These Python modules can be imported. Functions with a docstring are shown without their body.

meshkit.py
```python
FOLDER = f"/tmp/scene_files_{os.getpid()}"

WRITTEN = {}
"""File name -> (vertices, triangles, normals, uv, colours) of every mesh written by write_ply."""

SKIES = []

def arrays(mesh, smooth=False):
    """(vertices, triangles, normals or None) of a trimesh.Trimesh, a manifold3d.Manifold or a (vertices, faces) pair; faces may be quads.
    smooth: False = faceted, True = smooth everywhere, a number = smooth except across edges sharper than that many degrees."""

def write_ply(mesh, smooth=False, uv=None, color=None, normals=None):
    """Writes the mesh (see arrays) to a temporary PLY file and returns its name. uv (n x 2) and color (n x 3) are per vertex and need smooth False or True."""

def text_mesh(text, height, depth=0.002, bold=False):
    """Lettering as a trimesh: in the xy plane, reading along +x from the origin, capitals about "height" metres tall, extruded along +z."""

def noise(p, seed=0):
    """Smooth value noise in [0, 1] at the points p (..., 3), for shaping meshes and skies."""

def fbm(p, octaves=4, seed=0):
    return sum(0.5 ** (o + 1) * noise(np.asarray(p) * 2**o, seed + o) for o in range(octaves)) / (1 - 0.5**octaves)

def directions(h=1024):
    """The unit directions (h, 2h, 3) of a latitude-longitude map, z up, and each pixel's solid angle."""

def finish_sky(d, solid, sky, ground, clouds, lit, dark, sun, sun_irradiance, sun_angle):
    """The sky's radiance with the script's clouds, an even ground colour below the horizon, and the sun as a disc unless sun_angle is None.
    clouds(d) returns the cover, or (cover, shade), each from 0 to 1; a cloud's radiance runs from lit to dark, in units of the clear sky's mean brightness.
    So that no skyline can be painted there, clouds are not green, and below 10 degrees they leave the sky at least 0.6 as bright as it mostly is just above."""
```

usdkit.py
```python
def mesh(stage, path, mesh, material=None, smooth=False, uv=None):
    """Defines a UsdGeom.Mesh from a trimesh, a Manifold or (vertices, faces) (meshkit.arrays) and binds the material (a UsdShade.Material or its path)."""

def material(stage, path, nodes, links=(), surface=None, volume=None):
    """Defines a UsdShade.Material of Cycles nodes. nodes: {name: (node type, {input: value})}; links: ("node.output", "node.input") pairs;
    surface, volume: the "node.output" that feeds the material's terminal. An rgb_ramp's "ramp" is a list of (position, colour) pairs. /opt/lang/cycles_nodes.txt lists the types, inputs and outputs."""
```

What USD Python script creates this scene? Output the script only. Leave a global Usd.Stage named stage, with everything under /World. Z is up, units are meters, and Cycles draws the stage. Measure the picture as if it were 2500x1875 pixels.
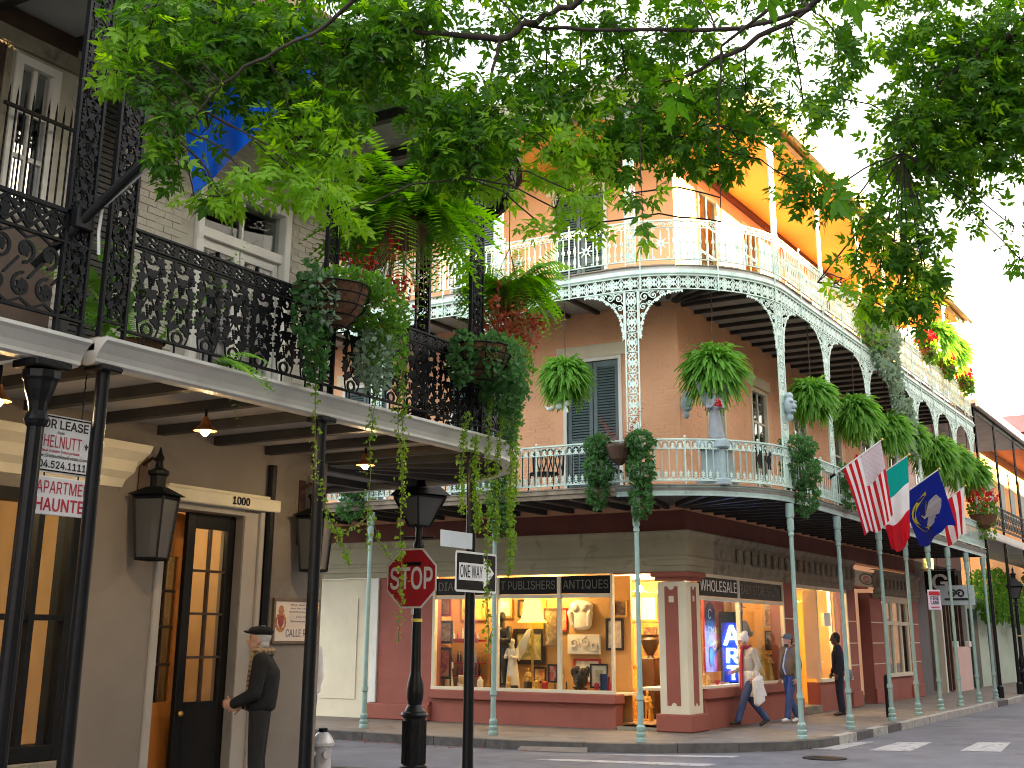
import math, random
import numpy as np, trimesh, usdkit, meshkit
from pxr import Usd, UsdGeom, UsdLux, UsdShade, Gf, Sdf
from scipy.spatial import ConvexHull
from shapely.geometry import LineString, Polygon, Point, box as sbox
from shapely.ops import unary_union
from shapely import affinity

stage = Usd.Stage.CreateInMemory()
UsdGeom.SetStageUpAxis(stage, 'Z'); UsdGeom.SetStageMetersPerUnit(stage, 1.0)
UsdGeom.Xform.Define(stage, '/World'); UsdGeom.Scope.Define(stage, '/World/Looks')
rng = np.random.default_rng(11)
PI = math.pi

# ---------------------------------------------------------------- camera, sky, sun
EXPOSURE = 3.92
SUN_EL, SUN_AZ = math.radians(8.0), math.radians(-60.0)          # azimuth measured from +x towards +y
cam = UsdGeom.Camera.Define(stage, '/World/camera')
_pitch, _yaw, _roll = .28308, .53449, .00543
_f = np.array([math.cos(_yaw)*math.cos(_pitch), math.sin(_yaw)*math.cos(_pitch), math.sin(_pitch)])
_r0 = np.array([math.sin(_yaw), -math.cos(_yaw), 0]); _u0 = np.cross(_r0, _f)
_r = math.cos(_roll)*_r0 + math.sin(_roll)*_u0; _u = -math.sin(_roll)*_r0 + math.cos(_roll)*_u0
cam.AddTransformOp().Set(Gf.Matrix4d(*_r, 0, *_u, 0, *(-_f), 0, 0, 0, 1.75, 1))
cam.CreateHorizontalApertureAttr(36.0); cam.CreateVerticalApertureAttr(27.0)
cam.CreateFocalLengthAttr(36.0*3042.3/2500)
cam.CreateHorizontalApertureOffsetAttr(0.0); cam.CreateVerticalApertureOffsetAttr(-36.0*(937.5-668.6)/2500)
cam.CreateClippingRangeAttr(Gf.Vec2f(.1, 3000)); cam.CreateExposureAttr(EXPOSURE)
sun_dir = np.array([math.cos(SUN_EL)*math.cos(SUN_AZ), math.cos(SUN_EL)*math.sin(SUN_AZ), math.sin(SUN_EL)])
sun = UsdLux.DistantLight.Define(stage, '/World/sun')
sun.CreateIntensityAttr(1.25); sun.CreateAngleAttr(.5); sun.CreateColorAttr(Gf.Vec3f(1, .66, .27)); sun.CreateNormalizeAttr(True)
_z = sun_dir; _x = np.cross([0, 0, 1], _z); _x /= np.linalg.norm(_x); _y = np.cross(_z, _x)
sun.AddTransformOp().Set(Gf.Matrix4d(*_x, 0, *_y, 0, *_z, 0, 0, 0, 0, 1))
skym = usdkit.material(stage, '/World/Looks/sky', {
    's': ('sky_texture', {'sky_type': 'single_scattering', 'sun_disc': False, 'sun_elevation': SUN_EL, 'sun_rotation': math.atan2(sun_dir[0], sun_dir[1]), 'altitude': 20.0, 'aerosol_density': 2.0}),
    'tc': ('texture_coordinate', {}), 'n': ('noise_texture', {'scale': 2.2, 'detail': 5.0}),
    'r': ('rgb_ramp', {'ramp': [(0, (.35, .35, .35)), (.45, (.5, .5, .5)), (.7, (.85, .85, .85))]}),
    'm': ('mix', {'color2': (5.45, 5.2, 4.85)}),
    'b': ('background_shader', {'strength': .0505})},
    [('tc.generated', 'n.vector'), ('n.fac', 'r.fac'), ('r.color', 'm.fac'), ('s.color', 'm.color1'), ('m.color', 'b.color')], surface='b.background')
dome = UsdLux.DomeLight.Define(stage, '/World/sky'); dome.CreateIntensityAttr(1.0)
UsdShade.MaterialBindingAPI.Apply(dome.GetPrim()).Bind(skym)
dome.GetPrim().SetCustomDataByKey('kind', 'structure'); dome.GetPrim().SetCustomDataByKey('label', 'pale evening sky')

# ---------------------------------------------------------------- materials
MATS = {}
def mat(name, col, rough=.6, var=.12, scale=3.0, bump=0.0, bscale=30.0, metallic=0.0, col2=None, transl=0.0, spec=.4, detail=4.0, dist=.01, stain=None, alt=0.0):
    """painted / mineral surface: two-scale colour variation, fine relief, optional stains of its own colour"""
    if name in MATS: return MATS[name]
    c = np.array(col, float); a = c*(1-var) if col2 is None else np.array(col2, float); b = np.clip(c*(1+var), 0, .95) if col2 is None else c
    N = {'g': ('geometry', {}), 'n': ('noise_texture', {'scale': scale, 'detail': detail, 'roughness': .6}),
         'r': ('rgb_ramp', {'ramp': [(.3, tuple(a)), (.7, tuple(b))]}),
         'p': ('principled_bsdf', {'roughness': rough, 'metallic': metallic, 'specular_ior_level': spec})}
    L = [('g.position', 'n.vector'), ('n.fac', 'r.fac')]
    out = 'r.color'
    if stain is not None:
        N['n2'] = ('noise_texture', {'scale': stain[1], 'detail': 6.0, 'roughness': .65, 'distortion': .6}); N['r2'] = ('rgb_ramp', {'ramp': [(stain[2], (0, 0, 0)), (stain[2]+.16, (1, 1, 1))]})
        N['mx'] = ('mix', {'color2': tuple(stain[0])}); L += [('g.position', 'n2.vector'), ('n2.fac', 'r2.fac'), ('r2.color', 'mx.fac'), (out, 'mx.color1')]; out = 'mx.color'
    if alt:
        N['h'] = ('hsv', {}); N['mr'] = ('map_range', {'from_min': 0.0, 'from_max': 1.0, 'to_min': 1-alt, 'to_max': 1+alt})
        L += [('g.random_per_island', 'mr.value'), ('mr.result', 'h.value'), (out, 'h.color')]; out = 'h.color'
    L.append((out, 'p.base_color'))
    if bump:
        N['bn'] = ('noise_texture', {'scale': bscale, 'detail': 5.0}); N['bp'] = ('bump', {'strength': bump, 'distance': dist})
        L += [('g.position', 'bn.vector'), ('bn.fac', 'bp.height'), ('bp.normal', 'p.normal')]
    surf = 'p.BSDF'
    if transl:
        N['t'] = ('translucent_bsdf', {}); N['mc'] = ('mix_closure', {'fac': transl}); N['hs'] = ('hsv', {'saturation': 1.12, 'value': 1.5})
        L += [(out, 'hs.color'), ('hs.color', 't.color'), ('p.BSDF', 'mc.closure1'), ('t.BSDF', 'mc.closure2')]; surf = 'mc.closure'
    MATS[name] = usdkit.material(stage, '/World/Looks/'+name, N, L, surface=surf); return MATS[name]
def leaf(name, c1, c2, transl=.45, rough=.5, hue=.0):
    """leaves: each leaf its own tone, light passing through"""
    if name in MATS: return MATS[name]
    N = {'g': ('geometry', {}), 'r': ('rgb_ramp', {'ramp': [(0, c1), (1, c2)]}), 'p': ('principled_bsdf', {'roughness': rough, 'specular_ior_level': .3}),
         'h': ('hsv', {'hue': .487, 'saturation': 1.1, 'value': 1.7}), 't': ('translucent_bsdf', {}), 'mc': ('mix_closure', {'fac': transl})}
    L = [('g.random_per_island', 'r.fac'), ('r.color', 'p.base_color'), ('r.color', 'h.color'), ('h.color', 't.color'), ('p.BSDF', 'mc.closure1'), ('t.BSDF', 'mc.closure2')]
    MATS[name] = usdkit.material(stage, '/World/Looks/'+name, N, L, surface='mc.closure'); return MATS[name]
def glow(name, col, strength):
    if name in MATS: return MATS[name]
    MATS[name] = usdkit.material(stage, '/World/Looks/'+name, {'e': ('emission', {'color': tuple(col), 'strength': strength})}, [], surface='e.emission'); return MATS[name]
def pane(name, tint=(.9, .93, .93), ior=1.5, rough=.02):
    if name in MATS: return MATS[name]
    MATS[name] = usdkit.material(stage, '/World/Looks/'+name, {'t': ('transparent_bsdf', {'color': tint}), 'g': ('glossy_bsdf', {'color': (.9, .9, .9), 'roughness': rough}), 'f': ('layer_weight', {'blend': .5}), 'q': ('math', {'math_type': 'power', 'value2': 4.0}), 'a': ('math', {'math_type': 'multiply_add', 'value2': .5, 'value3': .015 if ior < 2 else .12 if ior < 3 else .5}), 'm': ('mix_closure', {})},
        [('f.facing', 'q.value1'), ('q.value', 'a.value1'), ('a.value', 'm.fac'), ('t.BSDF', 'm.closure1'), ('g.BSDF', 'm.closure2')], surface='m.closure'); return MATS[name]

salmon = mat('salmon_paint', (.75, .41, .24), .75, .08, 1.2, .25, 60, stain=((.54, .27, .18), .9, .62))
ceil_orange = mat('orange_ceiling_paint', (.78, .34, .05), .6, .08, .8, .15, 50)
salmon_up = mat('apricot_paint', (.74, .40, .22), .75, .08, .8, .15, 50)
salmon_low = mat('brick_red_paint', (.29, .085, .062), .7, .12, 1.5, .25, 60, stain=((.22, .07, .055), 1.6, .6))
darkred = mat('dark_red_boards', (.15, .04, .03), .7, .2, 2, .2, 40)
cream = mat('cream_paint', (.31, .285, .20), .7, .10, 1.2, .2, 40, stain=((.19, .17, .12), 2.2, .58))
cream_lt = mat('pale_cream_paint', (.66, .60, .46), .65, .08, 1.6, .15, 40)
cream_dirty = mat('weathered_cream_stone', (.25, .22, .165), .85, .25, 3, .6, 25, stain=((.12, .105, .085), 3.0, .52))
whitep = mat('white_paint', (.70, .69, .65), .5, .08, 3, .12, 40, stain=((.45, .43, .38), 3.0, .66))
verd = mat('verdigris_iron', (.46, .60, .55), .5, .18, 5, .3, 60, stain=((.22, .20, .15), 9.0, .68))
verd_post = mat('grey_green_post_paint', (.24, .36, .34), .4, .15, 4, .2, 60, stain=((.10, .11, .09), 8.0, .66))
greyblue = mat('grey_green_fascia', (.27, .36, .34), .55, .2, 3, .3, 30, stain=((.06, .055, .04), 3.5, .60))
iron = mat('black_iron', (.006, .007, .009), .5, .3, 8, .3, 60, spec=.18)
iron_post = mat('black_post_paint', (.005, .0055, .007), .36, .3, 6, .3, 25, spec=.22)
shutter_m = mat('slate_green_shutter', (.10, .145, .155), .55, .12, 3, .1, 40)
shutter_lt = mat('pale_blue_green_shutter', (.26, .36, .38), .55, .12, 3, .1, 40)
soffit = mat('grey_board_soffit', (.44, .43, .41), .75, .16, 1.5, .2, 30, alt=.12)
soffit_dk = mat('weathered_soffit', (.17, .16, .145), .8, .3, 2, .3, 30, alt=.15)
beam_dk = mat('dark_beam', (.035, .033, .032), .6, .25, 3, .2, 30)
deck = mat('weathered_deck', (.20, .17, .13), .85, .35, 4, .5, 30)
fascia_a = mat('pale_grey_fascia', (.60, .60, .575), .5, .10, 1.5, .2, 25, stain=((.34, .33, .31), 2.5, .62))
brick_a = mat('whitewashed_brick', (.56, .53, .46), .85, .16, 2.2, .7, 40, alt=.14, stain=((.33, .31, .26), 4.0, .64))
mortar_a = mat('pale_mortar', (.43, .41, .35), .9, .15, 4, .5, 40)
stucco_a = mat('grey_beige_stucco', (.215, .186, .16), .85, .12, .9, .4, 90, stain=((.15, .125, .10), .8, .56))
brick_b = mat('painted_salmon_brick', (.75, .41, .24), .75, .08, 1.2, .3, 50, alt=.035, stain=((.54, .27, .18), .9, .62))
asphalt = mat('asphalt', (.118, .12, .145), .8, .22, 1.3, .7, 140, stain=((.058, .06, .07), .55, .55), dist=.006)
paving = mat('sidewalk_concrete', (.20, .17, .148), .85, .18, 1.7, .5, 60, stain=((.12, .10, .09), 1.3, .55), alt=.05)
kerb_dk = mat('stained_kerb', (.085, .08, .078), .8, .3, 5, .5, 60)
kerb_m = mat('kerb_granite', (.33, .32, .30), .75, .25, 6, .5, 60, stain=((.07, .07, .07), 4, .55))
roadpaint = mat('worn_road_paint', (.36, .36, .38), .75, .2, 6, .4, 80, stain=((.14, .14, .16), 7, .50))
glassm = pane('window_glass'); glass_dk = pane('reflective_glass', (.55, .6, .6), 2.2); glass_sky = pane('old_window_glass', (.6, .62, .62), 3.5)
black_sign = mat('black_sign_panel', (.007, .007, .008), .4, .2, 6, spec=.15)
pot_m = mat('coco_liner', (.13, .065, .035), .95, .4, 22, .9, 60)
wood_dark = mat('dark_wood', (.05, .028, .018), .5, .3, 5, .2, 30)
orange_door = mat('orange_stained_wood', (.50, .17, .03), .45, .15, 2.5, .2, 30)
gold = mat('gilt_frame', (.55, .33, .09), .35, .2, 8, .4, 50, metallic=.6)

# ---------------------------------------------------------------- mesh builder
_hullcache = {}
class M:
    def __init__(s): s.v = []; s.f = []; s.n = 0
    def add(s, v, f):
        v = np.asarray(v, float); f = np.asarray(f, int)
        if len(f) and f.shape[1] == 4: f = np.vstack([f[:, [0, 1, 2]], f[:, [0, 2, 3]]])
        s.v.append(v); s.f.append(f+s.n); s.n += len(v); return s
    def tri(s, tm): return s.add(tm.vertices, tm.faces)
    def box(s, x0, x1, y0, y1, z0, z1, c=0.0):
        x0, x1 = min(x0, x1), max(x0, x1); y0, y1 = min(y0, y1), max(y0, y1); z0, z1 = min(z0, z1), max(z0, z1)
        return s.obox(((x0+x1)/2, (y0+y1)/2, (z0+z1)/2), (1, 0, 0), (0, 1, 0), (x1-x0)/2, (y1-y0)/2, (z1-z0)/2, c)
    def obox(s, ctr, ax, ay, hx, hy, hz, c=0.0):
        ax = np.array(ax, float); ay = np.array(ay, float); ax /= np.linalg.norm(ax); ay = ay-ax*(ay@ax); ay /= np.linalg.norm(ay); az = np.cross(ax, ay)
        B = np.array([ax, ay, az])
        sg = np.array([[i, j, k] for i in (-1, 1) for j in (-1, 1) for k in (-1, 1)], float)
        if c <= 0:
            p = sg*[hx, hy, hz]; key = 8
        else:
            c = min(c, .45*min(hx, hy, hz)*2)
            p = np.vstack([sg*[hx-c, hy-c, hz], sg*[hx-c, hy, hz-c], sg*[hx, hy-c, hz-c]]); key = 24
        if key not in _hullcache:
            q = sg if key == 8 else np.vstack([sg*[.8, .8, 1], sg*[.8, 1, .8], sg*[1, .8, .8]])
            h = ConvexHull(q); F = h.simplices.copy()
            for i, t in enumerate(F):
                a, b, d = q[t]
                if np.cross(b-a, d-a) @ (a+b+d) < 0: F[i] = t[::-1]
            _hullcache[key] = F
        return s.add(p@B+np.array(ctr), _hullcache[key])
    def tube(s, pts, r, n=6, cap=True):
        p = np.asarray(pts, float); m = len(p); r = np.broadcast_to(np.asarray(r, float), (m,))
        d = np.gradient(p, axis=0); d /= np.maximum(np.linalg.norm(d, axis=1, keepdims=True), 1e-9)
        up = np.array([0, 0, 1.]) if abs(d[0, 2]) < .9 else np.array([1., 0, 0])
        a = np.cross(d[0], up); a /= np.linalg.norm(a); V = []
        for i in range(m):
            a = a-d[i]*(a@d[i]); a /= max(np.linalg.norm(a), 1e-9); b = np.cross(d[i], a)
            t = np.arange(n)/n*2*PI
            V.append(p[i]+r[i]*(np.cos(t)[:, None]*a+np.sin(t)[:, None]*b))
        V = np.vstack(V); F = []
        for i in range(m-1):
            for k in range(n):
                k2 = (k+1) % n; F.append([i*n+k, i*n+k2, (i+1)*n+k2, (i+1)*n+k])
        s.add(V, F)
        if cap and n > 2:
            s.add(V[:n], [[0, k+1, k] for k in range(1, n-1)]); s.add(V[-n:], [[0, k, k+1] for k in range(1, n-1)])
        return s
    def lathe(s, prof, ctr=(0, 0, 0), n=12, a0=0.0, cap=True):
        prof = np.asarray(prof, float); m = len(prof); t = a0+np.arange(n)/n*2*PI
        V = np.array([[r*math.cos(a), r*math.sin(a), z] for r, z in prof for a in t])+np.array(ctr)
        F = [[i*n+k, i*n+(k+1) % n, (i+1)*n+(k+1) % n, (i+1)*n+k] for i in range(m-1) for k in range(n)]
        s.add(V, F)
        if cap:
            s.add(V[:n], [[0, k+1, k] for k in range(1, n-1)]); s.add(V[-n:], [[0, k, k+1] for k in range(1, n-1)])
        return s
    def ball(s, c, r, sub=1):
        b = trimesh.creation.icosphere(sub, 1.0); return s.add(b.vertices*np.asarray(r)+np.asarray(c), b.faces)
    def ext(s, shape, t, fn=None):
        """extrude a shapely shape (u, v) by thickness t (w from 0 to t); fn maps (u, v, w) arrays to points"""
        for g in getattr(shape, 'geoms', [shape]):
            if g.is_empty or g.geom_type != 'Polygon' or g.area < 1e-7: continue
            e = trimesh.creation.extrude_polygon(g, t, engine='earcut'); v = np.array(e.vertices)
            s.add(fn(v) if fn else v, e.faces)
        return s
    def quad(s, a, b, c, d): return s.add([a, b, c, d], [[0, 1, 2, 3]])
    def grid(s, P):
        P = np.asarray(P, float); n, m = P.shape[:2]
        F = [[i*m+j, (i+1)*m+j, (i+1)*m+j+1, i*m+j+1] for i in range(n-1) for j in range(m-1)]
        return s.add(P.reshape(-1, 3), F)
    def get(s): return (np.vstack(s.v), np.vstack(s.f)) if s.v else (np.zeros((0, 3)), np.zeros((0, 3), int))
    def moved(s, off=(0, 0, 0), rz=0.0, sc=1.0):
        v, f = s.get(); c, q = math.cos(rz), math.sin(rz); v = v*sc; v = np.stack([v[:, 0]*c-v[:, 1]*q, v[:, 0]*q+v[:, 1]*c, v[:, 2]], 1)+np.array(off)
        o = M(); o.add(v, f); return o

# ---------------------------------------------------------------- scene builder
_used = {}
def upath(parent, name):
    k = (parent, name); n = _used.get(k, 0); _used[k] = n+1
    return f'{parent}/{name}' if n == 0 else f'{parent}/{name}_{n:03d}'
LOC = {}
def cd(prim, **k):
    for a, b in k.items():
        if b: prim.SetCustomDataByKey(a, b)
def thing(name, label, category, loc=(0, 0, 0), group=None, rz=0.0):
    p = upath('/World', name); x = UsdGeom.Xform.Define(stage, p); x.AddTranslateOp().Set(Gf.Vec3d(*map(float, loc)))
    if rz: x.AddRotateZOp().Set(math.degrees(rz))
    LOC[p] = np.array(loc, float); cd(x.GetPrim(), label=label, category=category, group=group); return p
def put(parent, name, m, material, smooth=False, label=None, kind=None, local=False):
    """one part as one mesh; coordinates are of the world unless local"""
    v, f = m.get() if isinstance(m, M) else (np.asarray(m.vertices), np.asarray(m.faces))
    if len(f) == 0: return None
    p = upath(parent, name)
    if not local:
        root = '/'.join(parent.split('/')[:3]); v = v-LOC.get(root, 0)
    usdkit.mesh(stage, p, (v, f), material, smooth=smooth)
    if label or kind: cd(stage.GetPrimAtPath(p), label=label, kind=kind)
    return p
def solo(name, m, material, label, category, group=None, smooth=False):
    v, f = m.get(); lo = v.min(0); c = np.array([(v[:, 0].min()+v[:, 0].max())/2, (v[:, 1].min()+v[:, 1].max())/2, lo[2]])
    p = upath('/World', name); g = usdkit.mesh(stage, p, (v-c, f), material, smooth=smooth); g.AddTranslateOp().Set(Gf.Vec3d(*c))
    cd(g.GetPrim(), label=label, category=category, group=group); return p
def struct(name, m, material, smooth=False, kind='structure', label=None):
    p = put('/World', name, m, material, smooth); cd(stage.GetPrimAtPath(p), kind=kind, label=label); return p
def dup(src, loc, rz=0.0, label=None, sc=1.0):
    was = stage.GetPrimAtPath(src).GetCustomData(); base = src.split('/')[-1]
    base = base[:-4] if base[-4:-3] == '_' and base[-3:].isdigit() else base
    p = upath('/World', base); x = UsdGeom.Xform.Define(stage, p)
    x.GetPrim().GetReferences().AddInternalReference(src); x.ClearXformOpOrder()
    x.AddTranslateOp(opSuffix='at').Set(Gf.Vec3d(*map(float, loc))); x.AddRotateZOp(opSuffix='turn').Set(math.degrees(rz))
    if np.ndim(sc) or sc != 1.0: x.AddScaleOp(opSuffix='size').Set(Gf.Vec3f(*np.broadcast_to(np.asarray(sc, float), 3).tolist()))
    x.GetPrim().SetInstanceable(True); cd(x.GetPrim(), label=label or was.get('label'), category=was.get('category'), group=was.get('group')); return p
def basis(o, ex, ey, ez):
    o, ex, ey, ez = (np.array(q, float) for q in (o, ex, ey, ez))
    return lambda v: o+v[:, :1]*ex+v[:, 1:2]*ey+v[:, 2:3]*ez
def text(s, h, o, ex, ey, depth=.003, bold=False, fit=None, centre=False):
    """lettering standing at o, reading along ex, up along ey; fit = width it is squeezed to"""
    t = meshkit.text_mesh(s, h, 1.0, bold); v = np.array(t.vertices); w = v[:, 0].max()-v[:, 0].min(); v[:, 0] -= v[:, 0].min()
    if fit: v[:, 0] *= fit/w; w = fit
    if centre: v[:, 0] -= w/2
    ex, ey = np.array(ex, float), np.array(ey, float); ez = np.cross(ex, ey); v[:, 2] *= depth
    return M().add(np.array(o)+v[:, :1]*ex+v[:, 1:2]*ey+v[:, 2:3]*ez, t.faces)
def st(pts, w, cap='round'): return LineString(pts).buffer(w, quad_segs=2, cap_style=cap)
def arc(cx, cy, r, a0, a1, n=10): 
    t = np.linspace(math.radians(a0), math.radians(a1), n); return [(cx+r*math.cos(a), cy+r*math.sin(a)) for a in t]
def spiral(cx, cy, r0, r1, a0, a1, n=18):
    t = np.linspace(0, 1, n); return [(cx+(r0+(r1-r0)*k)*math.cos(math.radians(a0+(a1-a0)*k)), cy+(r0+(r1-r0)*k)*math.sin(math.radians(a0+(a1-a0)*k))) for k in t]
def petal(x0, y0, x1, y1, w):
    d = np.array([x1-x0, y1-y0]); L = np.hypot(*d); d /= L; n = np.array([-d[1], d[0]]); q = [np.array([x0, y0])+d*L*t+n*w*s_*math.sin(PI*t**.8) for s_ in (1, -1) for t in (np.linspace(0, 1, 7) if s_ == 1 else np.linspace(1, 0, 7)[1:-1])]
    return Polygon([tuple(a) for a in q]).buffer(0)
def U(*a): return unary_union(list(a)).simplify(.0016)
def mirror(shape, w): return affinity.scale(shape, -1, 1, origin=(w/2, 0))
class Path:
    """a plan curve of straight runs and arcs; at(s, off) gives points, off > 0 away from the building"""
    def __init__(s, pts):
        s.p = np.array(pts, float); d = np.diff(s.p, axis=0); s.l = np.r_[0, np.cumsum(np.linalg.norm(d, axis=1))]; s.L = s.l[-1]
        t = d/np.linalg.norm(d, axis=1, keepdims=True); s.t = np.vstack([t[:1], (t[:-1]+t[1:])/2, t[-1:]]); s.t /= np.linalg.norm(s.t, axis=1, keepdims=True)
    def at(s, q, off=0.0):
        q = np.asarray(q, float); x = np.stack([np.interp(q, s.l, s.p[:, k]) for k in (0, 1)], -1); t = np.stack([np.interp(q, s.l, s.t[:, k]) for k in (0, 1)], -1)
        t /= np.linalg.norm(t, axis=-1, keepdims=True); n = np.stack([t[..., 1], -t[..., 0]], -1)          # right-hand side of the run
        return x+n*np.asarray(off)[..., None]
    def fn(s, s0, z0, off=0.0): return lambda v: np.c_[s.at(s0+v[:, 0], off+v[:, 2]), z0+v[:, 1]]
    def s_of(s, x, y):
        q = np.linspace(0, s.L, 4000); P = s.at(q); return q[np.argmin(np.hypot(P[:, 0]-x, P[:, 1]-y))]
    def strip(s, s0, s1, o0, o1, z0, z1, step=.35):
        """a solid band along the path"""
        q = np.unique(np.r_[s0, s.l[(s.l > s0+.01) & (s.l < s1-.01)], s1, ]); m = M(); a = s.at(q, o0); b = s.at(q, o1)
        R = np.stack([np.c_[a, np.full(len(q), z0)], np.c_[b, np.full(len(q), z0)], np.c_[b, np.full(len(q), z1)], np.c_[a, np.full(len(q), z1)], np.c_[a, np.full(len(q), z0)]], 1)
        m.grid(R); m.quad(R[0, 0], R[0, 3], R[0, 2], R[0, 1]); m.quad(R[-1, 0], R[-1, 1], R[-1, 2], R[-1, 3]); return m
    def prof(s, s0, s1, prof):
        """a moulding: prof = [(off, z)] swept along the path"""
        q = np.unique(np.r_[s0, s.l[(s.l > s0+.01) & (s.l < s1-.01)], s1]); m = M()
        m.grid(np.stack([np.c_[s.at(q, o), np.full(len(q), z)] for o, z in prof], 1)); return m
def arcpts(c, r, a0, a1, n=14): return [(c[0]+r*math.cos(math.radians(a)), c[1]+r*math.sin(math.radians(a))) for a in np.linspace(a0, a1, n)]
def bricks(parent, plane, pos, u0, u1, z0, z1, holes, material, parts=300, bw=.215, bh=.068, gap=.012, proud=.012, uref=None, ureal=None):
    """a coursed brick face, standing proud of a wall plane ('x' or 'y' at pos, facing minus); nearest ones are parts"""
    out = []; k = 0; z = z0
    while z+bh <= z1+1e-6:
        u = u0-(k % 2)*bw/2
        while u < u1:
            a, b = max(u, u0), min(u+bw-gap, u1)
            if b-a > .03 and not any(h[0] < b and h[1] > a and h[2] < z+bh-gap and h[3] > z for h in holes): out.append((a, b, z, z+bh-gap))
            u += bw
        z += bh; k += 1
    if uref is not None: out.sort(key=lambda q: (q[0]-uref[0])**2+(q[2]-uref[1])**2)
    rest = M()
    for i, (a, b, c, d) in enumerate(out):
        p = proud+rng.uniform(-.004, .004); m = M() if i < parts else rest
        if plane == 'y': m.box(a, b, pos-p, pos, c, d)
        else: m.box(pos-p, pos, a, b, c, d)
        if i < parts: put(parent, 'brick', m, material)
    put(parent, 'brick_courses', rest, material, kind='stuff')
# ---------------------------------------------------------------- setting
def sheet(poly, z): 
    m = M(); t = trimesh.creation.triangulate_polygon(poly, engine='earcut'); m.add(np.c_[t[0], np.full(len(t[0]), z)], t[1]); return m
struct('road', M().add([[-400, -400, 0], [400, -400, 0], [400, 400, 0], [-400, 400, 0]], [[0, 1, 2, 3]]), asphalt)
KB = [(18.42, 60), (18.42, 10.9), (18.72, 9.6), (19.12, 8.62), (19.85, 7.72), (20.75, 7.02), (21.6, 6.74), (22.7, 6.68), (120, 6.68)]
KA = [(-60, 6.45), (12.2, 6.45), (12.9, 6.65), (13.4, 7.1), (13.62, 7.8), (13.66, 60)]
def pavement(name, line, closing):
    p = struct(name, M().ext(Polygon(line+closing).buffer(-.16, join_style=2), .137), paving)
    pa = Path(line); q = 0.0; near = pa.s_of(20, 7.5); n = 0
    while q < pa.L-.3:
        w = rng.uniform(1.0, 1.7); e = min(q+w, pa.L); x, y = pa.at((q+e)/2)
        if -2 < x < 62 and y < 26:
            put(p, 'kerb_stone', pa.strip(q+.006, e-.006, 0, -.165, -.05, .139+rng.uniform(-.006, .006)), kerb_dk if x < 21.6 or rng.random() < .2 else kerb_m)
        q = e
    return p
pavement('pavement', KB, [(120, 60)])
pavement('pavement', KA, [(-60, 60)])
pavement('pavement', [(200, -2.6), (-60, -2.6)], [(-60, -40), (200, -40)])
# kerb ramp, grate and paint
pr_ = M(); pr_.add([[18.30, 10.7, .006], [18.52, 9.55, .006], [18.93, 9.75, .145], [18.72, 10.75, .145]], [[0, 1, 2, 3]]); struct('kerb_ramp', pr_, paving)
def bars(quads, z=.0045):
    m = M()
    for q in quads: m.add([[x, y, z] for x, y in q], [[0, 1, 2, 3]])
    return m
QB = [[(21.16, 7.0), (21.4, 6.42), (23.4, 6.36), (23.07, 6.62)], [(21.53, 5.98), (21.75, 5.36), (23.83, 5.48), (23.5, 5.98)],
      [(19.45, 8.72), (19.66, 8.50), (20.5, 7.26), (20.25, 7.36)], [(18.35, 9.35), (18.62, 9.0), (19.42, 7.36), (19.05, 7.36)], [(17.1, 9.72), (17.42, 9.42), (18.0, 7.2), (17.6, 7.2)], [(22.3, 4.7), (22.5, 4.1), (24.6, 4.3), (24.3, 4.8)]]
for q in QB: struct('crosswalk_bar', bars([q]), roadpaint)
m = M()
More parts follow.
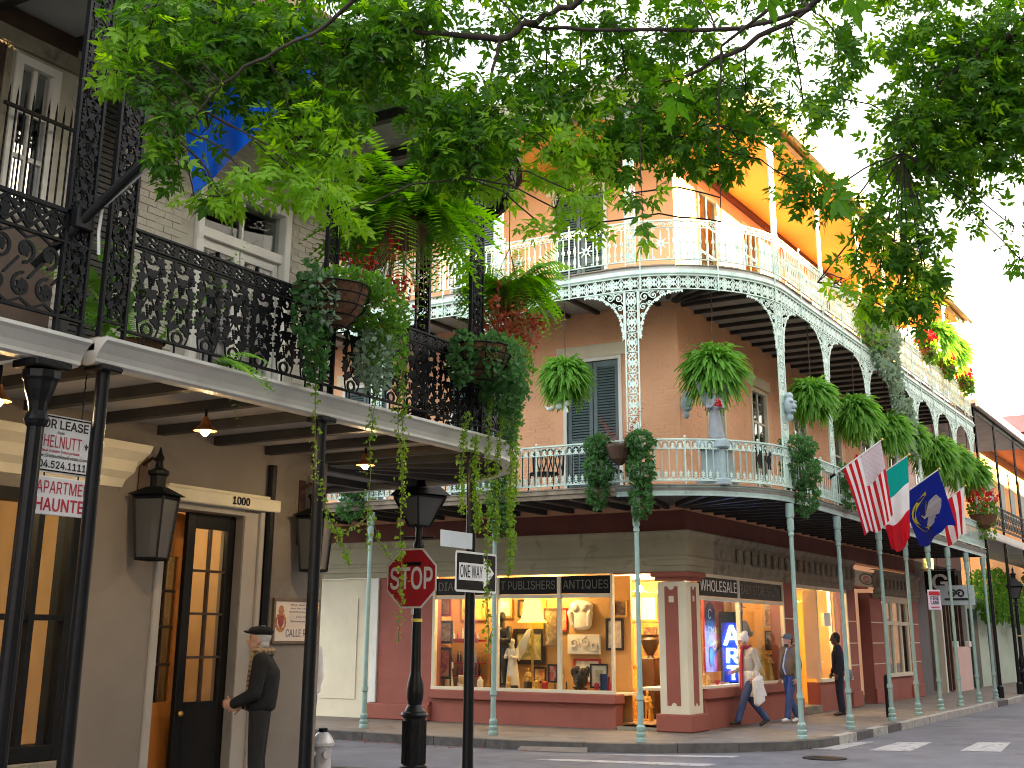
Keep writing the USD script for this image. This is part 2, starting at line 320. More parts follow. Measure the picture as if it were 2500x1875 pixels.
for k in range(13):
    a = k/13*1.75; d = np.array([.82, -.572]); o = np.array([20.05, 7.98])+d*a
    m.obox((o[0]-.04, o[1]-.06, .012), (d[0], d[1], 0), (-d[1], d[0], 0), .045, .17, .012)
solo('storm_drain', m, iron, 'dark slotted storm drain grate set at the corner kerb', 'drain grate')
m = M().lathe([(0, .001), (.33, .001), (.33, .012), (.3, .014), (0, .014)], (19.75, 6.15, 0), 20); solo('manhole_cover', m, iron, 'round dark manhole cover in the roadway before the crosswalk', 'manhole cover')
# houses over the road, behind the viewer: they shade the street
def far_house(x0, x1, h, col, label):
    t = thing('town_house', label, 'house', ((x0+x1)/2, -8, 0), 'town houses along the near side of the street'); holes = []; W = []
    n = max(2, int((x1-x0)/2.6)); 
    for k in range(n):
        u = x0+(x1-x0)*(k+.5)/n
        for z0, z1 in ((.5, 3.0), (4.2, 6.7), (7.6, 9.4)):
            if z1 < h-.4: holes.append((u-.5, u+.5, z0, z1))
    s = sbox(x0, 0, x1, h).difference(unary_union([sbox(a, c, b, d) for a, b, c, d in holes]))
    w = put(t, 'wall', M().ext(s, .3, lambda v: np.c_[v[:, 0], -4.2-v[:, 2], v[:, 1]]).box(x0, x1, -34, -4.51, 0, h-.02), col)
    put(t, 'cornice', M().box(x0, x1, -4.2, -4.0, h-.35, h+.02), whitep)
    for a, b, c, d in holes:
        f = put(t, 'window', M().box(a, b, -4.42, -4.38, c, d), shutter_m); put(f, 'sill', M().box(a-.06, b+.06, -4.2, -4.1, c-.09, c-.002), whitep)
for x0, x1, h, c, l in [(-16, -6.02, 9.0, brick_b, 'salmon town house left of the street tree'), (-6, 2.98, 9.8, whitep, 'white town house behind the street tree'), (3, 13.2, 10.2, stucco_a, 'grey town house at the near corner'),
                        (19.2, 29.98, 10.5, cream, 'cream town house across from the corner shop'), (30, 43.98, 10.7, salmon_low, 'brick red town house across from the flags'), (44, 60, 10.4, stucco_a, 'long grey town house at the street end'), (60.02, 84, 10.6, cream, 'cream town house far down the near side'), (84.02, 120, 10.6, brick_b, 'salmon town house farthest down the near side')]: far_house(x0, x1, h, c, l)

# ---------------------------------------------------------------- salmon corner building
XB, YB, X2 = 21.6, 9.1, 39.1
B = thing('corner_building', 'three storey salmon corner building with wraparound galleries and a lit antiques shop', 'building', (30, 14, 0))
def wallm(plane, pos, u0, u1, z0, z1, holes=(), t=.3):
    s = sbox(u0, z0, u1, z1)
    if holes: s = s.difference(unary_union([sbox(a, c, b, d) for a, b, c, d in holes]))
    return M().ext(s, t, (lambda v: np.c_[v[:, 0], pos+v[:, 2], v[:, 1]]) if plane == 'y' else (lambda v: np.c_[pos+v[:, 2], v[:, 0], v[:, 1]]))
def fbox(plane, pos, u0, u1, z0, z1, o0, o1, c=0.0):
    """box on a facade: o0..o1 is the distance out of the wall plane"""
    return M().box(u0, u1, pos-o1, pos-o0, z0, z1, c) if plane == 'y' else M().box(pos-o1, pos-o0, u0, u1, z0, z1, c)
def join(*ms):
    o = M()
    for m in ms: o.add(*m.get())
    return o
def shutters(parent, plane, pos, u0, u1, z0, z1, leafm, trim, lintel=None, n=2, name='shuttered_door', tilt=0.35):
    fw = .07
    d = put(parent, name, join(fbox(plane, pos, u0-fw, u0, z0, z1+fw, -.1, .03), fbox(plane, pos, u1, u1+fw, z0, z1+fw, -.1, .03), fbox(plane, pos, u0, u1, z1, z1+fw, -.1, .03)), trim)
    if lintel is not None: put(d, 'lintel', fbox(plane, pos, u0-.22, u1+.22, z1+fw+.002, z1+fw+.26, -.02, .05, .01), lintel)
    put(d, 'dark_room', fbox(plane, pos, u0, u1, z0, z1, -.16, -.13), beam_dk)
    w = (u1-u0)/n
    for k in range(n):
        a, b = u0+k*w+.008, u0+(k+1)*w-.008; s = .085; zm = z0+(z1-z0)*.42
        fr = join(fbox(plane, pos, a, a+s, z0+.01, z1-.01, -.06, -.015, .006), fbox(plane, pos, b-s, b, z0+.01, z1-.01, -.06, -.015, .006))
        for q0, q1 in ((z0+.01, z0+.2), (zm-.06, zm+.06), (z1-.12, z1-.01)): fr = join(fr, fbox(plane, pos, a+s, b-s, q0, q1, -.058, -.017))
        lf = put(d, 'shutter_leaf', fr, leafm)
        lv = M()
        for q0, q1 in ((z0+.2, zm-.06), (zm+.06, z1-.12)):
            for z in np.arange(q0+.03, q1-.01, .055):
                c = ((a+b)/2, pos+.035, z) if plane == 'y' else (pos+.035, (a+b)/2, z); ax = (1, 0, 0) if plane == 'y' else (0, 1, 0); ay = (0, 1, .9) if plane == 'y' else (1, 0, .9)
                lv.obox(c, ax, ay, (b-a)/2-s, .03, .006)
        put(lf, 'louvres', lv, leafm)
    return d
def sash(parent, plane, pos, u0, u1, z0, z1, trim, cols=2, rows=3, lintel=None, inner=None, name='window', mw=.022, glass=None):
    fw = .08
    d = put(parent, name, join(fbox(plane, pos, u0, u0+fw, z0, z1, -.09, .025), fbox(plane, pos, u1-fw, u1, z0, z1, -.09, .025), fbox(plane, pos, u0+fw, u1-fw, z1-fw, z1, -.088, .023), fbox(plane, pos, u0+fw, u1-fw, z0, z0+fw, -.088, .023)), trim)
    a, b, c, e = u0+fw, u1-fw, z0+fw, z1-fw
    mm = M()
    for k in range(1, cols): x = a+(b-a)*k/cols; mm.add(*fbox(plane, pos, x-mw, x+mw, c, e, -.06, -.02).get())
    for k in range(1, rows): z = c+(e-c)*k/rows; mm.add(*fbox(plane, pos, a, b, z-mw, z+mw, -.058, -.022).get())
    put(d, 'glazing_bars', mm, trim)
    for i in range(cols):
        for j in range(rows): put(d, 'pane', fbox(plane, pos, a+(b-a)*i/cols+mw, a+(b-a)*(i+1)/cols-mw, c+(e-c)*j/rows+mw, c+(e-c)*(j+1)/rows-mw, -.045, -.04), glass or glass_dk)
    put(d, 'room_behind', fbox(plane, pos, u0+.01, u1-.01, z0+.01, z1-.01, -.25, -.22), inner or beam_dk)
    if lintel is not None: put(d, 'lintel', fbox(plane, pos, u0-.14, u1+.14, z1+.03, z1+.26, -.02, .06, .01), lintel)
    return d
# openings of the upper floors
LD2 = [(10.36, 11.5, 4.22, 6.98), (13.05, 14.2, 4.22, 6.98), (15.9, 17.05, 4.22, 6.98)]
LD3 = [(10.62, 11.72, 8.05, 10.5), (13.12, 14.25, 8.05, 10.5), (16.1, 17.25, 8.05, 10.5)]
RD2 = [(22.95, 23.95, 4.22, 6.98)]+[(x, x+1.05, 4.22, 6.98) for x in (25.5, 28.3, 31.2, 34.1, 36.9)]
RD3 = [(x, x+1.15, 8.05, 10.75) for x in (22.85, 25.45, 28.3, 31.2, 34.1, 36.9)]
w2 = put(B, 'upper_wall', join(wallm('x', XB, YB, 19, 3.62, 8.05, LD2), wallm('y', YB, XB+.301, X2, 3.62, 8.05, RD2)), salmon)
put(B, 'top_wall', join(wallm('x', XB, YB, 19, 8.051, 12.6, LD3), wallm('y', YB, XB+.301, X2, 8.051, 12.6, RD3)), salmon_up)
put(B, 'parapet', join(fbox('x', XB, YB-.18, 19, 12.601, 12.9, -.3, .18), fbox('y', YB, XB, X2, 12.602, 12.9, -.3, .18)), cream)
put(B, 'ceiling_moulding', join(fbox('x', XB, YB-.06, 19, 10.98, 11.13, 0, .06), fbox('y', YB, XB+.002, X2, 10.98, 11.128, 0, .06)), darkred)
bricks(w2, 'x', XB, YB, 17.6, 4.24, 7.95, [(a-.24, b+.24, c, d+.36) for a, b, c, d in LD2], brick_b, 190, uref=(10, 6), proud=.0045, gap=.004)
bricks(w2, 'y', YB, XB, 34, 4.24, 7.95, [(a-.24, b+.24, c, d+.36) for a, b, c, d in RD2], brick_b, 110, uref=(22, 6), proud=.0045, gap=.004)
for a, b, c, d in LD2: shutters(B, 'x', XB, a, b, c, d, shutter_m, whitep, cream_lt)
for a, b, c, d in LD3: shutters(B, 'x', XB, a, b, c, d, shutter_lt if a > 12 else shutter_m, whitep, cream_lt)
warm_curtain = mat('pale_curtain', (.62, .52, .36), .9, .1, 4)
for i, (a, b, c, d) in enumerate(RD2): sash(B, 'y', YB, a, b, c, d, cream_lt, 2, 4, cream_lt, beam_dk if i else warm_curtain)
for a, b, c, d in RD3: sash(B, 'y', YB, a, b, c, d, cream_lt, 2, 4, None, wood_dark); 
# ground floor: boards above the cornice, the stone cornice with its brackets
put(B, 'boards_above_cornice', join(wallm('x', XB-.02, YB-.02, 19, 3.62, 4.0, (), .02), wallm('y', YB-.02, XB+.001, X2, 3.62, 4.0, (), .02)), darkred)
cor = Path([(XB, 19), (XB, YB), (X2, YB)])
cp = [(0, 2.9), (.04, 2.9), (.06, 3.0), (.1, 3.02), (.1, 3.1), (.13, 3.13), (.13, 3.16), (.1, 3.2), (.1, 3.5), (.16, 3.54), (.2, 3.6), (.2, 3.63), (0, 3.63)]
q23 = cor.s_of(22.9, YB)
co = put(B, 'cornice', cor.prof(0, q23, cp), cream)
put(B, 'weathered_cornice', cor.prof(q23+.002, cor.s_of(32.3, YB), [(a*.9, b) for a, b in cp]), cream_dirty)
put(B, 'weathered_cornice', cor.prof(cor.s_of(34.0, YB), cor.L, [(a*.9, b-.12) for a, b in cp]), cream_dirty)
for x in np.arange(24.0, 32.2, .42):
    put(B, 'cornice_bracket', join(fbox('y', YB, x, x+.2, 3.2, 3.42, .09, .15, .01), fbox('y', YB, x+.02, x+.18, 3.14, 3.2, .09, .125)), cream_dirty)
for x in np.arange(34.4, 37.6, .42): put(B, 'cornice_bracket', fbox('y', YB, x, x+.2, 3.08, 3.3, .09, .15, .01), cream_dirty)
# left front: cream bay, trim, pier, window bay, doorway, corner pillar
cb = put(B, 'cream_bay', join(wallm('x', XB+.03, 16.12, 19, .14, 2.9), fbox('x', XB, 16.5, 17.4, .5, 2.5, -.03, -.012)), cream_lt)
put(B, 'white_trim', fbox('x', XB, 15.94, 16.12, .45, 2.9, -.1, .04, .01), whitep)
put(B, 'pier', join(wallm('x', XB, 14.58, 15.93, .14, 2.9), fbox('x', XB, 14.6, 16.15, .14, .44, 0, .1, .02), fbox('x', XB, 14.6, 15.2, .441, .5, 0, .06)), salmon_low)
put(B, 'window_base', join(wallm('x', XB, 10.55, 14.575, .14, .56), fbox('x', XB, 10.5, 14.62, .57, .74, -.3, .10, .015)), salmon_low)
ws = put(B, 'shop_window', join(fbox('x', XB, 10.56, 14.58, .742, .80, -.06, .05), fbox('x', XB, 14.52, 14.58, .80, 2.9, -.06, .04), fbox('x', XB, 10.56, 10.60, .8, 2.9, -.06, .03), fbox('x', XB, 13.04, 13.075, .8, 2.86, -.04, .03), fbox('x', XB, 11.66, 11.73, .8, 2.86, -.05, .035), fbox('x', XB, 10.6, 14.52, 2.46, 2.53, -.05, .02)), cream_lt)
for a, b in ((10.6, 11.66), (11.73, 13.04), (13.075, 14.52)): put(ws, 'pane', fbox('x', XB, a, b, .8, 2.46, -.02, -.012), glassm)
def sign_band(parent, plane, a, b, z0, z1, words, colr, pos, h=.16, name='sign_band', fit=.9, z=None):
    s = put(parent, name, fbox(plane, pos, a, b, z0, z1, -.045, 0), black_sign)
    o, ex = ((pos-.001, b-(b-a)*(1-fit)/2, z or z0+.09), (0, -1, 0)) if plane == 'x' else ((a+(b-a)*(1-fit)/2, pos-.001, z or z0+.09), (1, 0, 0))
    put(s, 'lettering', text(words, h, o, ex, (0, 0, 1), .004, False, (b-a)*fit), colr); return s
dimletter = mat('faded_gilt_letters', (.13, .12, .10), .5); silver = mat('silver_letters', (.75, .75, .72), .4)
sign_band(B, 'x', 13.1, 14.52, 2.535, 2.86, 'DIAMOND AR', dimletter, XB, fit=.92); sign_band(B, 'x', 11.76, 13.03, 2.535, 2.86, 'T PUBLISHERS', dimletter, XB, fit=.95); sign_band(B, 'x', 10.62, 11.65, 2.535, 2.86, 'ANTIQUES', dimletter, XB, fit=.93)
put(B, 'door_head', wallm('x', XB, 9.66, 10.56, 2.88, 2.9), salmon_low); put(B, 'door_step', fbox('x', XB, 9.68, 10.52, .14, .2, -.6, .02), cream_dirty)
# corner pillar: cream faces with sunk red panels
pl = put(B, 'corner_pillar', M().box(XB+.0, 22.24, YB, 9.66, .42, 2.72, .012), cream_lt)
put(pl, 'pedestal', M().box(XB-.08, 22.34, YB-.08, 9.72, .14, .44, .02), salmon_low); put(pl, 'capital', join(M().box(XB-.03, 22.3, YB-.03, 9.7, 2.74, 2.8), M().box(XB-.1, 22.36, YB-.1, 9.76, 2.802, 2.9, .02)), salmon_low)
def pshape(w, h): 
    s = sbox(0, 0, w, h).difference(Point(w/2, h).buffer(w*.24)).difference(Point(w/2, 0).buffer(w*.2)); return s.difference(sbox(w*.3, h-.36*min(1, w*3), w*.7, h-.14*min(1, w*3)-.06))
put(pl, 'red_panel', M().ext(pshape(.26, 2.06), .006, lambda v: np.c_[XB-v[:, 2], 9.52-v[:, 0], .58+v[:, 1]]), salmon_low)
put(pl, 'red_panel', M().ext(pshape(.24, 2.06), .006, lambda v: np.c_[XB+.22+v[:, 0], YB-v[:, 2], .58+v[:, 1]]), salmon_low)
# right front
put(B, 'window_base', join(wallm('y', YB, 22.3, 27.0, .14, .66), fbox('y', YB, 22.3, 26.95, .67, .85, -.3, .09, .015)), salmon_low)
wr = put(B, 'shop_window', join(fbox('y', YB, 22.26, 26.92, .852, .9, -.06, .05), fbox('y', YB, 24.2, 24.27, .9, 2.86, -.05, .03), fbox('y', YB, 26.86, 26.92, .9, 2.86, -.05, .03), fbox('y', YB, 22.26, 26.86, 2.42, 2.49, -.05, .025), fbox('y', YB, 22.245, 26.92, 2.84, 2.9, -.05, .03)), cream_lt)
for a, b in ((22.26, 24.2), (24.27, 26.86)): put(wr, 'pane', fbox('y', YB, a, b, .9, 2.42, -.02, -.012), glassm)
sign_band(B, 'y', 22.26, 24.19, 2.5, 2.84, 'WHOLESALE', silver, YB, h=.2, fit=.97); sign_band(B, 'y', 24.28, 26.85, 2.5, 2.84, 'BABY STORE SALOM', dimletter, YB, h=.18, fit=.9)
def pilaster(x0, x1, z1=2.9): 
    p = put(B, 'pilaster', join(wallm('y', YB, x0, x1, .14, z1), fbox('y', YB, x0-.04, x1+.04, .14, .5, 0, .05, .01)), salmon_low)
    for z in (1.1, 1.62, 2.14): put(p, 'joint_line', fbox('y', YB, x0+.02, x1-.02, z, z+.025, -.001, .004), cream_lt)
pilaster(26.93, 27.85); pilaster(31.72, 32.5); pilaster(33.88, 35.08); pilaster(37.75, X2)
put(B, 'shopfront_base', wallm('y', YB, 29.2, 31.72, .14, .78), salmon_low); put(B, 'shopfront_base', wallm('y', YB, 35.08, 37.75, .14, .75), salmon_low); put(B, 'shopfront_step', fbox('y', YB, 27.85, 29.2, .14, .3, -.8, .03), cream_dirty)
w3 = put(B, 'shop_window', join(fbox('y', YB, 29.2, 31.72, .78, .86, -.06, .06), fbox('y', YB, 30.3, 30.37, .86, 2.82, -.05, .03), fbox('y', YB, 29.2, 29.27, .86, 2.9, -.3, .03), fbox('y', YB, 31.65, 31.72, .86, 2.9, -.05, .03), fbox('y', YB, 27.86, 31.7, 2.82, 2.9, -.05, .03)), cream_lt)
for a, b in ((29.27, 30.3), (30.37, 31.65)): put(w3, 'pane', fbox('y', YB, a, b, .86, 2.82, -.02, -.012), glassm)
put(B, 'dark_doorway', join(wallm('y', YB+.5, 32.5, 33.88, .14, 3.0, (), .05), fbox('y', YB, 32.5, 32.52, .14, 3.0, -.5, 0)), beam_dk); put(B, 'doorway_head', wallm('y', YB, 32.5, 33.88, 3.0, 3.05), salmon_low)
put(B, 'inner_door', fbox('y', YB, 33.2, 33.86, .16, 2.9, -.48, -.42), darkred)
w4 = put(B, 'shop_window', join(*[fbox('y', YB, x-.05, x+.05, .75, 2.85, -.05, .03) for x in (35.13, 36.0, 36.9, 37.7)], fbox('y', YB, 35.08, 37.75, 2.7, 2.9, -.05, .05), fbox('y', YB, 35.18, 37.65, 2.1, 2.2, -.045, .025), fbox('y', YB, 35.08, 37.75, .752, .85, -.045, .06)), cream_lt)
for a, b in ((35.18, 35.95), (36.05, 36.85), (36.95, 37.65)): put(w4, 'pane', fbox('y', YB, a, b, .85, 2.1, -.02, -.012), glass_dk); put(w4, 'pane', fbox('y', YB, a, b, 2.2, 2.7, -.02, -.012), glass_dk)
put(B, 'back_room', join(fbox('y', YB, 35.0, 37.8, .2, 2.9, -1.6, -1.5)), cream)
put(B, 'side_wall', M().box(X2-.02, X2, YB+.302, 19, .14, 12.5), salmon); put(B, 'roof', M().box(XB+.1, X2-.1, YB+.1, 18.9, 12.4, 12.55), beam_dk)
# rooms of the shops
room = mat('warm_shop_wall', (.52, .29, .10), .8, .08, 2); room_a = mat('ochre_shop_wall', (.50, .33, .17), .8, .25, .8); room2 = mat('orange_shop_wall', (.78, .40, .06), .8, .06, 2); roomfl = mat('shop_floor', (.30, .18, .09), .5, .2, 3); roomcl = mat('shop_ceiling', (.62, .50, .34), .8, .08, 2)
put(B, 'shop_room', join(M().box(25.2, 25.3, 9.45, 15.3, .2, 2.9), M().box(21.95, 25.2, 14.9, 15.0, .2, 2.9)), room)
put(B, 'shop_partition', join(M().box(22.75, 22.8, 10.75, 14.9, .2, 2.9), M().box(23.5, 26.9, 10.42, 10.45, .2, 2.9)), room); put(B, 'shop_floor', M().box(21.62, 31.7, 9.4, 15.3, .16, .2), roomfl); put(B, 'shop_ceiling', M().box(21.92, 31.7, 9.42, 15.3, 2.91, 2.95), roomcl)
put(B, 'display_deck', join(M().box(21.92, 22.74, 10.6, 14.88, .70, .74), M().box(22.26, 26.88, 9.42, 10.4, .8, .85)), cream_lt)
put(B, 'second_shop_room', join(M().box(27.86, 31.7, 11.5, 11.6, .2, 2.9), M().box(31.72, 31.8, 9.42, 11.5, .2, 2.9), M().box(27.3, 27.4, 9.42, 11.5, .2, 2.9)), room2)
# ---------------------------------------------------------------- cast iron patterns (u to the right, v up)
def p_frieze(w=.34, h=.24):
    r = .008; c = w/2; half = []
    half += [st([(0, 0), (w*.5, h)], r), st([(0, h), (w*.5, 0)], r), st(arc(w*.25, h/2, h*.23, 0, 360, 16), r)]
    half += [petal(w*.25, h*.5, w*.25, h*.86, .018), petal(w*.25, h*.5, w*.25, h*.14, .018)]
    half += [st(spiral(c-.035, h*.62, .035, .008, 60, 420), .007), st(spiral(c-.035, h*.36, .03, .008, -60, -400), .007)]
    s = U(*half); s = U(s, mirror(s, w), petal(c, h*.06, c, h*.96, .024), st([(c-.05, h*.5), (c+.05, h*.5)], .008), petal(0, h*.1, 0, h*.9, .02), petal(w, h*.1, w, h*.9, .02))
    return s.intersection(sbox(0, 0, w, h))
def p_lattice(w=.22, h=.36):
    c = w/2; r = .0085; L = [st(spiral(c-.045, h*.16, .045, .012, -80, 250), r), st(spiral(c-.045, h*.84, .045, .012, 80, -250), r), st([(0, 0), (c, h*.12)], .006), st([(0, h), (c, h*.88)], .006)]
    L += [st([(c-.04, h*.26)]+arc(c, h*.5, .085, 225, 135, 8)+[(c-.04, h*.74)], r), petal(c, h*.5, c-.075, h*.56, .016), petal(c, h*.5, c-.075, h*.44, .016), petal(c-.09, h*.34, c-.01, h*.44, .014), petal(c-.09, h*.66, c-.01, h*.56, .014)]
    s = U(*L); s = U(s, mirror(s, w), petal(c, h*.26, c, h*.74, .022), Point(c, h*.5).buffer(.034, 4), petal(c, 0, c, h*.2, .02), petal(c, h*.8, c, h, .02))
    return s.intersection(sbox(.004, 0, w-.004, h))
def p_bracket(w=.78, h=.86):
    """spandrel: top along v = h, column side along u = 0"""
    L = [st([(w, h-.012), (0, h-.012)], .012), st([(.012, 0), (.012, h)], .012)]
    cx, cy, R = w+.02, -.02, 1
    edge = [(.03+(w-.05)*(1-math.cos(t))**1.15, .0+(h-.03)*math.sin(t)) for t in np.linspace(0, PI/2, 26)]
    L += [st(edge, .010)]
    for k in range(0, 26, 1):
        x, y = edge[k]; L.append(Point(x+.014, y-.014).buffer(.017 if k % 2 else .011, 3))
    for x, y, r, a in ((.11, h-.12, .09, 0), (.085, h-.30, .06, 40), (.27, h-.10, .07, 90), (.42, h-.075, .048, 10), (.075, h-.46, .042, 70), (.20, h-.23, .05, 180), (.54, h-.05, .03, 0), (.055, h-.60, .032, 0), (.33, h-.19, .035, 0)):
        L += [st(spiral(x, y, r, r*.25, a, a+470, 22), .0085), Point(x, y).buffer(r*.2, 3)]
    for x, y in ((.16, h-.36), (.36, h-.03), (.05, h-.7), (.2, h-.03), (.04, h-.2)): L.append(petal(x-.03, y-.04, x+.03, y+.03, .012))
    return U(*L)
def p_arch(w=.125, h=.66):
    c = w/2; L = [st([(.0, 0), (.0, h-.06)], .0095), st([(w, 0), (w, h-.06)], .0095), st(arc(c, h-.062, c, 0, 180, 10), .0085), st(arc(c, h-.17, c*.9, 0, 180, 8), .006)]
    for v, k in ((h-.10, -1), (.10, 1)):
        L += [petal(c, v-.065*k, c, v+.065*k, .017), petal(c, v-.02*k, c-.034, v+.03*k, .01), petal(c, v-.02*k, c+.034, v+.03*k, .01), st([(c-.028, v-.035*k), (c+.028, v-.035*k)], .007)]
    L += [st([(0, .02), (c, .0), (w, .02)], .007), st(arc(c, .0, .04, 0, 180, 7), .006)]
    return U(*L)
def p_star(w=.30, h=.58):
    c, d = w/2, h/2; L = [st([(0, 0), (0, h)], .008), st([(w, 0), (w, h)], .008)]
    for a in range(0, 360, 45): L.append(petal(c, d, c+w*.46*math.cos(math.radians(a)), d+(h*.46 if a % 90 == 0 else w*.46)*math.sin(math.radians(a)), .014))
    L += [st(arc(c, d, .055, 0, 360, 14), .008)]
    for x in (.03, w-.03):
        for y in (.03, h-.03, d): L.append(Point(x, y).buffer(.018, 3))
    return U(*L)
def p_band(w=.18, h=.12):
    return U(st(arc(w*.5, h*.28, w*.36, 0, 180, 9), .007), st(arc(w*.5, h*.2, w*.2, 0, 180, 7), .006), st(spiral(.0, h*.55, .028, .01, 90, 330, 9), .006), st(spiral(w, h*.55, .028, .01, 90, -150, 9), .006), petal(w*.5, h*.4, w*.5, h*.95, .013)).intersection(sbox(0, 0, w, h))
T = .014
F_FR, F_LA, F_BR, F_AR, F_ST, F_BA = p_frieze(), p_lattice(), p_bracket(), p_arch(), p_star(), p_band()
def unit(shape, t=T):
    m = M().ext(shape, t); return m.get()
UN = {k: unit(s) for k, s in dict(fr=F_FR, la=F_LA, br=F_BR, ar=F_AR, st=F_ST, ba=F_BA).items()}
def bend(path, key, s0, z0, off=0.0, flip=False, sx=1.0, sz=1.0):
    v, f = UN[key] if isinstance(key, str) else key; v = v.copy(); v[:, 0] *= -sx if flip else sx; v[:, 1] *= sz
    return M().add(path.fn(s0, z0, off)(v), f)

# ---------------------------------------------------------------- gallery of the corner building
PB = Path([(19.3, 19.0), (19.3, 9.4)]+arcpts((21.7, 9.4), 2.4, 180, 270, 22)[1:]+[(X2, 7.0)])
PBi = Path([(XB, 19.0), (XB, YB), (X2, YB)])
G = thing('iron_gallery', 'two tier pale green cast iron gallery curving round the salmon corner building', 'gallery', (19.3, 9.4, 0))
plan = Polygon(list(map(tuple, PB.p))+[(X2, YB), (XB, YB), (XB, 19)])
POSTS = [(19.3, 14.5), (19.3, 11.75), (19.34, 9.0), (21.4, 7.02), (24.15, 7), (27.15, 7), (29.4, 7), (31.6, 7), (33.8, 7), (36.1, 7), (38.45, 7)]
SP = [PB.s_of(*p) for p in POSTS]
def joists(parent, path, s0, s1, step, z0, z1, depth, w, material, curve=None):
    q = s0
    while q < s1:
        a = path.at(q, -.08); 
        t = path.at(q+.05)-path.at(q-.05); t /= np.linalg.norm(t); n = np.array([-t[1], t[0]])
        d = depth(a, n); b = a+n*d; c = (a+b)/2
        put(parent, 'joist', M().obox((c[0], c[1], (z0+z1)/2), (n[0], n[1], 0), (t[0], t[1], 0), d/2, w/2, (z1-z0)/2), material); q += step
def depthB(a, n):
    dx = (XB-a[0])/n[0] if n[0] > .2 else 9; dy = (YB-a[1])/n[1] if n[1] > .2 else 9
    return min(dx, dy, 3.4)-.01
# lower tier
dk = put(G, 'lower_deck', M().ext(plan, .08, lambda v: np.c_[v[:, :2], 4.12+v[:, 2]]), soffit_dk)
put(dk, 'edge_boards', PB.strip(.02, PB.L-.02, -.10, .03, 4.201, 4.225), deck)
sc_ = PB.s_of(19.34, 9.2); s_f = PB.s_of(24.4, 7)
put(G, 'lower_fascia', PB.prof(0, sc_-.15, [(-.04, 4.045), (0, 4.045), (0, 4.12), (.02, 4.125), (.02, 4.195), (-.02, 4.2)]), deck)
put(G, 'lower_fascia', PB.prof(sc_-.147, PB.L, [(-.03, 4.03), (.0, 4.03), (.0, 4.045), (-.006, 4.06), (-.006, 4.16), (.012, 4.18), (.012, 4.199), (-.03, 4.199)]), greyblue)
joists(dk, PB, .4, PB.L-.2, .6, 4.03, 4.118, depthB, .09, beam_dk)
def posts_b():
    prof = [(.085, 0), (.085, .05), (.065, .07), (.078, .10), (.078, .13), (.055, .15), (.072, .19), (.072, .23), (.048, .26), (.046, .62), (.062, .64), (.062, .70), (.043, .73), (.040, 1.6), (.038, 3.3), (.052, 3.31), (.052, 3.35), (.042, 3.37), (.062, 3.42), (.062, 3.58), (.05, 3.6), (.075, 3.64), (.075, 3.86), (.03, 3.862)]
    for p in POSTS: put(G, 'post', M().lathe(prof, (p[0], p[1], .14), 12), verd_post, smooth=35)
posts_b()
rl = put(G, 'lower_railing', join(PB.strip(0, PB.L, -.022, .022, 4.965, 4.99), PB.strip(0, PB.L, -.018, .018, 4.275, 4.295), PB.strip(0, PB.L, -.016, .016, 4.81, 4.822)), verd)
q = PB.s_of(19.3, 16.6); n = 0
rest = M()
while q < PB.L-.15:
    if q < PB.s_of(30, 7): put(rl, 'baluster', bend(PB, 'ar', q, 4.298, -.007), verd)
    else: rest.add(*bend(PB, 'ar', q, 4.298, -.007).get())
    q += .126; n += 1
put(rl, 'far_balusters', rest, verd, kind='stuff')
for s in np.arange(1.2, PB.L, 1.38): put(rl, 'stanchion', join(M().tube([(*PB.at(s, .0), 4.2), (*PB.at(s, .0), 5.0)], .014, 6), M().ball((*PB.at(s), 5.02), .024)), verd)
# columns, frieze and brackets under the upper tier
UCOL = [SP[0]+.02, SP[1]+.02, SP[2]-.0]+SP[3:]
for i, s in enumerate(UCOL):
    w = .25
    c = put(G, 'lace_column', join(*[PB.strip(s+a, s+a+.022, -.014, .014, 4.226, 7.62) for a in (-w/2, w/2-.022)]), verd)
    for k in range(9): put(c, 'lace_panel', bend(PB, 'la', s-.11, 4.3+k*.368, -.007, sz=1.02), verd)
    for sgn in (1, -1): put(c, 'bracket', bend(PB, 'br', s+sgn*.125, 6.76, -.007, flip=sgn < 0), verd)
fr = put(G, 'frieze', join(PB.strip(0, PB.L, -.02, .02, 7.862, 7.885), PB.strip(0, PB.L, -.018, .018, 7.618, 7.636)), verd)
q = PB.s_of(19.3, 17.0)
while q < PB.L-.3: put(fr, 'frieze_panel', bend(PB, 'fr', q, 7.632, -.007, sz=.97), verd); q += .34
# upper tier
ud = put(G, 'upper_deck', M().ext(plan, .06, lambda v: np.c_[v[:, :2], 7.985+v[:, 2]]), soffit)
put(G, 'upper_fascia', PB.prof(0, PB.L, [(-.05, 7.885), (.02, 7.886), (.05, 7.905), (.05, 7.93), (.02, 7.935), (.02, 7.985), (-.04, 7.986)]), verd)
put(ud, 'edge_boards', join(*[PB.strip(a, a+.6-.01, -.14, .02+rng.uniform(-.012, .02), 8.046, 8.068+rng.uniform(-.006, .006)) for a in np.arange(0, PB.L-.6, .6)]), deck)
joists(ud, PB, .3, PB.L-.2, .66, 7.915, 7.984, depthB, .08, beam_dk)
ru = put(G, 'upper_railing', join(PB.strip(0, PB.L, -.02, .02, 8.875, 8.9), PB.strip(0, PB.L, -.016, .016, 8.155, 8.175), PB.strip(0, PB.L, -.014, .014, 8.755, 8.767)), verd)
balp = [(.012, 0), (.022, .01), (.022, .04), (.012, .06), (.024, .10), (.024, .14), (.011, .2), (.013, .28), (.027, .31), (.027, .35), (.011, .38), (.010, .56), (.02, .575), (.012, .58)]
q = PB.s_of(19.3, 16.8); k = 0; rest = M()
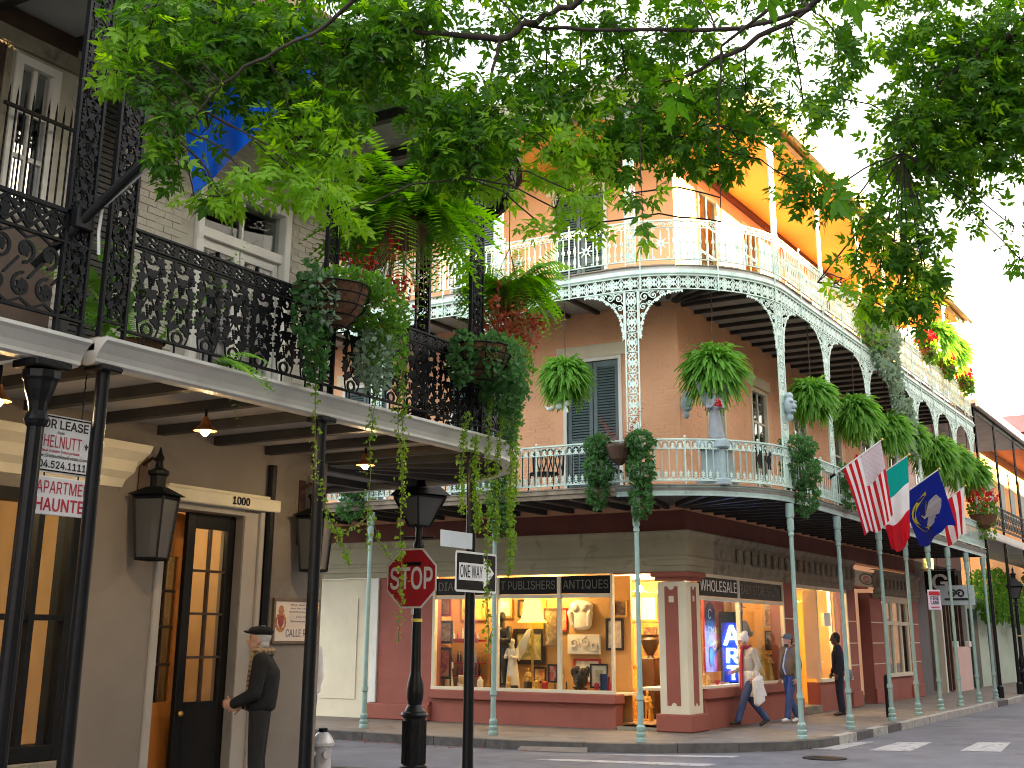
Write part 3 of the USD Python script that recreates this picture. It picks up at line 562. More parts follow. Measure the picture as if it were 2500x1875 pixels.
while q < PB.L-.4:
    if k % 10 == 9: put(ru, 'star_panel', bend(PB, 'st', q+.02, 8.176, -.007), verd); q += .34
    else:
        x, y = PB.at(q+.06); m = M().lathe(balp, (x, y, 8.176), 6)
        if q < PB.s_of(31, 7): put(ru, 'baluster', m, verd)
        else: rest.add(*m.get())
        q += .12
    k += 1
put(ru, 'far_balusters', rest, verd, kind='stuff')
q = PB.s_of(19.3, 16.8); bb = M()
while q < PB.L-.2: bb.add(*bend(PB, 'ba', q, 8.765, -.007).get()); q += .18
put(ru, 'rail_band', bb, verd)
for s in np.arange(1.9, PB.L, 1.38): put(ru, 'stanchion', join(M().tube([(*PB.at(s, .03), 7.6), (*PB.at(s, .03), 8.95)], .014, 6), M().ball((*PB.at(s, .03), 8.97), .026)), verd)
for i, s in enumerate(UCOL):
    w = .2
    c = put(G, 'roof_column', join(*[PB.strip(s+a, s+a+.022, -.014, .014, 8.07, 10.9) for a in (-w/2, w/2-.022)], PB.strip(s-.16, s+.16, -.05, .05, 10.9, 11.05)), verd)
    for k in range(8): put(c, 'lace_panel', bend(PB, 'la', s-.095, 8.1+k*.35, -.007, sx=.86, sz=.97), verd)
    for sgn in (1, -1): put(c, 'bracket', bend(PB, 'br', s+sgn*.1, 10.42, -.007, flip=sgn < 0, sx=.6, sz=.72), verd)
rp = Polygon([(x, y) for x, y in PB.at(np.linspace(0, PB.L, 90), .28)]+[(X2, YB), (XB, YB), (XB, 19)])
rf = put(G, 'gallery_ceiling', M().ext(rp, .05, lambda v: np.c_[v[:, :2], 11.13+v[:, 2]]), ceil_orange)
put(rf, 'roof_edge', join(PB.prof(0, PB.L, [(.2, 11.05), (.29, 11.05), (.29, 11.3), (.33, 11.34), (.33, 11.4), (-.1, 11.44)]), PB.strip(0, PB.L, -.06, .06, 11.05, 11.129)), cream)
put(rf, 'roof_top', M().ext(rp, .04, lambda v: np.c_[v[:, :2], 11.36+v[:, 2]]), beam_dk)
# ---------------------------------------------------------------- building at the left (A): stucco shop below, whitewashed brick above
XA, YA = 11.25, 9.1
A = thing('left_building', 'two storey building with grey beige stucco below and whitewashed brick above, number over its door', 'building', (6, 13, 0))
HB = [(8.83, 9.92, .2, 2.98), (3.6, 7.83, .72, 2.95), (0.2, 1.6, .2, 2.98)]
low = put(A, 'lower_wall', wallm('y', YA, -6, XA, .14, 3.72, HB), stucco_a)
UB = [(8.98, 10.28, 3.78, 6.35), (6.55, 7.05, 5.35, 6.8), (3.2, 4.5, 3.78, 6.35)]
up = put(A, 'upper_wall', wallm('y', YA, -6, XA, 3.721, 7.6, UB), mortar_a)
bricks(up, 'y', YA, 5.6, XA-.004, 3.8, 7.1, [(8.86, 10.4, 3.7, 6.46), (6.44, 7.16, 5.2, 6.92)], brick_a, 300, bw=.23, bh=.0735, gap=.008, uref=(8.4, 5.3), proud=.0075)
put(A, 'side_wall', join(M().box(XA-.3, XA, YA+.302, 20, .14, 7.6), M().box(-6, -5.7, YA+.302, 20, .14, 7.6), M().box(-5.7, XA-.31, 12.2, 12.3, .14, 7.6)), stucco_a); put(A, 'roof', M().box(-6.2, XA+.1, YA-.1, 20, 7.601, 7.75), beam_dk)
put(A, 'upper_floor', M().box(-5.6, XA-.31, YA+.31, 12.1, 3.6, 3.7), beam_dk)
# french door upstairs
fd = put(A, 'french_door', join(fbox('y', YA, 8.9, 9.0, 3.78, 6.42, -.12, .05, .01), fbox('y', YA, 10.26, 10.36, 3.78, 6.42, -.12, .05, .01), fbox('y', YA, 9.0, 10.26, 6.32, 6.42, -.118, .048), fbox('y', YA, 9.0, 10.26, 5.76, 5.86, -.1, .02)), whitep)
for k in range(2):
    a = 9.02+k*.62; b = a+.6
    lf = put(fd, 'door_leaf', join(fbox('y', YA, a, a+.07, 3.8, 5.76, -.09, -.03, .006), fbox('y', YA, b-.07, b, 3.8, 5.76, -.09, -.03, .006), fbox('y', YA, a+.07, b-.07, 3.8, 4.3, -.085, -.035), fbox('y', YA, a+.07, b-.07, 5.66, 5.755, -.085, -.035)), whitep)
    mm = join(fbox('y', YA, a+.29, a+.31, 4.3, 5.66, -.08, -.035)); 
    for z in (4.75, 5.2): mm = join(mm, fbox('y', YA, a+.07, b-.07, z-.012, z+.012, -.078, -.036))
    put(lf, 'glazing_bars', mm, iron); put(lf, 'pane', fbox('y', YA, a+.07, b-.07, 4.3, 5.66, -.06, -.056), glassm)
    put(lf, 'hinge', M().box(b+.0, b+.05, YA-.02, YA+.02, 5.2, 5.26), iron)
put(fd, 'transom_pane', fbox('y', YA, 9.0, 10.26, 5.86, 6.32, -.06, -.055), glassm); put(fd, 'transom_bar', fbox('y', YA, 9.62, 9.65, 5.86, 6.32, -.07, -.02), whitep)
cur = M()
for k in range(64):
    u = 8.99+k*.02; cur.add(*M().box(u, u+.021, YA+.11+.018*math.sin(k*1.3)*math.sin(k*.37), YA+.15, 3.8, 5.8).get())
put(fd, 'curtain', cur, mat('lilac_curtain', (.62, .53, .55), .9, .08, 3))
sash(A, 'y', YA, 6.55, 7.05, 5.35, 6.8, whitep, 2, 3, None, mat('bright_blind', (.86, .87, .88), .8, .03, 2), glass=glass_sky)
put(A, 'dark_panelling', join(fbox('y', YA, -5.9, 6.42, 3.74, 7.2, .0, .03), fbox('y', YA, 6.42, 7.2, 3.74, 5.22, 0, .03), fbox('y', YA, 6.42, 7.2, 7.0, 7.2, 0, .03)), wood_dark)
put(A, 'dark_shutter', join(fbox('y', YA, 7.32, 7.40, 3.76, 6.9, .0, .06, .008), fbox('y', YA, 7.76, 7.84, 3.76, 6.9, .0, .06, .008), *[fbox('y', YA, 7.40, 7.76, z, z+.12, .002, .055) for z in (3.78, 5.2, 6.76)], *[fbox('y', YA, 7.40, 7.76, z, z+.04, .004, .04) for z in np.arange(3.92, 6.74, .06)]), beam_dk)
put(A, 'window_head', join(fbox('y', YA, 6.3, 7.3, 6.84, 7.0, 0, .06, .01), fbox('y', YA, 6.43, 6.5, 5.25, 6.84, 0, .03)), cream_dirty)
g = M()
for x in np.arange(6.42, 7.12, .085): g.tube([(x, YA-.16, 5.28), (x, YA-.16, 6.3), (x, YA-.16, 6.42)], [.01, .01, .001], 5)
g.add(*join(fbox('y', YA, 6.38, 7.14, 5.34, 5.37, .145, .175), fbox('y', YA, 6.38, 7.14, 6.2, 6.23, .145, .175)).get())
put(A, 'window_guard', g, iron)
sash(A, 'y', YA, 3.2, 4.5, 3.78, 6.35, whitep, 2, 4, None, beam_dk)
# street door 1000
en = put(A, 'entrance', join(fbox('y', YA, 9.93, 10.13, .14, 2.98, -.3, .012), fbox('y', YA, 10.135, 10.2, .14, 3.0, -.1, .05, .01), fbox('y', YA, 8.84, 9.93, 2.94, 3.0, -.3, .01), fbox('y', YA, 8.74, 8.83, .14, 3.0, -.1, .03, .01)), mat('pale_door_surround', (.34, .31, .28), .75, .08, 1.5, .2, 50))
put(en, 'lintel', join(fbox('y', YA, 8.72, 10.38, 3.002, 3.13, -.02, .10, .01), fbox('y', YA, 8.78, 10.3, 3.131, 3.16, -.02, .07)), cream_lt)
put(en, 'house_number', text('1000', .075, (9.63, YA-.103, 3.035), (1, 0, 0), (0, 0, 1), .006, True), iron)
dd = put(en, 'dark_door', join(fbox('y', YA, 9.24, 9.35, .2, 2.93, -.16, -.10, .006), fbox('y', YA, 9.81, 9.92, .2, 2.93, -.16, -.10, .006), fbox('y', YA, 9.35, 9.81, .2, 1.12, -.158, -.102), fbox('y', YA, 9.35, 9.81, 2.78, 2.93, -.158, -.102)), mat('black_door_paint', (.006, .0055, .0055), .4, .3, 4, spec=.2))
mm = fbox('y', YA, 9.57, 9.59, 1.12, 2.78, -.15, -.105)
for z in (1.535, 1.95, 2.365): mm = join(mm, fbox('y', YA, 9.35, 9.81, z-.012, z+.012, -.148, -.107))
put(dd, 'glazing_bars', mm, wood_dark); put(dd, 'pane', fbox('y', YA, 9.35, 9.81, 1.12, 2.78, -.135, -.13), glassm); put(dd, 'door_knob', M().ball((9.29, YA+.07, 1.02), .028, 1), gold)
c0, s0 = math.cos(math.radians(14)), math.sin(math.radians(14))                    # second leaf, swung in
def leafbox(u0, u1, z0, z1, t0, t1): return M().obox((8.87+c0*(u0+u1)/2-s0*(t0+t1)/2, YA+.19+s0*(u0+u1)/2+c0*(t0+t1)/2, (z0+z1)/2), (c0, s0, 0), (-s0, c0, 0), (u1-u0)/2, (t1-t0)/2, (z1-z0)/2)
od = put(en, 'orange_door', join(leafbox(0, .1, .2, 2.93, 0, .05), leafbox(.5, .6, .2, 2.93, 0, .05), leafbox(.1, .5, .2, 1.12, .002, .048), leafbox(.1, .5, 2.5, 2.93, .002, .048), leafbox(.16, .44, .34, .95, -.008, .0)), orange_door)
mm = leafbox(.29, .31, 1.12, 2.5, .01, .04)
for z in (1.47, 1.82, 2.16): mm = join(mm, leafbox(.1, .5, z-.012, z+.012, .012, .038))
put(od, 'glazing_bars', mm, wood_dark); put(od, 'pane', leafbox(.1, .5, 1.12, 2.5, .02, .026), glass_dk)
# rooms behind
put(A, 'shop_room', join(M().box(-.5, XA-.32, 11.6, 11.7, .14, 3.6), M().box(8.2, 8.25, YA+.31, 11.6, .14, 3.6), M().box(3.0, 3.1, YA+.31, 11.6, .14, 3.6)), room_a); put(A, 'hall_room', join(M().box(8.26, XA-.33, 11.3, 11.4, .14, 3.5), M().box(10.6, 10.7, YA+.31, 11.3, .14, 3.5)), room_a)
put(A, 'shop_floor', M().box(3.1, XA-.33, YA+.305, 11.5, .142, .18), roomfl); put(A, 'shop_ceiling', M().box(3.1, XA-.33, YA+.305, 11.5, 3.5, 3.55), roomcl)
# shop window with its cornice
sw = put(A, 'shop_window', join(fbox('y', YA, 7.72, 7.83, .72, 2.95, -.2, .02, .01), fbox('y', YA, 3.6, 7.72, .72, .85, -.2, .03, .01), fbox('y', YA, 7.34, 7.40, .85, 2.95, -.08, .02), fbox('y', YA, 3.6, 7.72, 2.85, 2.95, -.2, .02), fbox('y', YA, 3.6, 7.72, 1.86, 1.91, -.07, .01), fbox('y', YA, 5.5, 5.56, .85, 2.85, -.08, .02)), iron)
for a, b in ((5.56, 7.34), (7.4, 7.72), (3.6, 5.5)):
    for c, d in ((.85, 1.86), (1.91, 2.85)): put(sw, 'pane', fbox('y', YA, a, b, c, d, -.045, -.04), glassm)
put(sw, 'sill', fbox('y', YA, 3.5, 7.9, .62, .719, 0, .06, .01), cream_dirty)
cA = [(0, 3.05), (.04, 3.06), (.06, 3.14), (.12, 3.2), (.14, 3.3), (.22, 3.38), (.24, 3.45), (0, 3.46)]
pc = Path([(3.2, YA), (8.18, YA)]); mc = pc.prof(0, pc.L, cA)
e = [(8.18+o*.8, YA-o, z) for o, z in cA]; mc.add([(8.18, YA-o, z) for o, z in cA]+e, [[i, i+1, i+9, i+8] for i in range(7)]); mc.add(e+[(8.18, YA, 3.05), (8.18, YA, 3.46)], [[i, i+1, 8, 8] for i in range(7)])
put(A, 'shop_cornice', mc, cream_lt)
put(A, 'drain_pipe', M().tube([(10.27, YA-.05, .2), (10.27, YA-.05, 3.5)], .045, 8), iron)
# ---------------------------------------------------------------- gallery of the left building
PA = Path([(5.97, 7.0), (11.2, 7.0)]+arcpts((11.2, 9.3), 2.3, -90, 0, 20)[1:]+[(13.5, 20)])
GA = thing('black_gallery', 'black cast iron gallery with grape vine railing and pale fascia on the left building', 'gallery', (9, 7, 0))
planA = Polygon(list(map(tuple, PA.p))+[(XA, 20), (XA, YA), (5.97, YA)])
dA = put(GA, 'deck', M().ext(planA, .05, lambda v: np.c_[v[:, :2], 3.70+v[:, 2]]), soffit)
prA = [(-.10, 3.6), (.0, 3.6), (.03, 3.615), (.03, 3.64), (.05, 3.68), (.10, 3.74), (.13, 3.76), (.13, 3.785), (-.06, 3.79)]
put(GA, 'fascia', PA.prof(0, PA.L, prA), fascia_a)
e = [(5.97, 7.0-o, z) for o, z in prA]; put(GA, 'fascia_end', M().add(e+[(5.97, 7.1, 3.7)], [[i, i+1, 9, 9] for i in range(8)]), fascia_a)
put(dA, 'deck_edge', PA.strip(0.01, PA.L, -.3, .02, 3.791, 3.80), deck)
def depthA(a, n): return min((YA-a[1])/n[1] if n[1] > .25 else 9, (XA-a[0])/n[0] if n[0] < -.25 else 9, 3.3)-.01
q = .35
while q < PA.L-4:
    a = PA.at(q, -.1); t = PA.at(q+.05)-PA.at(q-.05); t /= np.linalg.norm(t); n = np.array([-t[1], t[0]]); d = depthA(a, n); c = a+n*d/2
    put(dA, 'joist', M().obox((c[0], c[1], 3.654), (n[0], n[1], 0), (t[0], t[1], 0), d/2, .045, .045), beam_dk); q += .78
for x, y in ((6.1, 7.03), (8.575, 7.03), (11.07, 7.03), (13.42, 13.5)):
    put(GA, 'post', M().lathe([(.075, 0), (.075, .3), (.055, .34), (.05, 3.42), (.07, 3.44), (.07, 3.46)], (x, y, .14), 12), iron_post, smooth=35)
    put(GA, 'post_cap', M().box(x-.1, x+.1, y-.1, y+.1, 3.56, 3.6, .01), iron_post)
def p_diamond(w=.16, h=.085):
    return U(st([(0, h/2), (w/2, h), (w, h/2), (w/2, 0), (0, h/2)], .006), st(arc(w/2, h/2, h*.3, 0, 360, 9), .0055), petal(w/2, h*.12, w/2, h*.88, .012), petal(w*.2, h/2, w*.8, h/2, .012), st([(0, 0), (w*.25, h*.25)], .005), st([(w, 0), (w*.75, h*.25)], .005), st([(0, h), (w*.25, h*.75)], .005), st([(w, h), (w*.75, h*.75)], .005)).intersection(sbox(0, 0, w, h))
UN['di'] = unit(p_diamond(), .02)
def p_scroll(w=.2, h=.5):
    c = w/2; L = [st(spiral(c, h*.74, .085, .02, -90, 330, 26), .0115), st(spiral(c, h*.26, .085, .02, 90, 510, 26), .0115), st([(0, h*.5), (c-.05, h*.62)], .009), st([(w, h*.5), (c+.05, h*.38)], .009), st([(0, h), (c, h*.91)], .009), st([(w, h), (c, h*.91)], .009), st([(0, 0), (c, h*.09)], .009), st([(w, 0), (c, h*.09)], .009)]
    for a in range(0, 360, 60): L += [petal(c, h*.74, c+.05*math.cos(math.radians(a)), h*.74+.05*math.sin(math.radians(a)), .016), petal(c, h*.26, c+.05*math.cos(math.radians(a+30)), h*.26+.05*math.sin(math.radians(a+30)), .016)]
    return U(*L).intersection(sbox(0, 0, w, h))
UN['sc'] = unit(p_scroll(), .016)
gr_ = random.Random(5)
def grapes():
    """a railing panel: twining stem, lobed leaves and hanging bunches, .24 wide and .66 high"""
    m = M(); w, h = .25, .66
    for sg, ph in ((1, 0), (-1, 0)):
        m.tube([(w/2+sg*(.05+.045*math.sin(t*2.4*PI+.4)), h*t, .012+.006*math.sin(t*9)) for t in np.linspace(0, 1, 22)], .0075, 5)
    m.ext(U(st(arc(w/2, .055, .045, 0, 360, 12), .009), st(arc(w/2, h-.05, .04, 0, 360, 12), .008)), .016)
    lobes = lambda x, y, r, a: U(*[petal(x, y, x+r*math.cos(a+k), y+r*math.sin(a+k), r*.28) for k in (-1.9, -1.0, 0, 1.0, 1.9)], Point(x, y).buffer(r*.32, 3))
    for x, y, r, a in ((.06, .6, .05, 1.8), (.19, .59, .05, 1.2), (.125, .5, .052, -1.6), (.04, .44, .05, 2.6), (.21, .42, .05, .5), (.125, .34, .06, -1.5), (.05, .27, .05, 3.4), (.2, .26, .05, -.3), (.06, .13, .05, 2.2), (.19, .12, .05, .9), (.03, .52, .035, 2.8), (.225, .53, .035, .2), (.03, .36, .035, 3), (.225, .34, .035, 0), (.03, .2, .035, 3.1), (.225, .19, .035, .1)):
        s = lobes(x, y, r, a); z = gr_.uniform(0, .012); m.ext(s.buffer(.006), .014, lambda v: np.c_[v[:, :2], v[:, 2]+z])
    for x, y, n in ((.125, .45, 3), (.125, .24, 3.4), (.05, .34, 2), (.2, .33, 2), (.05, .54, 2), (.2, .52, 2)):
        for k in range(int(n*2)):
            ww = max(.004, .022*n/3*(1-k/(n*2))); zz = y-.019*k
            for j in (-1, 0, 1)[:(3 if ww > .012 else 1)]: m.ball((x+j*ww, zz, .016+(.008 if j == 0 else 0)), .0125, 0)
    return m.get()
UN['gr'] = grapes()
rA = put(GA, 'railing', join(PA.strip(.24, PA.L, -.022, .022, 4.672, 4.69), PA.strip(.24, PA.L, -.022, .022, 4.56, 4.572), PA.strip(.24, PA.L, -.014, .014, 4.538, 4.548), PA.strip(.2, PA.L, -.018, .018, 3.885, 3.902)), iron)
q = .3; k = 0; bA = M()
while q < PA.L-3: bA.add(*bend(PA, 'di', q, 4.574, -.01, sz=1.15).get()); q += .16
put(rA, 'lattice_band', bA, iron)
q = .33
while q < PA.L-4:
    if not (2.45 < q+.12 < 2.75): put(rA, 'grape_panel', bend(PA, 'gr', q, 3.89, -.008, sx=1.12), iron)
    put(rA, 'foot', M().tube([(*PA.at(q+.12), 3.79), (*PA.at(q+.12), 3.9)], .009, 5), iron)
    q += .312
PC_ = None
def lace_col(parent, path, s, w, z0, z1, material, key='sc'):
    c = put(parent, 'lace_column', join(*[path.strip(s+a, s+a+.022, -.02, .02, z0, z1) for a in (-w/2, w/2-.022)], path.strip(s-w/2, s+w/2, -.012, .012, z0+.12, z0+.14)), material)
    k = w-.05; h = k/.2*.5; n = max(1, int((z1-z0-.16)/h)); h = (z1-z0-.16)/n
    for i in range(n): put(c, 'lace_panel', join(bend(path, key, s-k/2, z0+.15+i*h, -.008, sx=k/.2, sz=h/.5), bend(path, 'gr', s-k/2+.01, z0+.15+i*h, -.004, sx=(k-.02)/.25, sz=h/.66)) if w > .2 and path is not PC_ else bend(path, key, s-k/2, z0+.15+i*h, -.008, sx=k/.2, sz=h/.5), material)
for s, w in ((.14, .25), (2.61, .17), (5.1, .25), (PA.s_of(13.5, 9.4), .24)): lace_col(GA, PA, s, w, 3.80, 6.98, iron, 'sc')
# roof over the gallery with its hanging lace
pr2 = Polygon([(x, y) for x, y in PA.at(np.linspace(0, PA.L, 60), .1)]+[(XA, 20), (XA, YA), (5.97, YA)])
ra = put(GA, 'roof', M().ext(pr2, .05, lambda v: np.c_[v[:, :2], 7.22+v[:, 2]]), soffit)
put(ra, 'roof_edge', join(PA.strip(0, PA.L, .06, .12, 7.2, 7.36), PA.strip(0, PA.L, -.03, .03, 6.98, 7.02)), iron)
q = .02
while q < PA.L-5: put(ra, 'lace_valance', bend(PA, 'fr', q, 7.01, .03, sz=.85), iron); q += .34
q = .3
while q < PA.L-4:
    a = PA.at(q, -.05); t = PA.at(q+.05)-PA.at(q-.05); t /= np.linalg.norm(t); n = np.array([-t[1], t[0]]); d = depthA(a, n); c = a+n*d/2
    put(ra, 'rafter', M().obox((c[0], c[1], 7.16), (n[0], n[1], 0), (t[0], t[1], 0), d/2, .05, .058), beam_dk); q += .95
# the neighbour's gallery, cut off by the frame
P0 = Path([(-6, 7.0), (5.84, 7.0)])
G0 = thing('neighbour_gallery', 'black iron gallery with scroll railing at the far left edge', 'gallery', (3, 7, 0))
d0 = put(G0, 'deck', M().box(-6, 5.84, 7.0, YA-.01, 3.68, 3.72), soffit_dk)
put(G0, 'fascia', join(P0.prof(0, P0.L, [(a, b-.055) for a, b in prA])), fascia_a)
e = [(5.84, 7.0-o, z-.055) for o, z in prA]; put(G0, 'fascia_end', M().add(e+[(5.84, 7.1, 3.65)], [[i+1, i, 9, 9] for i in range(8)]), fascia_a)
for x in np.arange(1.0, 5.8, .8): put(d0, 'joist', M().box(x, x+.09, 7.1, YA-.02, 3.54, 3.68), beam_dk)
fl = [(.1, 0), (.1, .12), (.07, .2), (.06, .3), (.058, 2.95), (.075, 2.97), (.085, 3.0), (.075, 3.03), (.06, 3.06), (.07, 3.12), (.1, 3.2), (.115, 3.26), (.13, 3.28), (.13, 3.33), (.11, 3.34)]
mf = M().lathe(fl, (5.57, 7.03, .14), 20); v, f = mf.get(); an = np.arctan2(v[:, 1]-7.03, v[:, 0]-5.57); k = 1-.07*(np.cos(an*10) > 0)*((v[:, 2] > .5)); v = np.c_[5.57+(v[:, 0]-5.57)*k, 7.03+(v[:, 1]-7.03)*k, v[:, 2]]
put(G0, 'fluted_column', M().add(v, f), iron_post); put(G0, 'column_cap', M().box(5.42, 5.72, 6.9, 7.16, 3.485, 3.54, .01), iron_post)
r0 = put(G0, 'railing', join(P0.strip(6, P0.L, -.02, .02, 4.62, 4.65), P0.strip(6, P0.L, -.018, .018, 4.40, 4.42), P0.strip(6, P0.L, -.018, .018, 3.86, 3.88)), iron)
q = 8.2
while q < P0.L-.2: put(r0, 'scroll_panel', join(bend(P0, 'sc', q, 3.88, -.008, sz=1.05), bend(P0, 'di', q, 4.43, -.008, sx=1.25, sz=2.2)), iron); q += .2
for s in (11.72, 9.0): lace_col(G0, P0, s, .24, 3.74, 7.2, iron)
r0f = put(G0, 'roof', M().box(-6, 5.84, 6.9, YA-.01, 7.3, 7.36), beam_dk); put(r0f, 'roof_edge', P0.strip(0, P0.L, .0, .1, 7.1, 7.3), iron)
for x in np.arange(-5.5, 5.8, .6): put(r0f, 'rafter', M().box(x, x+.06, 7.0, YA-.02, 7.2, 7.3), beam_dk)
# ---------------------------------------------------------------- figures
import manifold3d as m3
def _sph(p, r, seg=14): return m3.Manifold.sphere(float(r), seg).translate([float(q) for q in p])
def chain(pts, rad, seg=14):
    S = [_sph(p, r, seg) for p, r in zip(pts, rad)]
    return m3.Manifold.batch_boolean([m3.Manifold.batch_hull([S[i], S[i+1]]) for i in range(len(S)-1)], m3.OpType.Add)
def ell(p, r, seg=18): return m3.Manifold.sphere(1.0, seg).scale([float(q) for q in r]).translate([float(q) for q in p])
def fuse(parts, ref=.03, it=6):
    m = m3.Manifold.batch_boolean([q for q in parts if not q.is_empty()], m3.OpType.Add)
    if ref: m = m.refine_to_length(ref)
    g = m.to_mesh(); t = trimesh.Trimesh(g.vert_properties[:, :3], g.tri_verts)
    if it: trimesh.smoothing.filter_taubin(t, .5, .53, it)
    return M().add(t.vertices, t.faces)
def lerp(a, b, t): return np.array(a)*(1-t)+np.array(b)*t
skin = mat('skin_tone', (.50, .27, .19), .55, .06, 20); skin_dk = mat('deep_skin_tone', (.10, .055, .04), .5, .08, 20)
denim = mat('blue_denim', (.05, .075, .17), .85, .2, 12, .3, 200); blackcloth = mat('black_cloth', (.008, .008, .009), .9, .25, 9, .4, 90); navy = mat('navy_cloth', (.012, .014, .03), .9, .25, 9, .4, 90); charcoal = mat('charcoal_cloth', (.014, .0135, .0135), .9, .25, 9, .4, 90)
tan = mat('tan_jacket', (.17, .11, .06), .85, .2, 9, .4, 90); whitecloth = mat('white_cloth', (.68, .66, .66), .9, .1, 9, .4, 90); greyknit = mat('grey_knit', (.40, .38, .36), .95, .15, 14, .6, 120); redcloth = mat('crimson_scarf', (.28, .03, .05), .9, .2, 14, .5, 120); shoe = mat('dark_leather', (.02, .018, .016), .4, .2, 9); shoe_w = mat('white_trainer', (.65, .65, .66), .5, .1, 9)
plaid = usdkit.material(stage, '/World/Looks/plaid_scarf', {'g': ('geometry', {}), 'w': ('wave_texture', {'scale': 7.0, 'bands_direction': 'z'}), 'w2': ('wave_texture', {'scale': 9.0, 'bands_direction': 'x'}), 'm': ('mix', {'color1': (.30, .19, .10), 'color2': (.05, .035, .03)}), 'm2': ('mix', {'color2': (.42, .33, .2)}), 'mt': ('math', {'math_type': 'multiply', 'value2': .5}), 'p': ('principled_bsdf', {'roughness': .95})},
    [('g.position', 'w.vector'), ('g.position', 'w2.vector'), ('w.fac', 'm.fac'), ('w2.fac', 'mt.value1'), ('mt.value', 'm2.fac'), ('m.color', 'm2.color1'), ('m2.color', 'p.base_color')], surface='p.BSDF')
def hand_parts(wr, d, side, up=(0, 0, 1), curl=.5, s=1.0):
    """palm, four fingers and a thumb from the wrist along d"""
    d = np.array(d, float); d /= np.linalg.norm(d); n = np.cross(d, up); n /= np.linalg.norm(n); pn = np.cross(n, d)*side
    wr = np.array(wr, float); P = [chain([wr, wr+d*.05*s], [.026*s, .03*s]), m3.Manifold.batch_hull([_sph(wr+d*.04*s+pn*.025*s, .014*s), _sph(wr+d*.04*s-pn*.022*s, .014*s), _sph(wr+d*.09*s+pn*.03*s, .011*s), _sph(wr+d*.085*s-pn*.03*s, .011*s)])]
    for i, L in enumerate((.068, .078, .072, .056)):
        b = wr+d*.088*s+pn*(.028-.019*i)*s; a1 = d*math.cos(curl*.6)+n*math.sin(curl*.6); a2 = d*math.cos(curl*1.5)+n*math.sin(curl*1.5)
        P.append(chain([b, b+a1*L*.5*s, b+a1*L*.5*s+a2*L*.5*s], [.0095*s, .0088*s, .007*s], 8))
    t = wr+d*.035*s+pn*.026*s; P.append(chain([t, t+(d*.6+pn*.7+n*.3)*.036*s, t+(d*.9+pn*.75+n*.5)*.058*s], [.013*s, .010*s, .008*s], 8)); return P
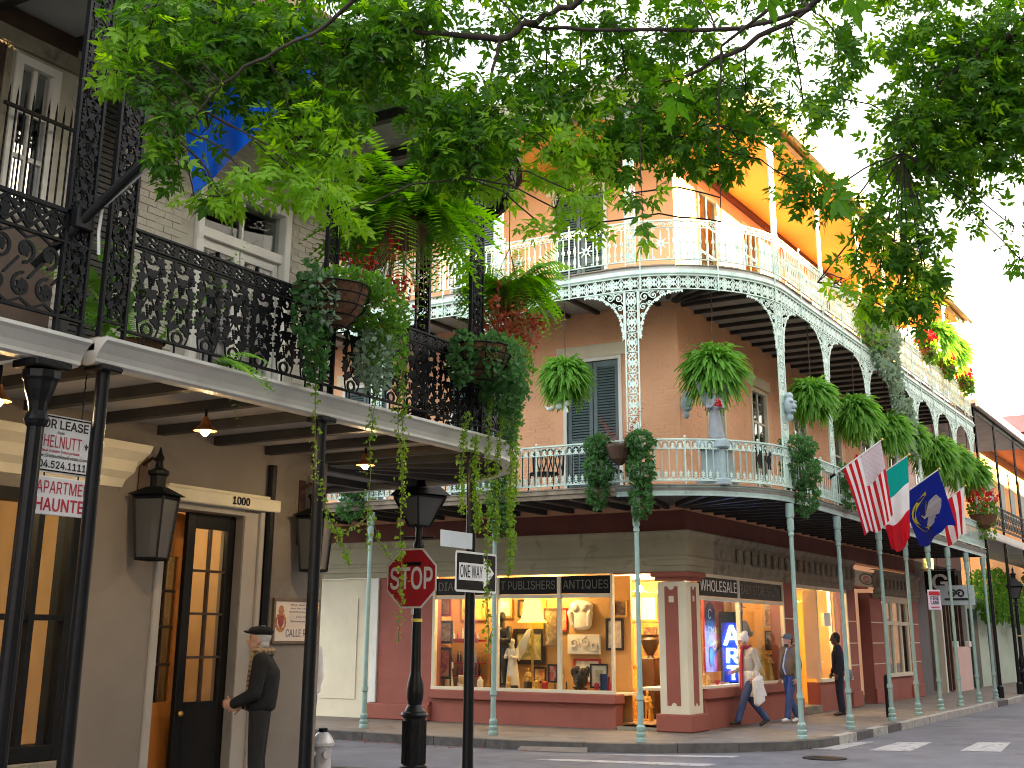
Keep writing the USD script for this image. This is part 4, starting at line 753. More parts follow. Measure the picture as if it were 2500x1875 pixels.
def person(label, loc, rz, J, cl, h=1.75, group=None, head_yaw=0.0, head_pitch=0.0):
    """J: joints in metres for a 1.75 m figure facing +x, left +y. cl: clothing choices."""
    k = h/1.75; J = {a: np.array(b, float)*k for a, b in J.items()}; sk = cl.get('skin', skin)
    t = thing('person', label, 'person', loc, group, rz)
    P = lambda n, m, ma, sm=60: put(t, n, m, ma, smooth=sm, local=True)
    hd = J['head']; cy_, sy_ = math.cos(head_yaw), math.sin(head_yaw); cp_, sp_ = math.cos(head_pitch), math.sin(head_pitch)
    R = np.array([[cy_, -sy_, 0], [sy_, cy_, 0], [0, 0, 1]])@np.array([[cp_, 0, -sp_], [0, 1, 0], [sp_, 0, cp_]])
    H = lambda x, y, z: hd+R@np.array([x, y, z])*k
    def he(p, r): 
        m = m3.Manifold.sphere(1.0, 20).scale([q*k for q in r]).transform(np.c_[R, H(*p)]); return m
    head = [he((0, 0, .03), (.098, .075, .11)), he((.025, 0, -.045), (.07, .058, .075)), he((.045, 0, -.09), (.038, .034, .028)), he((.075, 0, .035), (.026, .05, .014)), m3.Manifold.batch_hull([_sph(H(.085, 0, .03), .010*k), _sph(H(.115, 0, -.02), .014*k), _sph(H(.085, 0, -.028), .016*k)]), he((.085, 0, -.058), (.014, .024, .008)), he((.0, .076, -.005), (.022, .012, .034)), he((.0, -.076, -.005), (.022, .012, .034))]
    nk = chain([J['neck']-np.array([0, 0, .03]), H(-.01, 0, -.05)], [.062*k, .056*k])
    parts = head+[nk]
    for s_, c in (('l', 1), ('r', -1)):
        wr, hn = J['wr'+s_], J['hn'+s_]; parts += [chain([lerp(J['el'+s_], wr, .7), wr], [.034*k, .028*k])]+hand_parts(wr, hn-wr, c, curl=cl.get('curl', .7), s=k)
    # torso, arms and legs under the clothes keep it one body
    tor = m3.Manifold.batch_hull([ell(J['pelvis'], (.11*k, .15*k, .10*k)), ell(J['chest'], (.11*k, .165*k, .13*k))])
    for s_ in 'lr': parts += [chain([J['sh'+s_], J['el'+s_], lerp(J['el'+s_], J['wr'+s_], .8)], [.05*k, .04*k, .033*k]), chain([J['hip'+s_], J['kn'+s_], J['an'+s_]], [.075*k, .052*k, .038*k])]
    parts += [tor, chain([J['chest'], J['neck']], [.08*k, .06*k])]
    P('body', fuse(parts, .022, 3), sk)
    P('eyes', join(M().ball(H(.083, .028, .022), .0095*k), M().ball(H(.083, -.028, .022), .0095*k)), mat('eye_dark', (.03, .025, .02), .2))
    e = cl.get('bulk', 1.0)
    def top(b, sleeves=True, length=0.0, open_=None):
        Q = [m3.Manifold.batch_hull([ell(J['pelvis']+np.array([0, 0, .02-length])*k, (.135*k*b*(1+length*.25), .172*k*b*(1+length*.2), .07*k)), ell(lerp(J['pelvis'], J['chest'], .45)+np.array([cl.get('belly', 0), 0, 0])*k, (.135*k*b, .165*k*b, .1*k)), ell(J['chest'], (.132*k*b, .19*k*b, .13*k))]),
             m3.Manifold.batch_hull([ell(J['chest']+np.array([0, 0, .05])*k, (.11*k*b, .17*k*b, .09*k)), _sph(J['shl'], .068*k*b), _sph(J['shr'], .068*k*b), _sph(J['neck']-np.array([.01, 0, .03])*k, .075*k)])]
        if sleeves:
            for s_ in 'lr': Q.append(chain([J['sh'+s_], J['el'+s_], lerp(J['el'+s_], J['wr'+s_], .93)], [.074*k*b, .058*k*b, .046*k*b]))
        return Q
    if cl.get('shirt'): P('shirt', fuse(top(.93, False), .035, 4), cl['shirt'])
    if cl.get('coat'):
        Q = top(1.0*e, True, cl.get('length', 0))
        m = m3.Manifold.batch_boolean(Q, m3.OpType.Add)
        if cl.get('open'):
            c = J['chest']; w = m3.Manifold.batch_hull([_sph(c+np.array([.3, .075, -.9])*k, .01), _sph(c+np.array([.3, -.075, -.9])*k, .01), _sph(c+np.array([.3, .05, .2])*k, .01), _sph(c+np.array([.3, -.05, .2])*k, .01), _sph(c+np.array([.02, .0, .2])*k, .01), _sph(c+np.array([.02, 0, -.9])*k, .01)]); m = m-w
        P('coat', fuse([m], .03, 5), cl['coat'])
    tr = [m3.Manifold.batch_hull([ell(J['pelvis']+np.array([0, 0, .03])*k, (.122*k, .158*k, .08*k)), _sph(J['hipl'], .095*k), _sph(J['hipr'], .095*k)])]
    for s_ in 'lr': tr.append(chain([J['hip'+s_], J['kn'+s_], lerp(J['kn'+s_], J['an'+s_], .94)], [.098*k, .074*k, .066*k]))
    P('trousers', fuse(tr, .035, 4), cl['trousers'])
    for s_ in 'lr':
        a, to = J['an'+s_], J['to'+s_]; P('shoe', fuse([m3.Manifold.batch_hull([_sph(a-np.array([0, 0, .02])*k, .042*k), _sph(lerp(a, to, -.28)-np.array([0, 0, .045])*k, .03*k), _sph(to+np.array([0, .018, 0])*k, .026*k), _sph(to-np.array([0, .018, 0])*k, .026*k)])], .025, 3), cl.get('shoes', shoe))
    hat = cl.get('hat')
    if cl.get('hair'): P('hair', fuse([he((-.022, 0, .045), (.094, .084, .105))-he((.09, 0, -.03), (.09, .12, .10)), he((-.055, 0, -.03), (.052, .07, .06))], .02, 3), cl['hair'])
    if cl.get('beard'): P('beard', fuse([he((.045, 0, -.085), (.05, .055, .05))], .02, 2), cl['beard'])
    if hat == 'flat': P('flat_cap', fuse([he((.0, 0, .085), (.125, .10, .052)), he((.10, 0, .068), (.07, .075, .016)), he((-.03, 0, .10), (.1, .095, .045))], .02, 4), cl['hatm'])
    if hat == 'cap': P('baseball_cap', fuse([he((-.005, 0, .068), (.108, .092, .085)), he((.125, 0, .062), (.075, .068, .011))], .02, 3), cl['hatm'])
    if hat == 'beanie': P('knit_hat', fuse([he((-.012, 0, .065), (.112, .10, .115)), he((-.005, 0, .035), (.116, .104, .035)), he((-.05, 0, .16), (.06, .06, .05))], .02, 3), cl['hatm'])
    if hat == 'hood': P('hood', fuse([he((-.015, 0, .02), (.125, .112, .145))-he((.13, 0, .0), (.085, .075, .1))], .02, 3), cl['hatm'])
    if cl.get('scarf'):
        n = J['neck']+np.array([0, 0, .03])*k; sc = [chain([n+np.array([.085*math.cos(a), .085*math.sin(a), .012*math.sin(3*a)])*k for a in np.linspace(0, 2*PI, 13)], [.04*k]*13, 10)]
        c = J['chest']; sc += [m3.Manifold.batch_hull([_sph(n+np.array([.09, .03, -.02])*k, .034*k), _sph(c+np.array([.155, .05, -.1])*k, .02), _sph(c+np.array([.15, -.02, -.1])*k, .02)]), m3.Manifold.batch_hull([_sph(c+np.array([.155, .05, -.1])*k, .02), _sph(c+np.array([.15, -.02, -.1])*k, .02), _sph(c+np.array([.16, .05, -cl.get('slen', .34)])*k, .018), _sph(c+np.array([.16, -.03, -cl.get('slen', .34)])*k, .018)])]
        P('scarf', fuse(sc, .025, 3), cl['scarf'])
    return t, J, P
def stand(**o):
    J = dict(pelvis=(0, 0, .95), chest=(0, 0, 1.27), neck=(0, 0, 1.46), head=(.02, 0, 1.60), shl=(0, .175, 1.40), shr=(0, -.175, 1.40), ell=(-.02, .225, 1.12), elr=(-.02, -.225, 1.12), wrl=(.06, .22, .88), wrr=(.06, -.22, .88), hnl=(.09, .21, .78), hnr=(.09, -.21, .78),
             hipl=(0, .09, .90), hipr=(0, -.09, .90), knl=(.01, .095, .49), knr=(.01, -.095, .49), anl=(-.02, .10, .085), anr=(-.02, -.10, .085), tol=(.14, .115, .03), tor=(.14, -.115, .03)); J.update(o); return J
# man by the door: back of the shoulder to the street, looking up the street
hairw = mat('grey_hair', (.42, .40, .38), .8, .15, 30)
t, J, P = person('person in black jacket, tan plaid scarf and black flat cap standing by the street door', (9.72, 8.55, .14), math.radians(124), stand(chest=(-.03, 0, 1.27), head=(.05, 0, 1.595), ell=(.03, .24, 1.10), wrl=(.24, .2, 1.0), hnl=(.33, .16, 1.0), elr=(.0, -.245, 1.10), wrr=(.2, -.2, .97), hnr=(.29, -.15, .95)),
    dict(coat=blackcloth, trousers=charcoal, hat='flat', hatm=blackcloth, hair=hairw, scarf=plaid, bulk=1.13, slen=.32), 1.71, head_pitch=.12)
# walkers on the far pavement
walk = stand(hipl=(0, .09, .90), hipr=(0, -.09, .90), knl=(.20, .09, .52), anl=(.36, .09, .11), tol=(.51, .10, .075), knr=(-.06, -.09, .49), anr=(-.38, -.09, .13), tor=(-.25, -.10, .03), chest=(.04, 0, 1.26), neck=(.07, 0, 1.45), head=(.12, 0, 1.58), elr=(.02, -.22, 1.12), wrr=(.22, -.19, 1.02), hnr=(.31, -.17, 1.0), ell=(-.06, .23, 1.13), wrl=(.05, .24, .92), hnl=(.09, .23, .83), pelvis=(0, 0, .94))
t, J, P = person('person in white knit hat, long pale coat and crimson scarf walking with a white bag', (23.75, 8.75, .14), math.radians(140), walk, dict(coat=greyknit, trousers=denim, hat='beanie', hatm=mat('lilac_white_knit', (.66, .64, .72), .95, .1, 20, .6, 120), scarf=redcloth, slen=.55, length=.16, bulk=1.02), 1.70)
P('coat_skirt', fuse([m3.Manifold.batch_hull([ell((-.0, 0, .98), (.17, .2, .06)), ell((-.10, 0, .56), (.22, .21, .03))])-m3.Manifold.batch_hull([ell((.34, 0, 1.0), (.16, .3, .05)), ell((.28, 0, .45), (.16, .3, .1))])], .04, 2), whitecloth)
bagw = thing('carrier_bag', 'white shopping bag with grey print held by the walker in the white hat', 'bag', (23.55, 8.5, .66))
mb = M().obox((23.5, 8.5, .80), (.95, .1, .12), (0, 1, 0), .23, .06, .25, .04); put(bagw, 'sack', mb, whitecloth); put(bagw, 'print', M().obox((23.5, 8.447, .86), (.95, .1, .12), (0, 1, 0), .11, .004, .07), charcoal); put(bagw, 'handle', M().tube([(23.42, 8.5, 1.03), (23.46, 8.52, 1.12), (23.5, 8.53, 1.15), (23.54, 8.52, 1.12), (23.58, 8.5, 1.05)], .008, 6), whitecloth)
t, J, P = person('person in grey cap, open tan jacket, white shirt and jeans walking past the bright shop', (25.28, 8.47, .14), math.radians(150), stand(pelvis=(0, 0, .94), hipl=(0, .09, .9), hipr=(0, -.09, .9), knl=(.14, .1, .51), anl=(.22, .1, .10), tol=(.36, .12, .06), knr=(-.02, -.09, .49), anr=(-.24, -.09, .10), tor=(-.1, -.1, .03), ell=(.0, .27, 1.12), wrl=(.08, .28, .88), hnl=(.11, .28, .79), elr=(-.02, -.27, 1.12), wrr=(.02, -.28, .87), hnr=(.05, -.28, .78)),
    dict(coat=tan, shirt=whitecloth, trousers=denim, hat='cap', hatm=mat('grey_cap', (.12, .14, .17), .9, .2, 20), beard=mat('brown_beard', (.09, .05, .035), .9, .2, 30), hair=mat('dark_hair', (.03, .02, .015), .8, .2, 30), open=True, bulk=1.24, belly=.05, shoes=shoe_w), 1.70)
t, J, P = person('person in navy jacket and dark jeans standing before the orange shop', (28.2, 8.35, .14), math.radians(112), stand(head=(.04, 0, 1.595), elr=(.02, -.22, 1.11), wrr=(.12, -.2, .9), hnr=(.16, -.19, .81)), dict(coat=navy, trousers=navy, hair=mat('black_hair', (.012, .01, .01), .8, .2, 30), bulk=1.08, skin=skin_dk), 1.74)
hb = solo('hip_bag', M().obox((28.55, 8.22, .98), (1, .2, 0), (0, 1, 0), .13, .06, .11, .04), mat('grey_bag', (.16, .16, .17), .6, .2, 12), 'grey shoulder bag at the hip of the person in navy', 'bag', smooth=40)
t, J, P = person('person in white puffy jacket and jeans half hidden behind the left building corner', (12.12, 9.98, .14), math.radians(160), stand(chest=(.04, 0, 1.27), head=(.08, 0, 1.59)), dict(coat=whitecloth, trousers=denim, hair=hairw, bulk=1.22, hat='hood', hatm=whitecloth, shoes=mat('brown_boot', (.16, .07, .03), .6, .2, 9)), 1.78)
def statuette(parent, name, loc, h, material, rz=0.0, wings=0.0, robe=True, arms=.6, base=True, res=.02):
    """a small robed figure, local units scaled to h"""
    s = h/1.8; Q = [ell((0, 0, 1.66), (.1, .085, .125)), chain([(0, 0, 1.42), (0, 0, 1.6)], [.07, .055]), m3.Manifold.batch_hull([ell((0, 0, 1.3), (.13, .2, .14)), ell((0, 0, 1.0), (.13, .16, .08))])]
    Q.append(m3.Manifold.batch_hull([ell((0, 0, 1.0), (.14, .17, .08)), ell((0, 0, .55), (.19, .22, .08)), ell((.02, .03, .1), (.26, .27, .08))]) if robe else chain([(0, .08, .95), (.05, .1, .5), (0, .1, .08)], [.1, .07, .05])+chain([(0, -.08, .95), (-.02, -.1, .5), (-.06, -.1, .08)], [.1, .07, .05]))
    for c in (1, -1): Q.append(chain([(0, c*.19, 1.38), (.08, c*.26, 1.12), (.1+.2*arms, c*(.22-.14*arms), 1.02+.16*arms), (.14+.24*arms, c*(.18-.13*arms), 1.06+.18*arms)], [.075, .062, .05, .035]))
    if base: Q.append(m3.Manifold.cylinder(.07, .3, .3, 16))
    if wings:
        for c in (1, -1):
            Q += [m3.Manifold.batch_hull([_sph((-.12, c*.08, 1.35), .04), _sph((-.2, c*.5*wings, 1.55+.5*wings), .03), _sph((-.22, c*.66*wings, 1.5+.62*wings), .02), _sph((-.18, c*.16*wings, 1.0), .015), _sph((-.2, c*.42*wings, 1.35), .015)])]
    m = fuse(Q, res/s if s > .3 else .045, 3); v, f = m.get(); c_, s_ = math.cos(rz), math.sin(rz); v = v*s; v = np.c_[v[:, 0]*c_-v[:, 1]*s_, v[:, 0]*s_+v[:, 1]*c_, v[:, 2]]+np.array(loc)
    return put(parent, name, M().add(v, f), material, smooth=50)
# ---------------------------------------------------------------- lamps that are lit
bulb_m = glow('warm_bulb', (1, .62, .26), 14.0); bulb_hot = glow('bright_bulb', (1, .78, .45), 34.0); shade_m = glow('glowing_shade', (1, .60, .06), .55)
def slight(parent, loc, inten, r=.05, col=(1, .55, .17)):
    p = upath(parent, 'light'); l = UsdLux.SphereLight.Define(stage, p); l.CreateRadiusAttr(r); l.CreateIntensityAttr(inten); l.CreateColorAttr(Gf.Vec3f(*col)); root = '/'.join(parent.split('/')[:3]); l.AddTranslateOp().Set(Gf.Vec3d(*(np.array(loc, float)-LOC[root])))
def ceiling_lamp(label, loc, inten, n=1, z1=2.9, rad=.25, group=None):
    t = thing('ceiling_lamp', label, 'lamp', loc, group); x, y, z = loc
    put(t, 'rod', M().tube([(x, y, z+.06), (x, y, z1)], .01, 6), gold)
    if n == 1: put(t, 'socket', M().lathe([(.02, 0), (.04, .02), (.03, .08), (.01, .09)], (x, y, z+.03), 10), gold); put(t, 'bulb', M().ball((x, y, z), .045, 2), bulb_hot)
    else:
        arms = M()
        for k in range(n):
            a = k/n*2*PI+.4; ex, ey = x+rad*math.cos(a), y+rad*math.sin(a)
            arms.tube([(x, y, z+.02), ((x+ex)/2, (y+ey)/2, z-.06), (ex, ey, z-.01)], .009, 6)
        put(t, 'arms', arms, gold)
        for k in range(n):
            a = k/n*2*PI+.4; put(t, 'bulb', M().ball((x+rad*math.cos(a), y+rad*math.sin(a), z+.035), .058, 2), bulb_hot)
    slight(t, (x, y, z-.14), inten); return t
ceiling_lamp('brass lamp over the picture window, nearest the pink pier', (22.25, 13.9, 2.72), 33)
ceiling_lamp('brass lamp over the angel in the picture window', (22.2, 12.3, 2.72), 33)
ceiling_lamp('brass chandelier with bright bulbs inside the open shop doorway', (23.6, 10.95, 2.66), 67, 6, rad=.5)
ceiling_lamp('brass lamp behind the blue neon sign', (25.9, 9.75, 2.62), 33)
ceiling_lamp('brass lamp by the corner pillar in the wholesale window', (23.2, 9.8, 2.7), 27)
ceiling_lamp('twin bulb lamp in the orange shop', (29.6, 9.75, 2.62), 45, 3, rad=.3)
ceiling_lamp('lamp inside the left shop window', (6.4, 10.2, 3.1), 10, z1=3.5); ceiling_lamp('lamp inside the hall behind the dark door', (9.4, 10.3, 3.0), 10, z1=3.5); ceiling_lamp('second lamp inside the left shop, away from the door', (4.6, 10.4, 3.1), 6, z1=3.5)
for loc, l in (((7.74, 7.6, 3.43), 'lit bulb under a flared copper shade, over the door numbered 1000'), ((10.24, 7.79, 3.44), 'lit bulb under a flared copper shade behind the hanging vines'), ((5.69, 7.62, 3.36), 'lit bulb under a flared copper shade at the far left edge')):
    t = thing('gallery_lamp', l, 'lamp', loc, 'bare lit lamps under the black gallery'); x, y, z = loc
    put(t, 'copper_shade', M().lathe([(.02, .10), (.035, .07), (.05, .03), (.10, -.015), (.098, -.02), (.045, .025), (.02, .06)], loc, 14), mat('copper', (.45, .17, .05), .35, .2, 6, metallic=.7)); put(t, 'stem', M().tube([(x, y, z+.09), (x, y, 3.60)], .012, 6), iron)
    put(t, 'bulb', M().lathe([(.01, .03), (.035, .0), (.04, -.03), (.02, -.06), (.002, -.065)], loc, 12), bulb_hot); slight(t, (x, y, z-.1), 9, .035)

# ---------------------------------------------------------------- street furniture
lp = (13.64, 9.46)
t = thing('street_lamp', 'black cast iron street lamp with four sided lantern carrying the stop sign', 'street lamp', (*lp, .14))
base = M().lathe([(.17, 0), (.17, .06), (.145, .08), (.142, .62), (.16, .64), (.175, .66), (.16, .69), (.13, .70), (.11, .74), (.085, .78), (.105, .86), (.11, .95), (.10, 1.04), (.075, 1.14), (.066, 1.2), (.06, 1.8), (.055, 2.7), (.07, 2.72), (.07, 2.76), (.05, 2.8), (.045, 2.95), (.06, 3.0), (.02, 3.02)], (*lp, .14), 24)
put(t, 'post', base, iron_post, smooth=35)
fl = M()
for k in range(20):
    a = k/20*2*PI; fl.tube([(lp[0]+.144*math.cos(a+j*.12), lp[1]+.144*math.sin(a+j*.12), .23+j*.10) for j in range(6)], .011, 5)
put(t, 'spiral_fluting', fl, iron_post); put(t, 'yellow_band', M().lathe([(.068, 0), (.07, .02), (.068, .04)], (*lp, 1.92), 16), mat('yellow_tape', (.55, .45, .08), .5)); put(t, 'ladder_bar', M().tube([(lp[0]-.02, lp[1]+.22, 2.98), (lp[0]+.02, lp[1]-.22, 2.98)], .016, 8), iron_post)
def lantern(parent, c, w0, w1, z0, z1, zt, glassmat, rot=PI/4, roof=True):
    x, y = c; fr = M(); co = lambda w, z: [np.array([x+w*math.sqrt(2)*math.cos(rot+k*PI/2), y+w*math.sqrt(2)*math.sin(rot+k*PI/2), z]) for k in range(4)]
    A0, A1 = co(w0, z0), co(w1, z1)
    for k in range(4):
        k2 = (k+1) % 4; fr.tube([A0[k], A1[k]], .014, 4).tube([A0[k], A0[k2]], .014, 4).tube([A1[k], A1[k2]], .02, 4)
    f = put(parent, 'lantern_frame', fr, iron)
    for k in range(4): put(f, 'pane', M().quad(A0[k]*.985+A0[(k+2) % 4]*.015, A0[(k+1) % 4]*.985+A0[(k+3) % 4]*.015, A1[(k+1) % 4]*.985+A1[(k+3) % 4]*.015, A1[k]*.985+A1[(k+2) % 4]*.015), glassmat)
    B1, B2 = co(w1+.05, z1+.02), co(.07, zt); r = M().add(np.array(B1+B2), [[0, 1, 5, 4], [1, 2, 6, 5], [2, 3, 7, 6], [3, 0, 4, 7], [3, 2, 1, 0]])
    r.lathe([(.07, zt-.0), (.075, zt+.1), (.1, zt+.12), (.1, zt+.15), (.04, zt+.18), (.03, zt+.24), (.045, zt+.27), (.02, zt+.32), (.003, zt+.38)], (x, y, 0), 10); put(parent, 'lantern_roof', r, iron)
frost = mat('frosted_lantern_glass', (.05, .05, .052), .35, .1, 3, spec=.6)
lantern(t, lp, .10, .24, 3.13, 3.5, 3.78, frost, math.radians(30))
t = thing('stop_sign', 'red octagonal stop sign with white border on the street lamp', 'sign', (13.5, 9.46, 2.46))
oc = Polygon([(.372/math.cos(PI/8)*math.cos(PI/8+k*PI/4), .372/math.cos(PI/8)*math.sin(PI/8+k*PI/4)) for k in range(8)])
th = math.radians(-3); ex = np.array([-math.sin(th), -math.cos(th), 0]); fS = basis((13.5, 9.46, 2.46), ex, (0, 0, 1), np.cross(ex, (0, 0, 1)))
signred = mat('sign_red', (.38, .012, .02), .45, .12, 5, stain=((.26, .01, .015), 6, .62)); signwhite = mat('sign_white', (.72, .72, .74), .4, .05, 4)
put(t, 'plate', M().ext(oc, .006, fS), signwhite); put(t, 'red_field', M().ext(oc.buffer(-.022, join_style=2), .004, lambda v: fS(v+[0, 0, .0065])), signred)
put(t, 'lettering', text('STOP', .26, np.array([13.5, 9.46, 2.33])+np.cross(ex, (0, 0, 1))*.0115-ex*.32, ex, (0, 0, 1), .003, True, .64), signwhite); put(t, 'bracket', M().obox((13.56, 9.46, 2.46), (1, 0, 0), (0, 1, 0), .05, .03, .2), iron)
put(t, 'sticker', M().ext(sbox(-.11, .155, .14, .20), .002, lambda v: fS(v+[0, 0, .0115])), black_sign); put(t, 'sticker_drip', M().ext(sbox(.0, -.45, .045, -.374), .004, fS), signwhite)
t = thing('one_way_sign', 'black and white one way arrow sign on the black gallery post', 'sign', (11.06, 6.95, 2.4))
fO = basis((11.06, 6.955, 2.375), (1, 0, 0), (0, 0, 1), (0, -1, 0))
rr = sbox(-.39, -.2, .39, .2).buffer(-.03).buffer(.03); put(t, 'plate', M().ext(rr, .006, fO), signwhite); put(t, 'black_field', M().ext(rr.buffer(-.022), .003, lambda v: fO(v+[0, 0, .0065])), black_sign)
ar = Polygon([(-.335, -.085), (.13, -.085), (.13, -.155), (.335, .0), (.13, .155), (.13, .085), (-.335, .085)])
put(t, 'arrow', M().ext(ar, .003, lambda v: fO(v+[0, 0, .0098])), signwhite); put(t, 'lettering', text('ONE WAY', .12, (11.06-.315, 6.955-.0135, 2.318), (1, 0, 0), (0, 0, 1), .002, False, .42), black_sign)
put(t, 'clamp', M().lathe([(.06, 0), (.06, .04)], (11.07, 7.03, 2.44), 10).box(11.04, 11.10, 6.955, 7.0, 2.44, 2.48), iron)
t = solo('street_name_plate', M().box(10.42, 11.0, 6.965, 6.975, 2.60, 2.76, .002), mat('pale_blue_plate', (.62, .68, .76), .4, .04, 3), 'blank pale blue plate above the one way sign', 'sign')
# hydrant
t = thing('fire_hydrant', 'silver white fire hydrant with dark cap at the lower edge by the corner', 'hydrant', (12.3, 9.83, .14)); silverp = mat('silver_paint', (.55, .55, .58), .35, .12, 8, .2, 60, metallic=.2)
put(t, 'barrel', M().lathe([(.16, 0), (.16, .03), (.11, .05), (.105, .36), (.14, .37), (.14, .40), (.13, .41), (.115, .45), (.08, .5), (.045, .52), (.02, .525)], (12.3, 9.83, .14), 18), silverp, smooth=35); put(t, 'operating_nut', M().lathe([(.055, .52), (.055, .56), (.03, .565)], (12.3, 9.83, .14), 5), iron)
for a in (math.radians(150), math.radians(240), math.radians(60)): put(t, 'nozzle', M().tube([(12.3+.09*math.cos(a), 9.83+.09*math.sin(a), .42), (12.3+.17*math.cos(a), 9.83+.17*math.sin(a), .42)], .05, 8), silverp)
# bollard at the far kerb
solo('bollard', M().lathe([(.07, 0), (.07, .82), (.05, .86), (.0, .87)], (28.3, 7.35, .14), 12), iron, 'black round bollard on the far pavement before the darkened doorway', 'bollard', smooth=35)
# wall lanterns
copper_dk = mat('dark_copper', (.07, .035, .022), .5, .3, 9, .2, 40, metallic=.4)
for x, l in ((8.48, 'tall dark copper wall lantern at the left of the door numbered 1000'), (10.82, 'tall dark copper wall lantern above the tiled street plaque')):
    t = thing('wall_lantern', l, 'lantern', (x, YA-.22, 2.4), 'copper wall lanterns by the street door'); y = YA-.22
    lantern(t, (x, y), .11, .15, 2.42, 2.98, 3.08, frost, math.radians(62)); put(t, 'bracket', join(M().tube([(x, y+.21, 3.3), (x, y+.1, 3.36), (x, y, 3.32)], .016, 6), M().box(x-.05, x+.05, YA-.015, YA, 2.7, 3.4)), copper_dk)
# lease boards
t = thing('lease_sign', 'double white hanging board for lease with red lettering between the posts', 'sign', (6.05, 7.3, 2.55))
bd = put(t, 'upper_board', M().box(5.76, 6.29, 7.29, 7.31, 2.84, 3.25, .004), signwhite); put(bd, 'black_border', M().ext(sbox(-.255, -.195, .255, .195).difference(sbox(-.245, -.185, .245, .185)), .002, basis((6.025, 7.288, 3.045), (1, 0, 0), (0, 0, 1), (0, -1, 0))), black_sign)
tx = lambda s, h, x, z, fit, m_, b=False: put(bd, 'lettering', text(s, h, (x, 7.2885, z), (1, 0, 0), (0, 0, 1), .0015, b, fit), m_)
inkr = mat('red_ink', (.42, .02, .04), .5, .05); inkb = mat('black_ink', (.015, .015, .02), .5, .05); inkblue = mat('blue_ink', (.03, .04, .14), .5, .05)
tx('FOR LEASE', .06, 5.79, 3.155, .45, inkb, True); tx('Finis', .02, 5.97, 3.118, .06, inkb); tx('SHELNUTT', .085, 5.81, 3.02, .38, inkr); tx('Real Estate Enterprises', .02, 5.84, 2.985, .34, inkr); tx('www.ShelnuttRealEstate.com', .022, 5.79, 2.948, .46, inkb); tx('504.524.1111', .05, 5.79, 2.875, .46, inkb, True)
put(bd, 'emblem', M().ext(U(petal(0, -.02, 0, .03, .01), petal(0, 0, -.02, .015, .006), petal(0, 0, .02, .015, .006)), .0015, basis((6.235, 7.2885, 3.05), (1, 0, 0), (0, 0, 1), (0, -1, 0))), inkb)
b2 = put(t, 'lower_board', M().box(5.80, 6.40, 7.292, 7.308, 2.55, 2.815, .004), signwhite)
put(b2, 'lettering', text('APARTMENT', .085, (5.84, 7.2905, 2.70), (1, 0, 0), (0, 0, 1), .0015, False, .52), inkr); put(b2, 'lettering', text('HAUNTED', .085, (5.84, 7.2905, 2.58), (1, 0, 0), (0, 0, 1), .0015, True, .50), inkr)
ch = M()
for x in (5.86, 6.18):
    for k in range(10): ch.tube([(x+(k % 2)*.004, 7.3, 3.25+k*.033), (x, 7.3, 3.288+k*.033)], .006, 4)
put(t, 'chain', ch, iron); put(t, 'hook', M().tube([(5.9, 7.3, 2.84), (5.9, 7.3, 2.81)], .006, 5).tube([(6.2, 7.3, 2.84), (6.2, 7.3, 2.81)], .006, 5), iron)
# tiled street plaque
t = thing('street_plaque', 'pale tiled plaque with ornate crest and old Spanish street name', 'plaque', (10.85, 9.08, 1.67))
put(t, 'frame', join(M().box(10.44, 11.2, 9.07, 9.1, 1.66, 1.69, .004), M().box(10.44, 11.2, 9.07, 9.1, 2.10, 2.13, .004), M().box(10.44, 10.47, 9.071, 9.1, 1.69, 2.10), M().box(11.17, 11.2, 9.071, 9.1, 1.69, 2.10)), mat('aged_bronze', (.15, .10, .06), .5, .2, 9))
put(t, 'tile_face', M().box(10.47, 11.17, 9.085, 9.1, 1.69, 2.10), mat('cream_tiles', (.66, .56, .48), .35, .08, 4))
cr = basis((10.57, 9.084, 1.9), (1, 0, 0), (0, 0, 1), (0, -1, 0)); crest = mat('crest_orange', (.42, .16, .05), .5, .35, 30)
put(t, 'crest', M().ext(U(Point(0, .12).buffer(.035, 4), sbox(-.045, .08, .045, .11), st(arc(0, -.02, .075, 0, 360, 20), .012), *[Point(.075*math.cos(k), -.02+.09*math.sin(k)).buffer(.015, 3) for k in np.arange(0, 6.2, .45)]), .002, cr), crest); put(t, 'crest_shield', M().ext(Polygon([(-.045, .05), (.045, .05), (.045, -.03), (0, -.09), (-.045, -.03)]), .003, cr), mat('crest_red', (.30, .05, .04), .5, .3, 40))
for s, h, z, x, w in (('When New Orleans', .018, 2.055, 10.72, .4), ('was the capital of', .015, 2.02, 10.72, .4), ('the Spanish Province of Louisiana', .015, 1.985, 10.70, .44), ('1762  1803', .018, 1.93, 10.82, .2), ('This street bore the name', .016, 1.885, 10.72, .4)): put(t, 'lettering', text(s, h, (x, 9.0845, z), (1, 0, 0), (0, 0, 1), .001, False, w), inkblue)
put(t, 'street_name', text('CALLE REAL', .075, (10.66, 9.0845, 1.735), (1, 0, 0), (0, 0, 1), .0015, False, .48), inkblue)
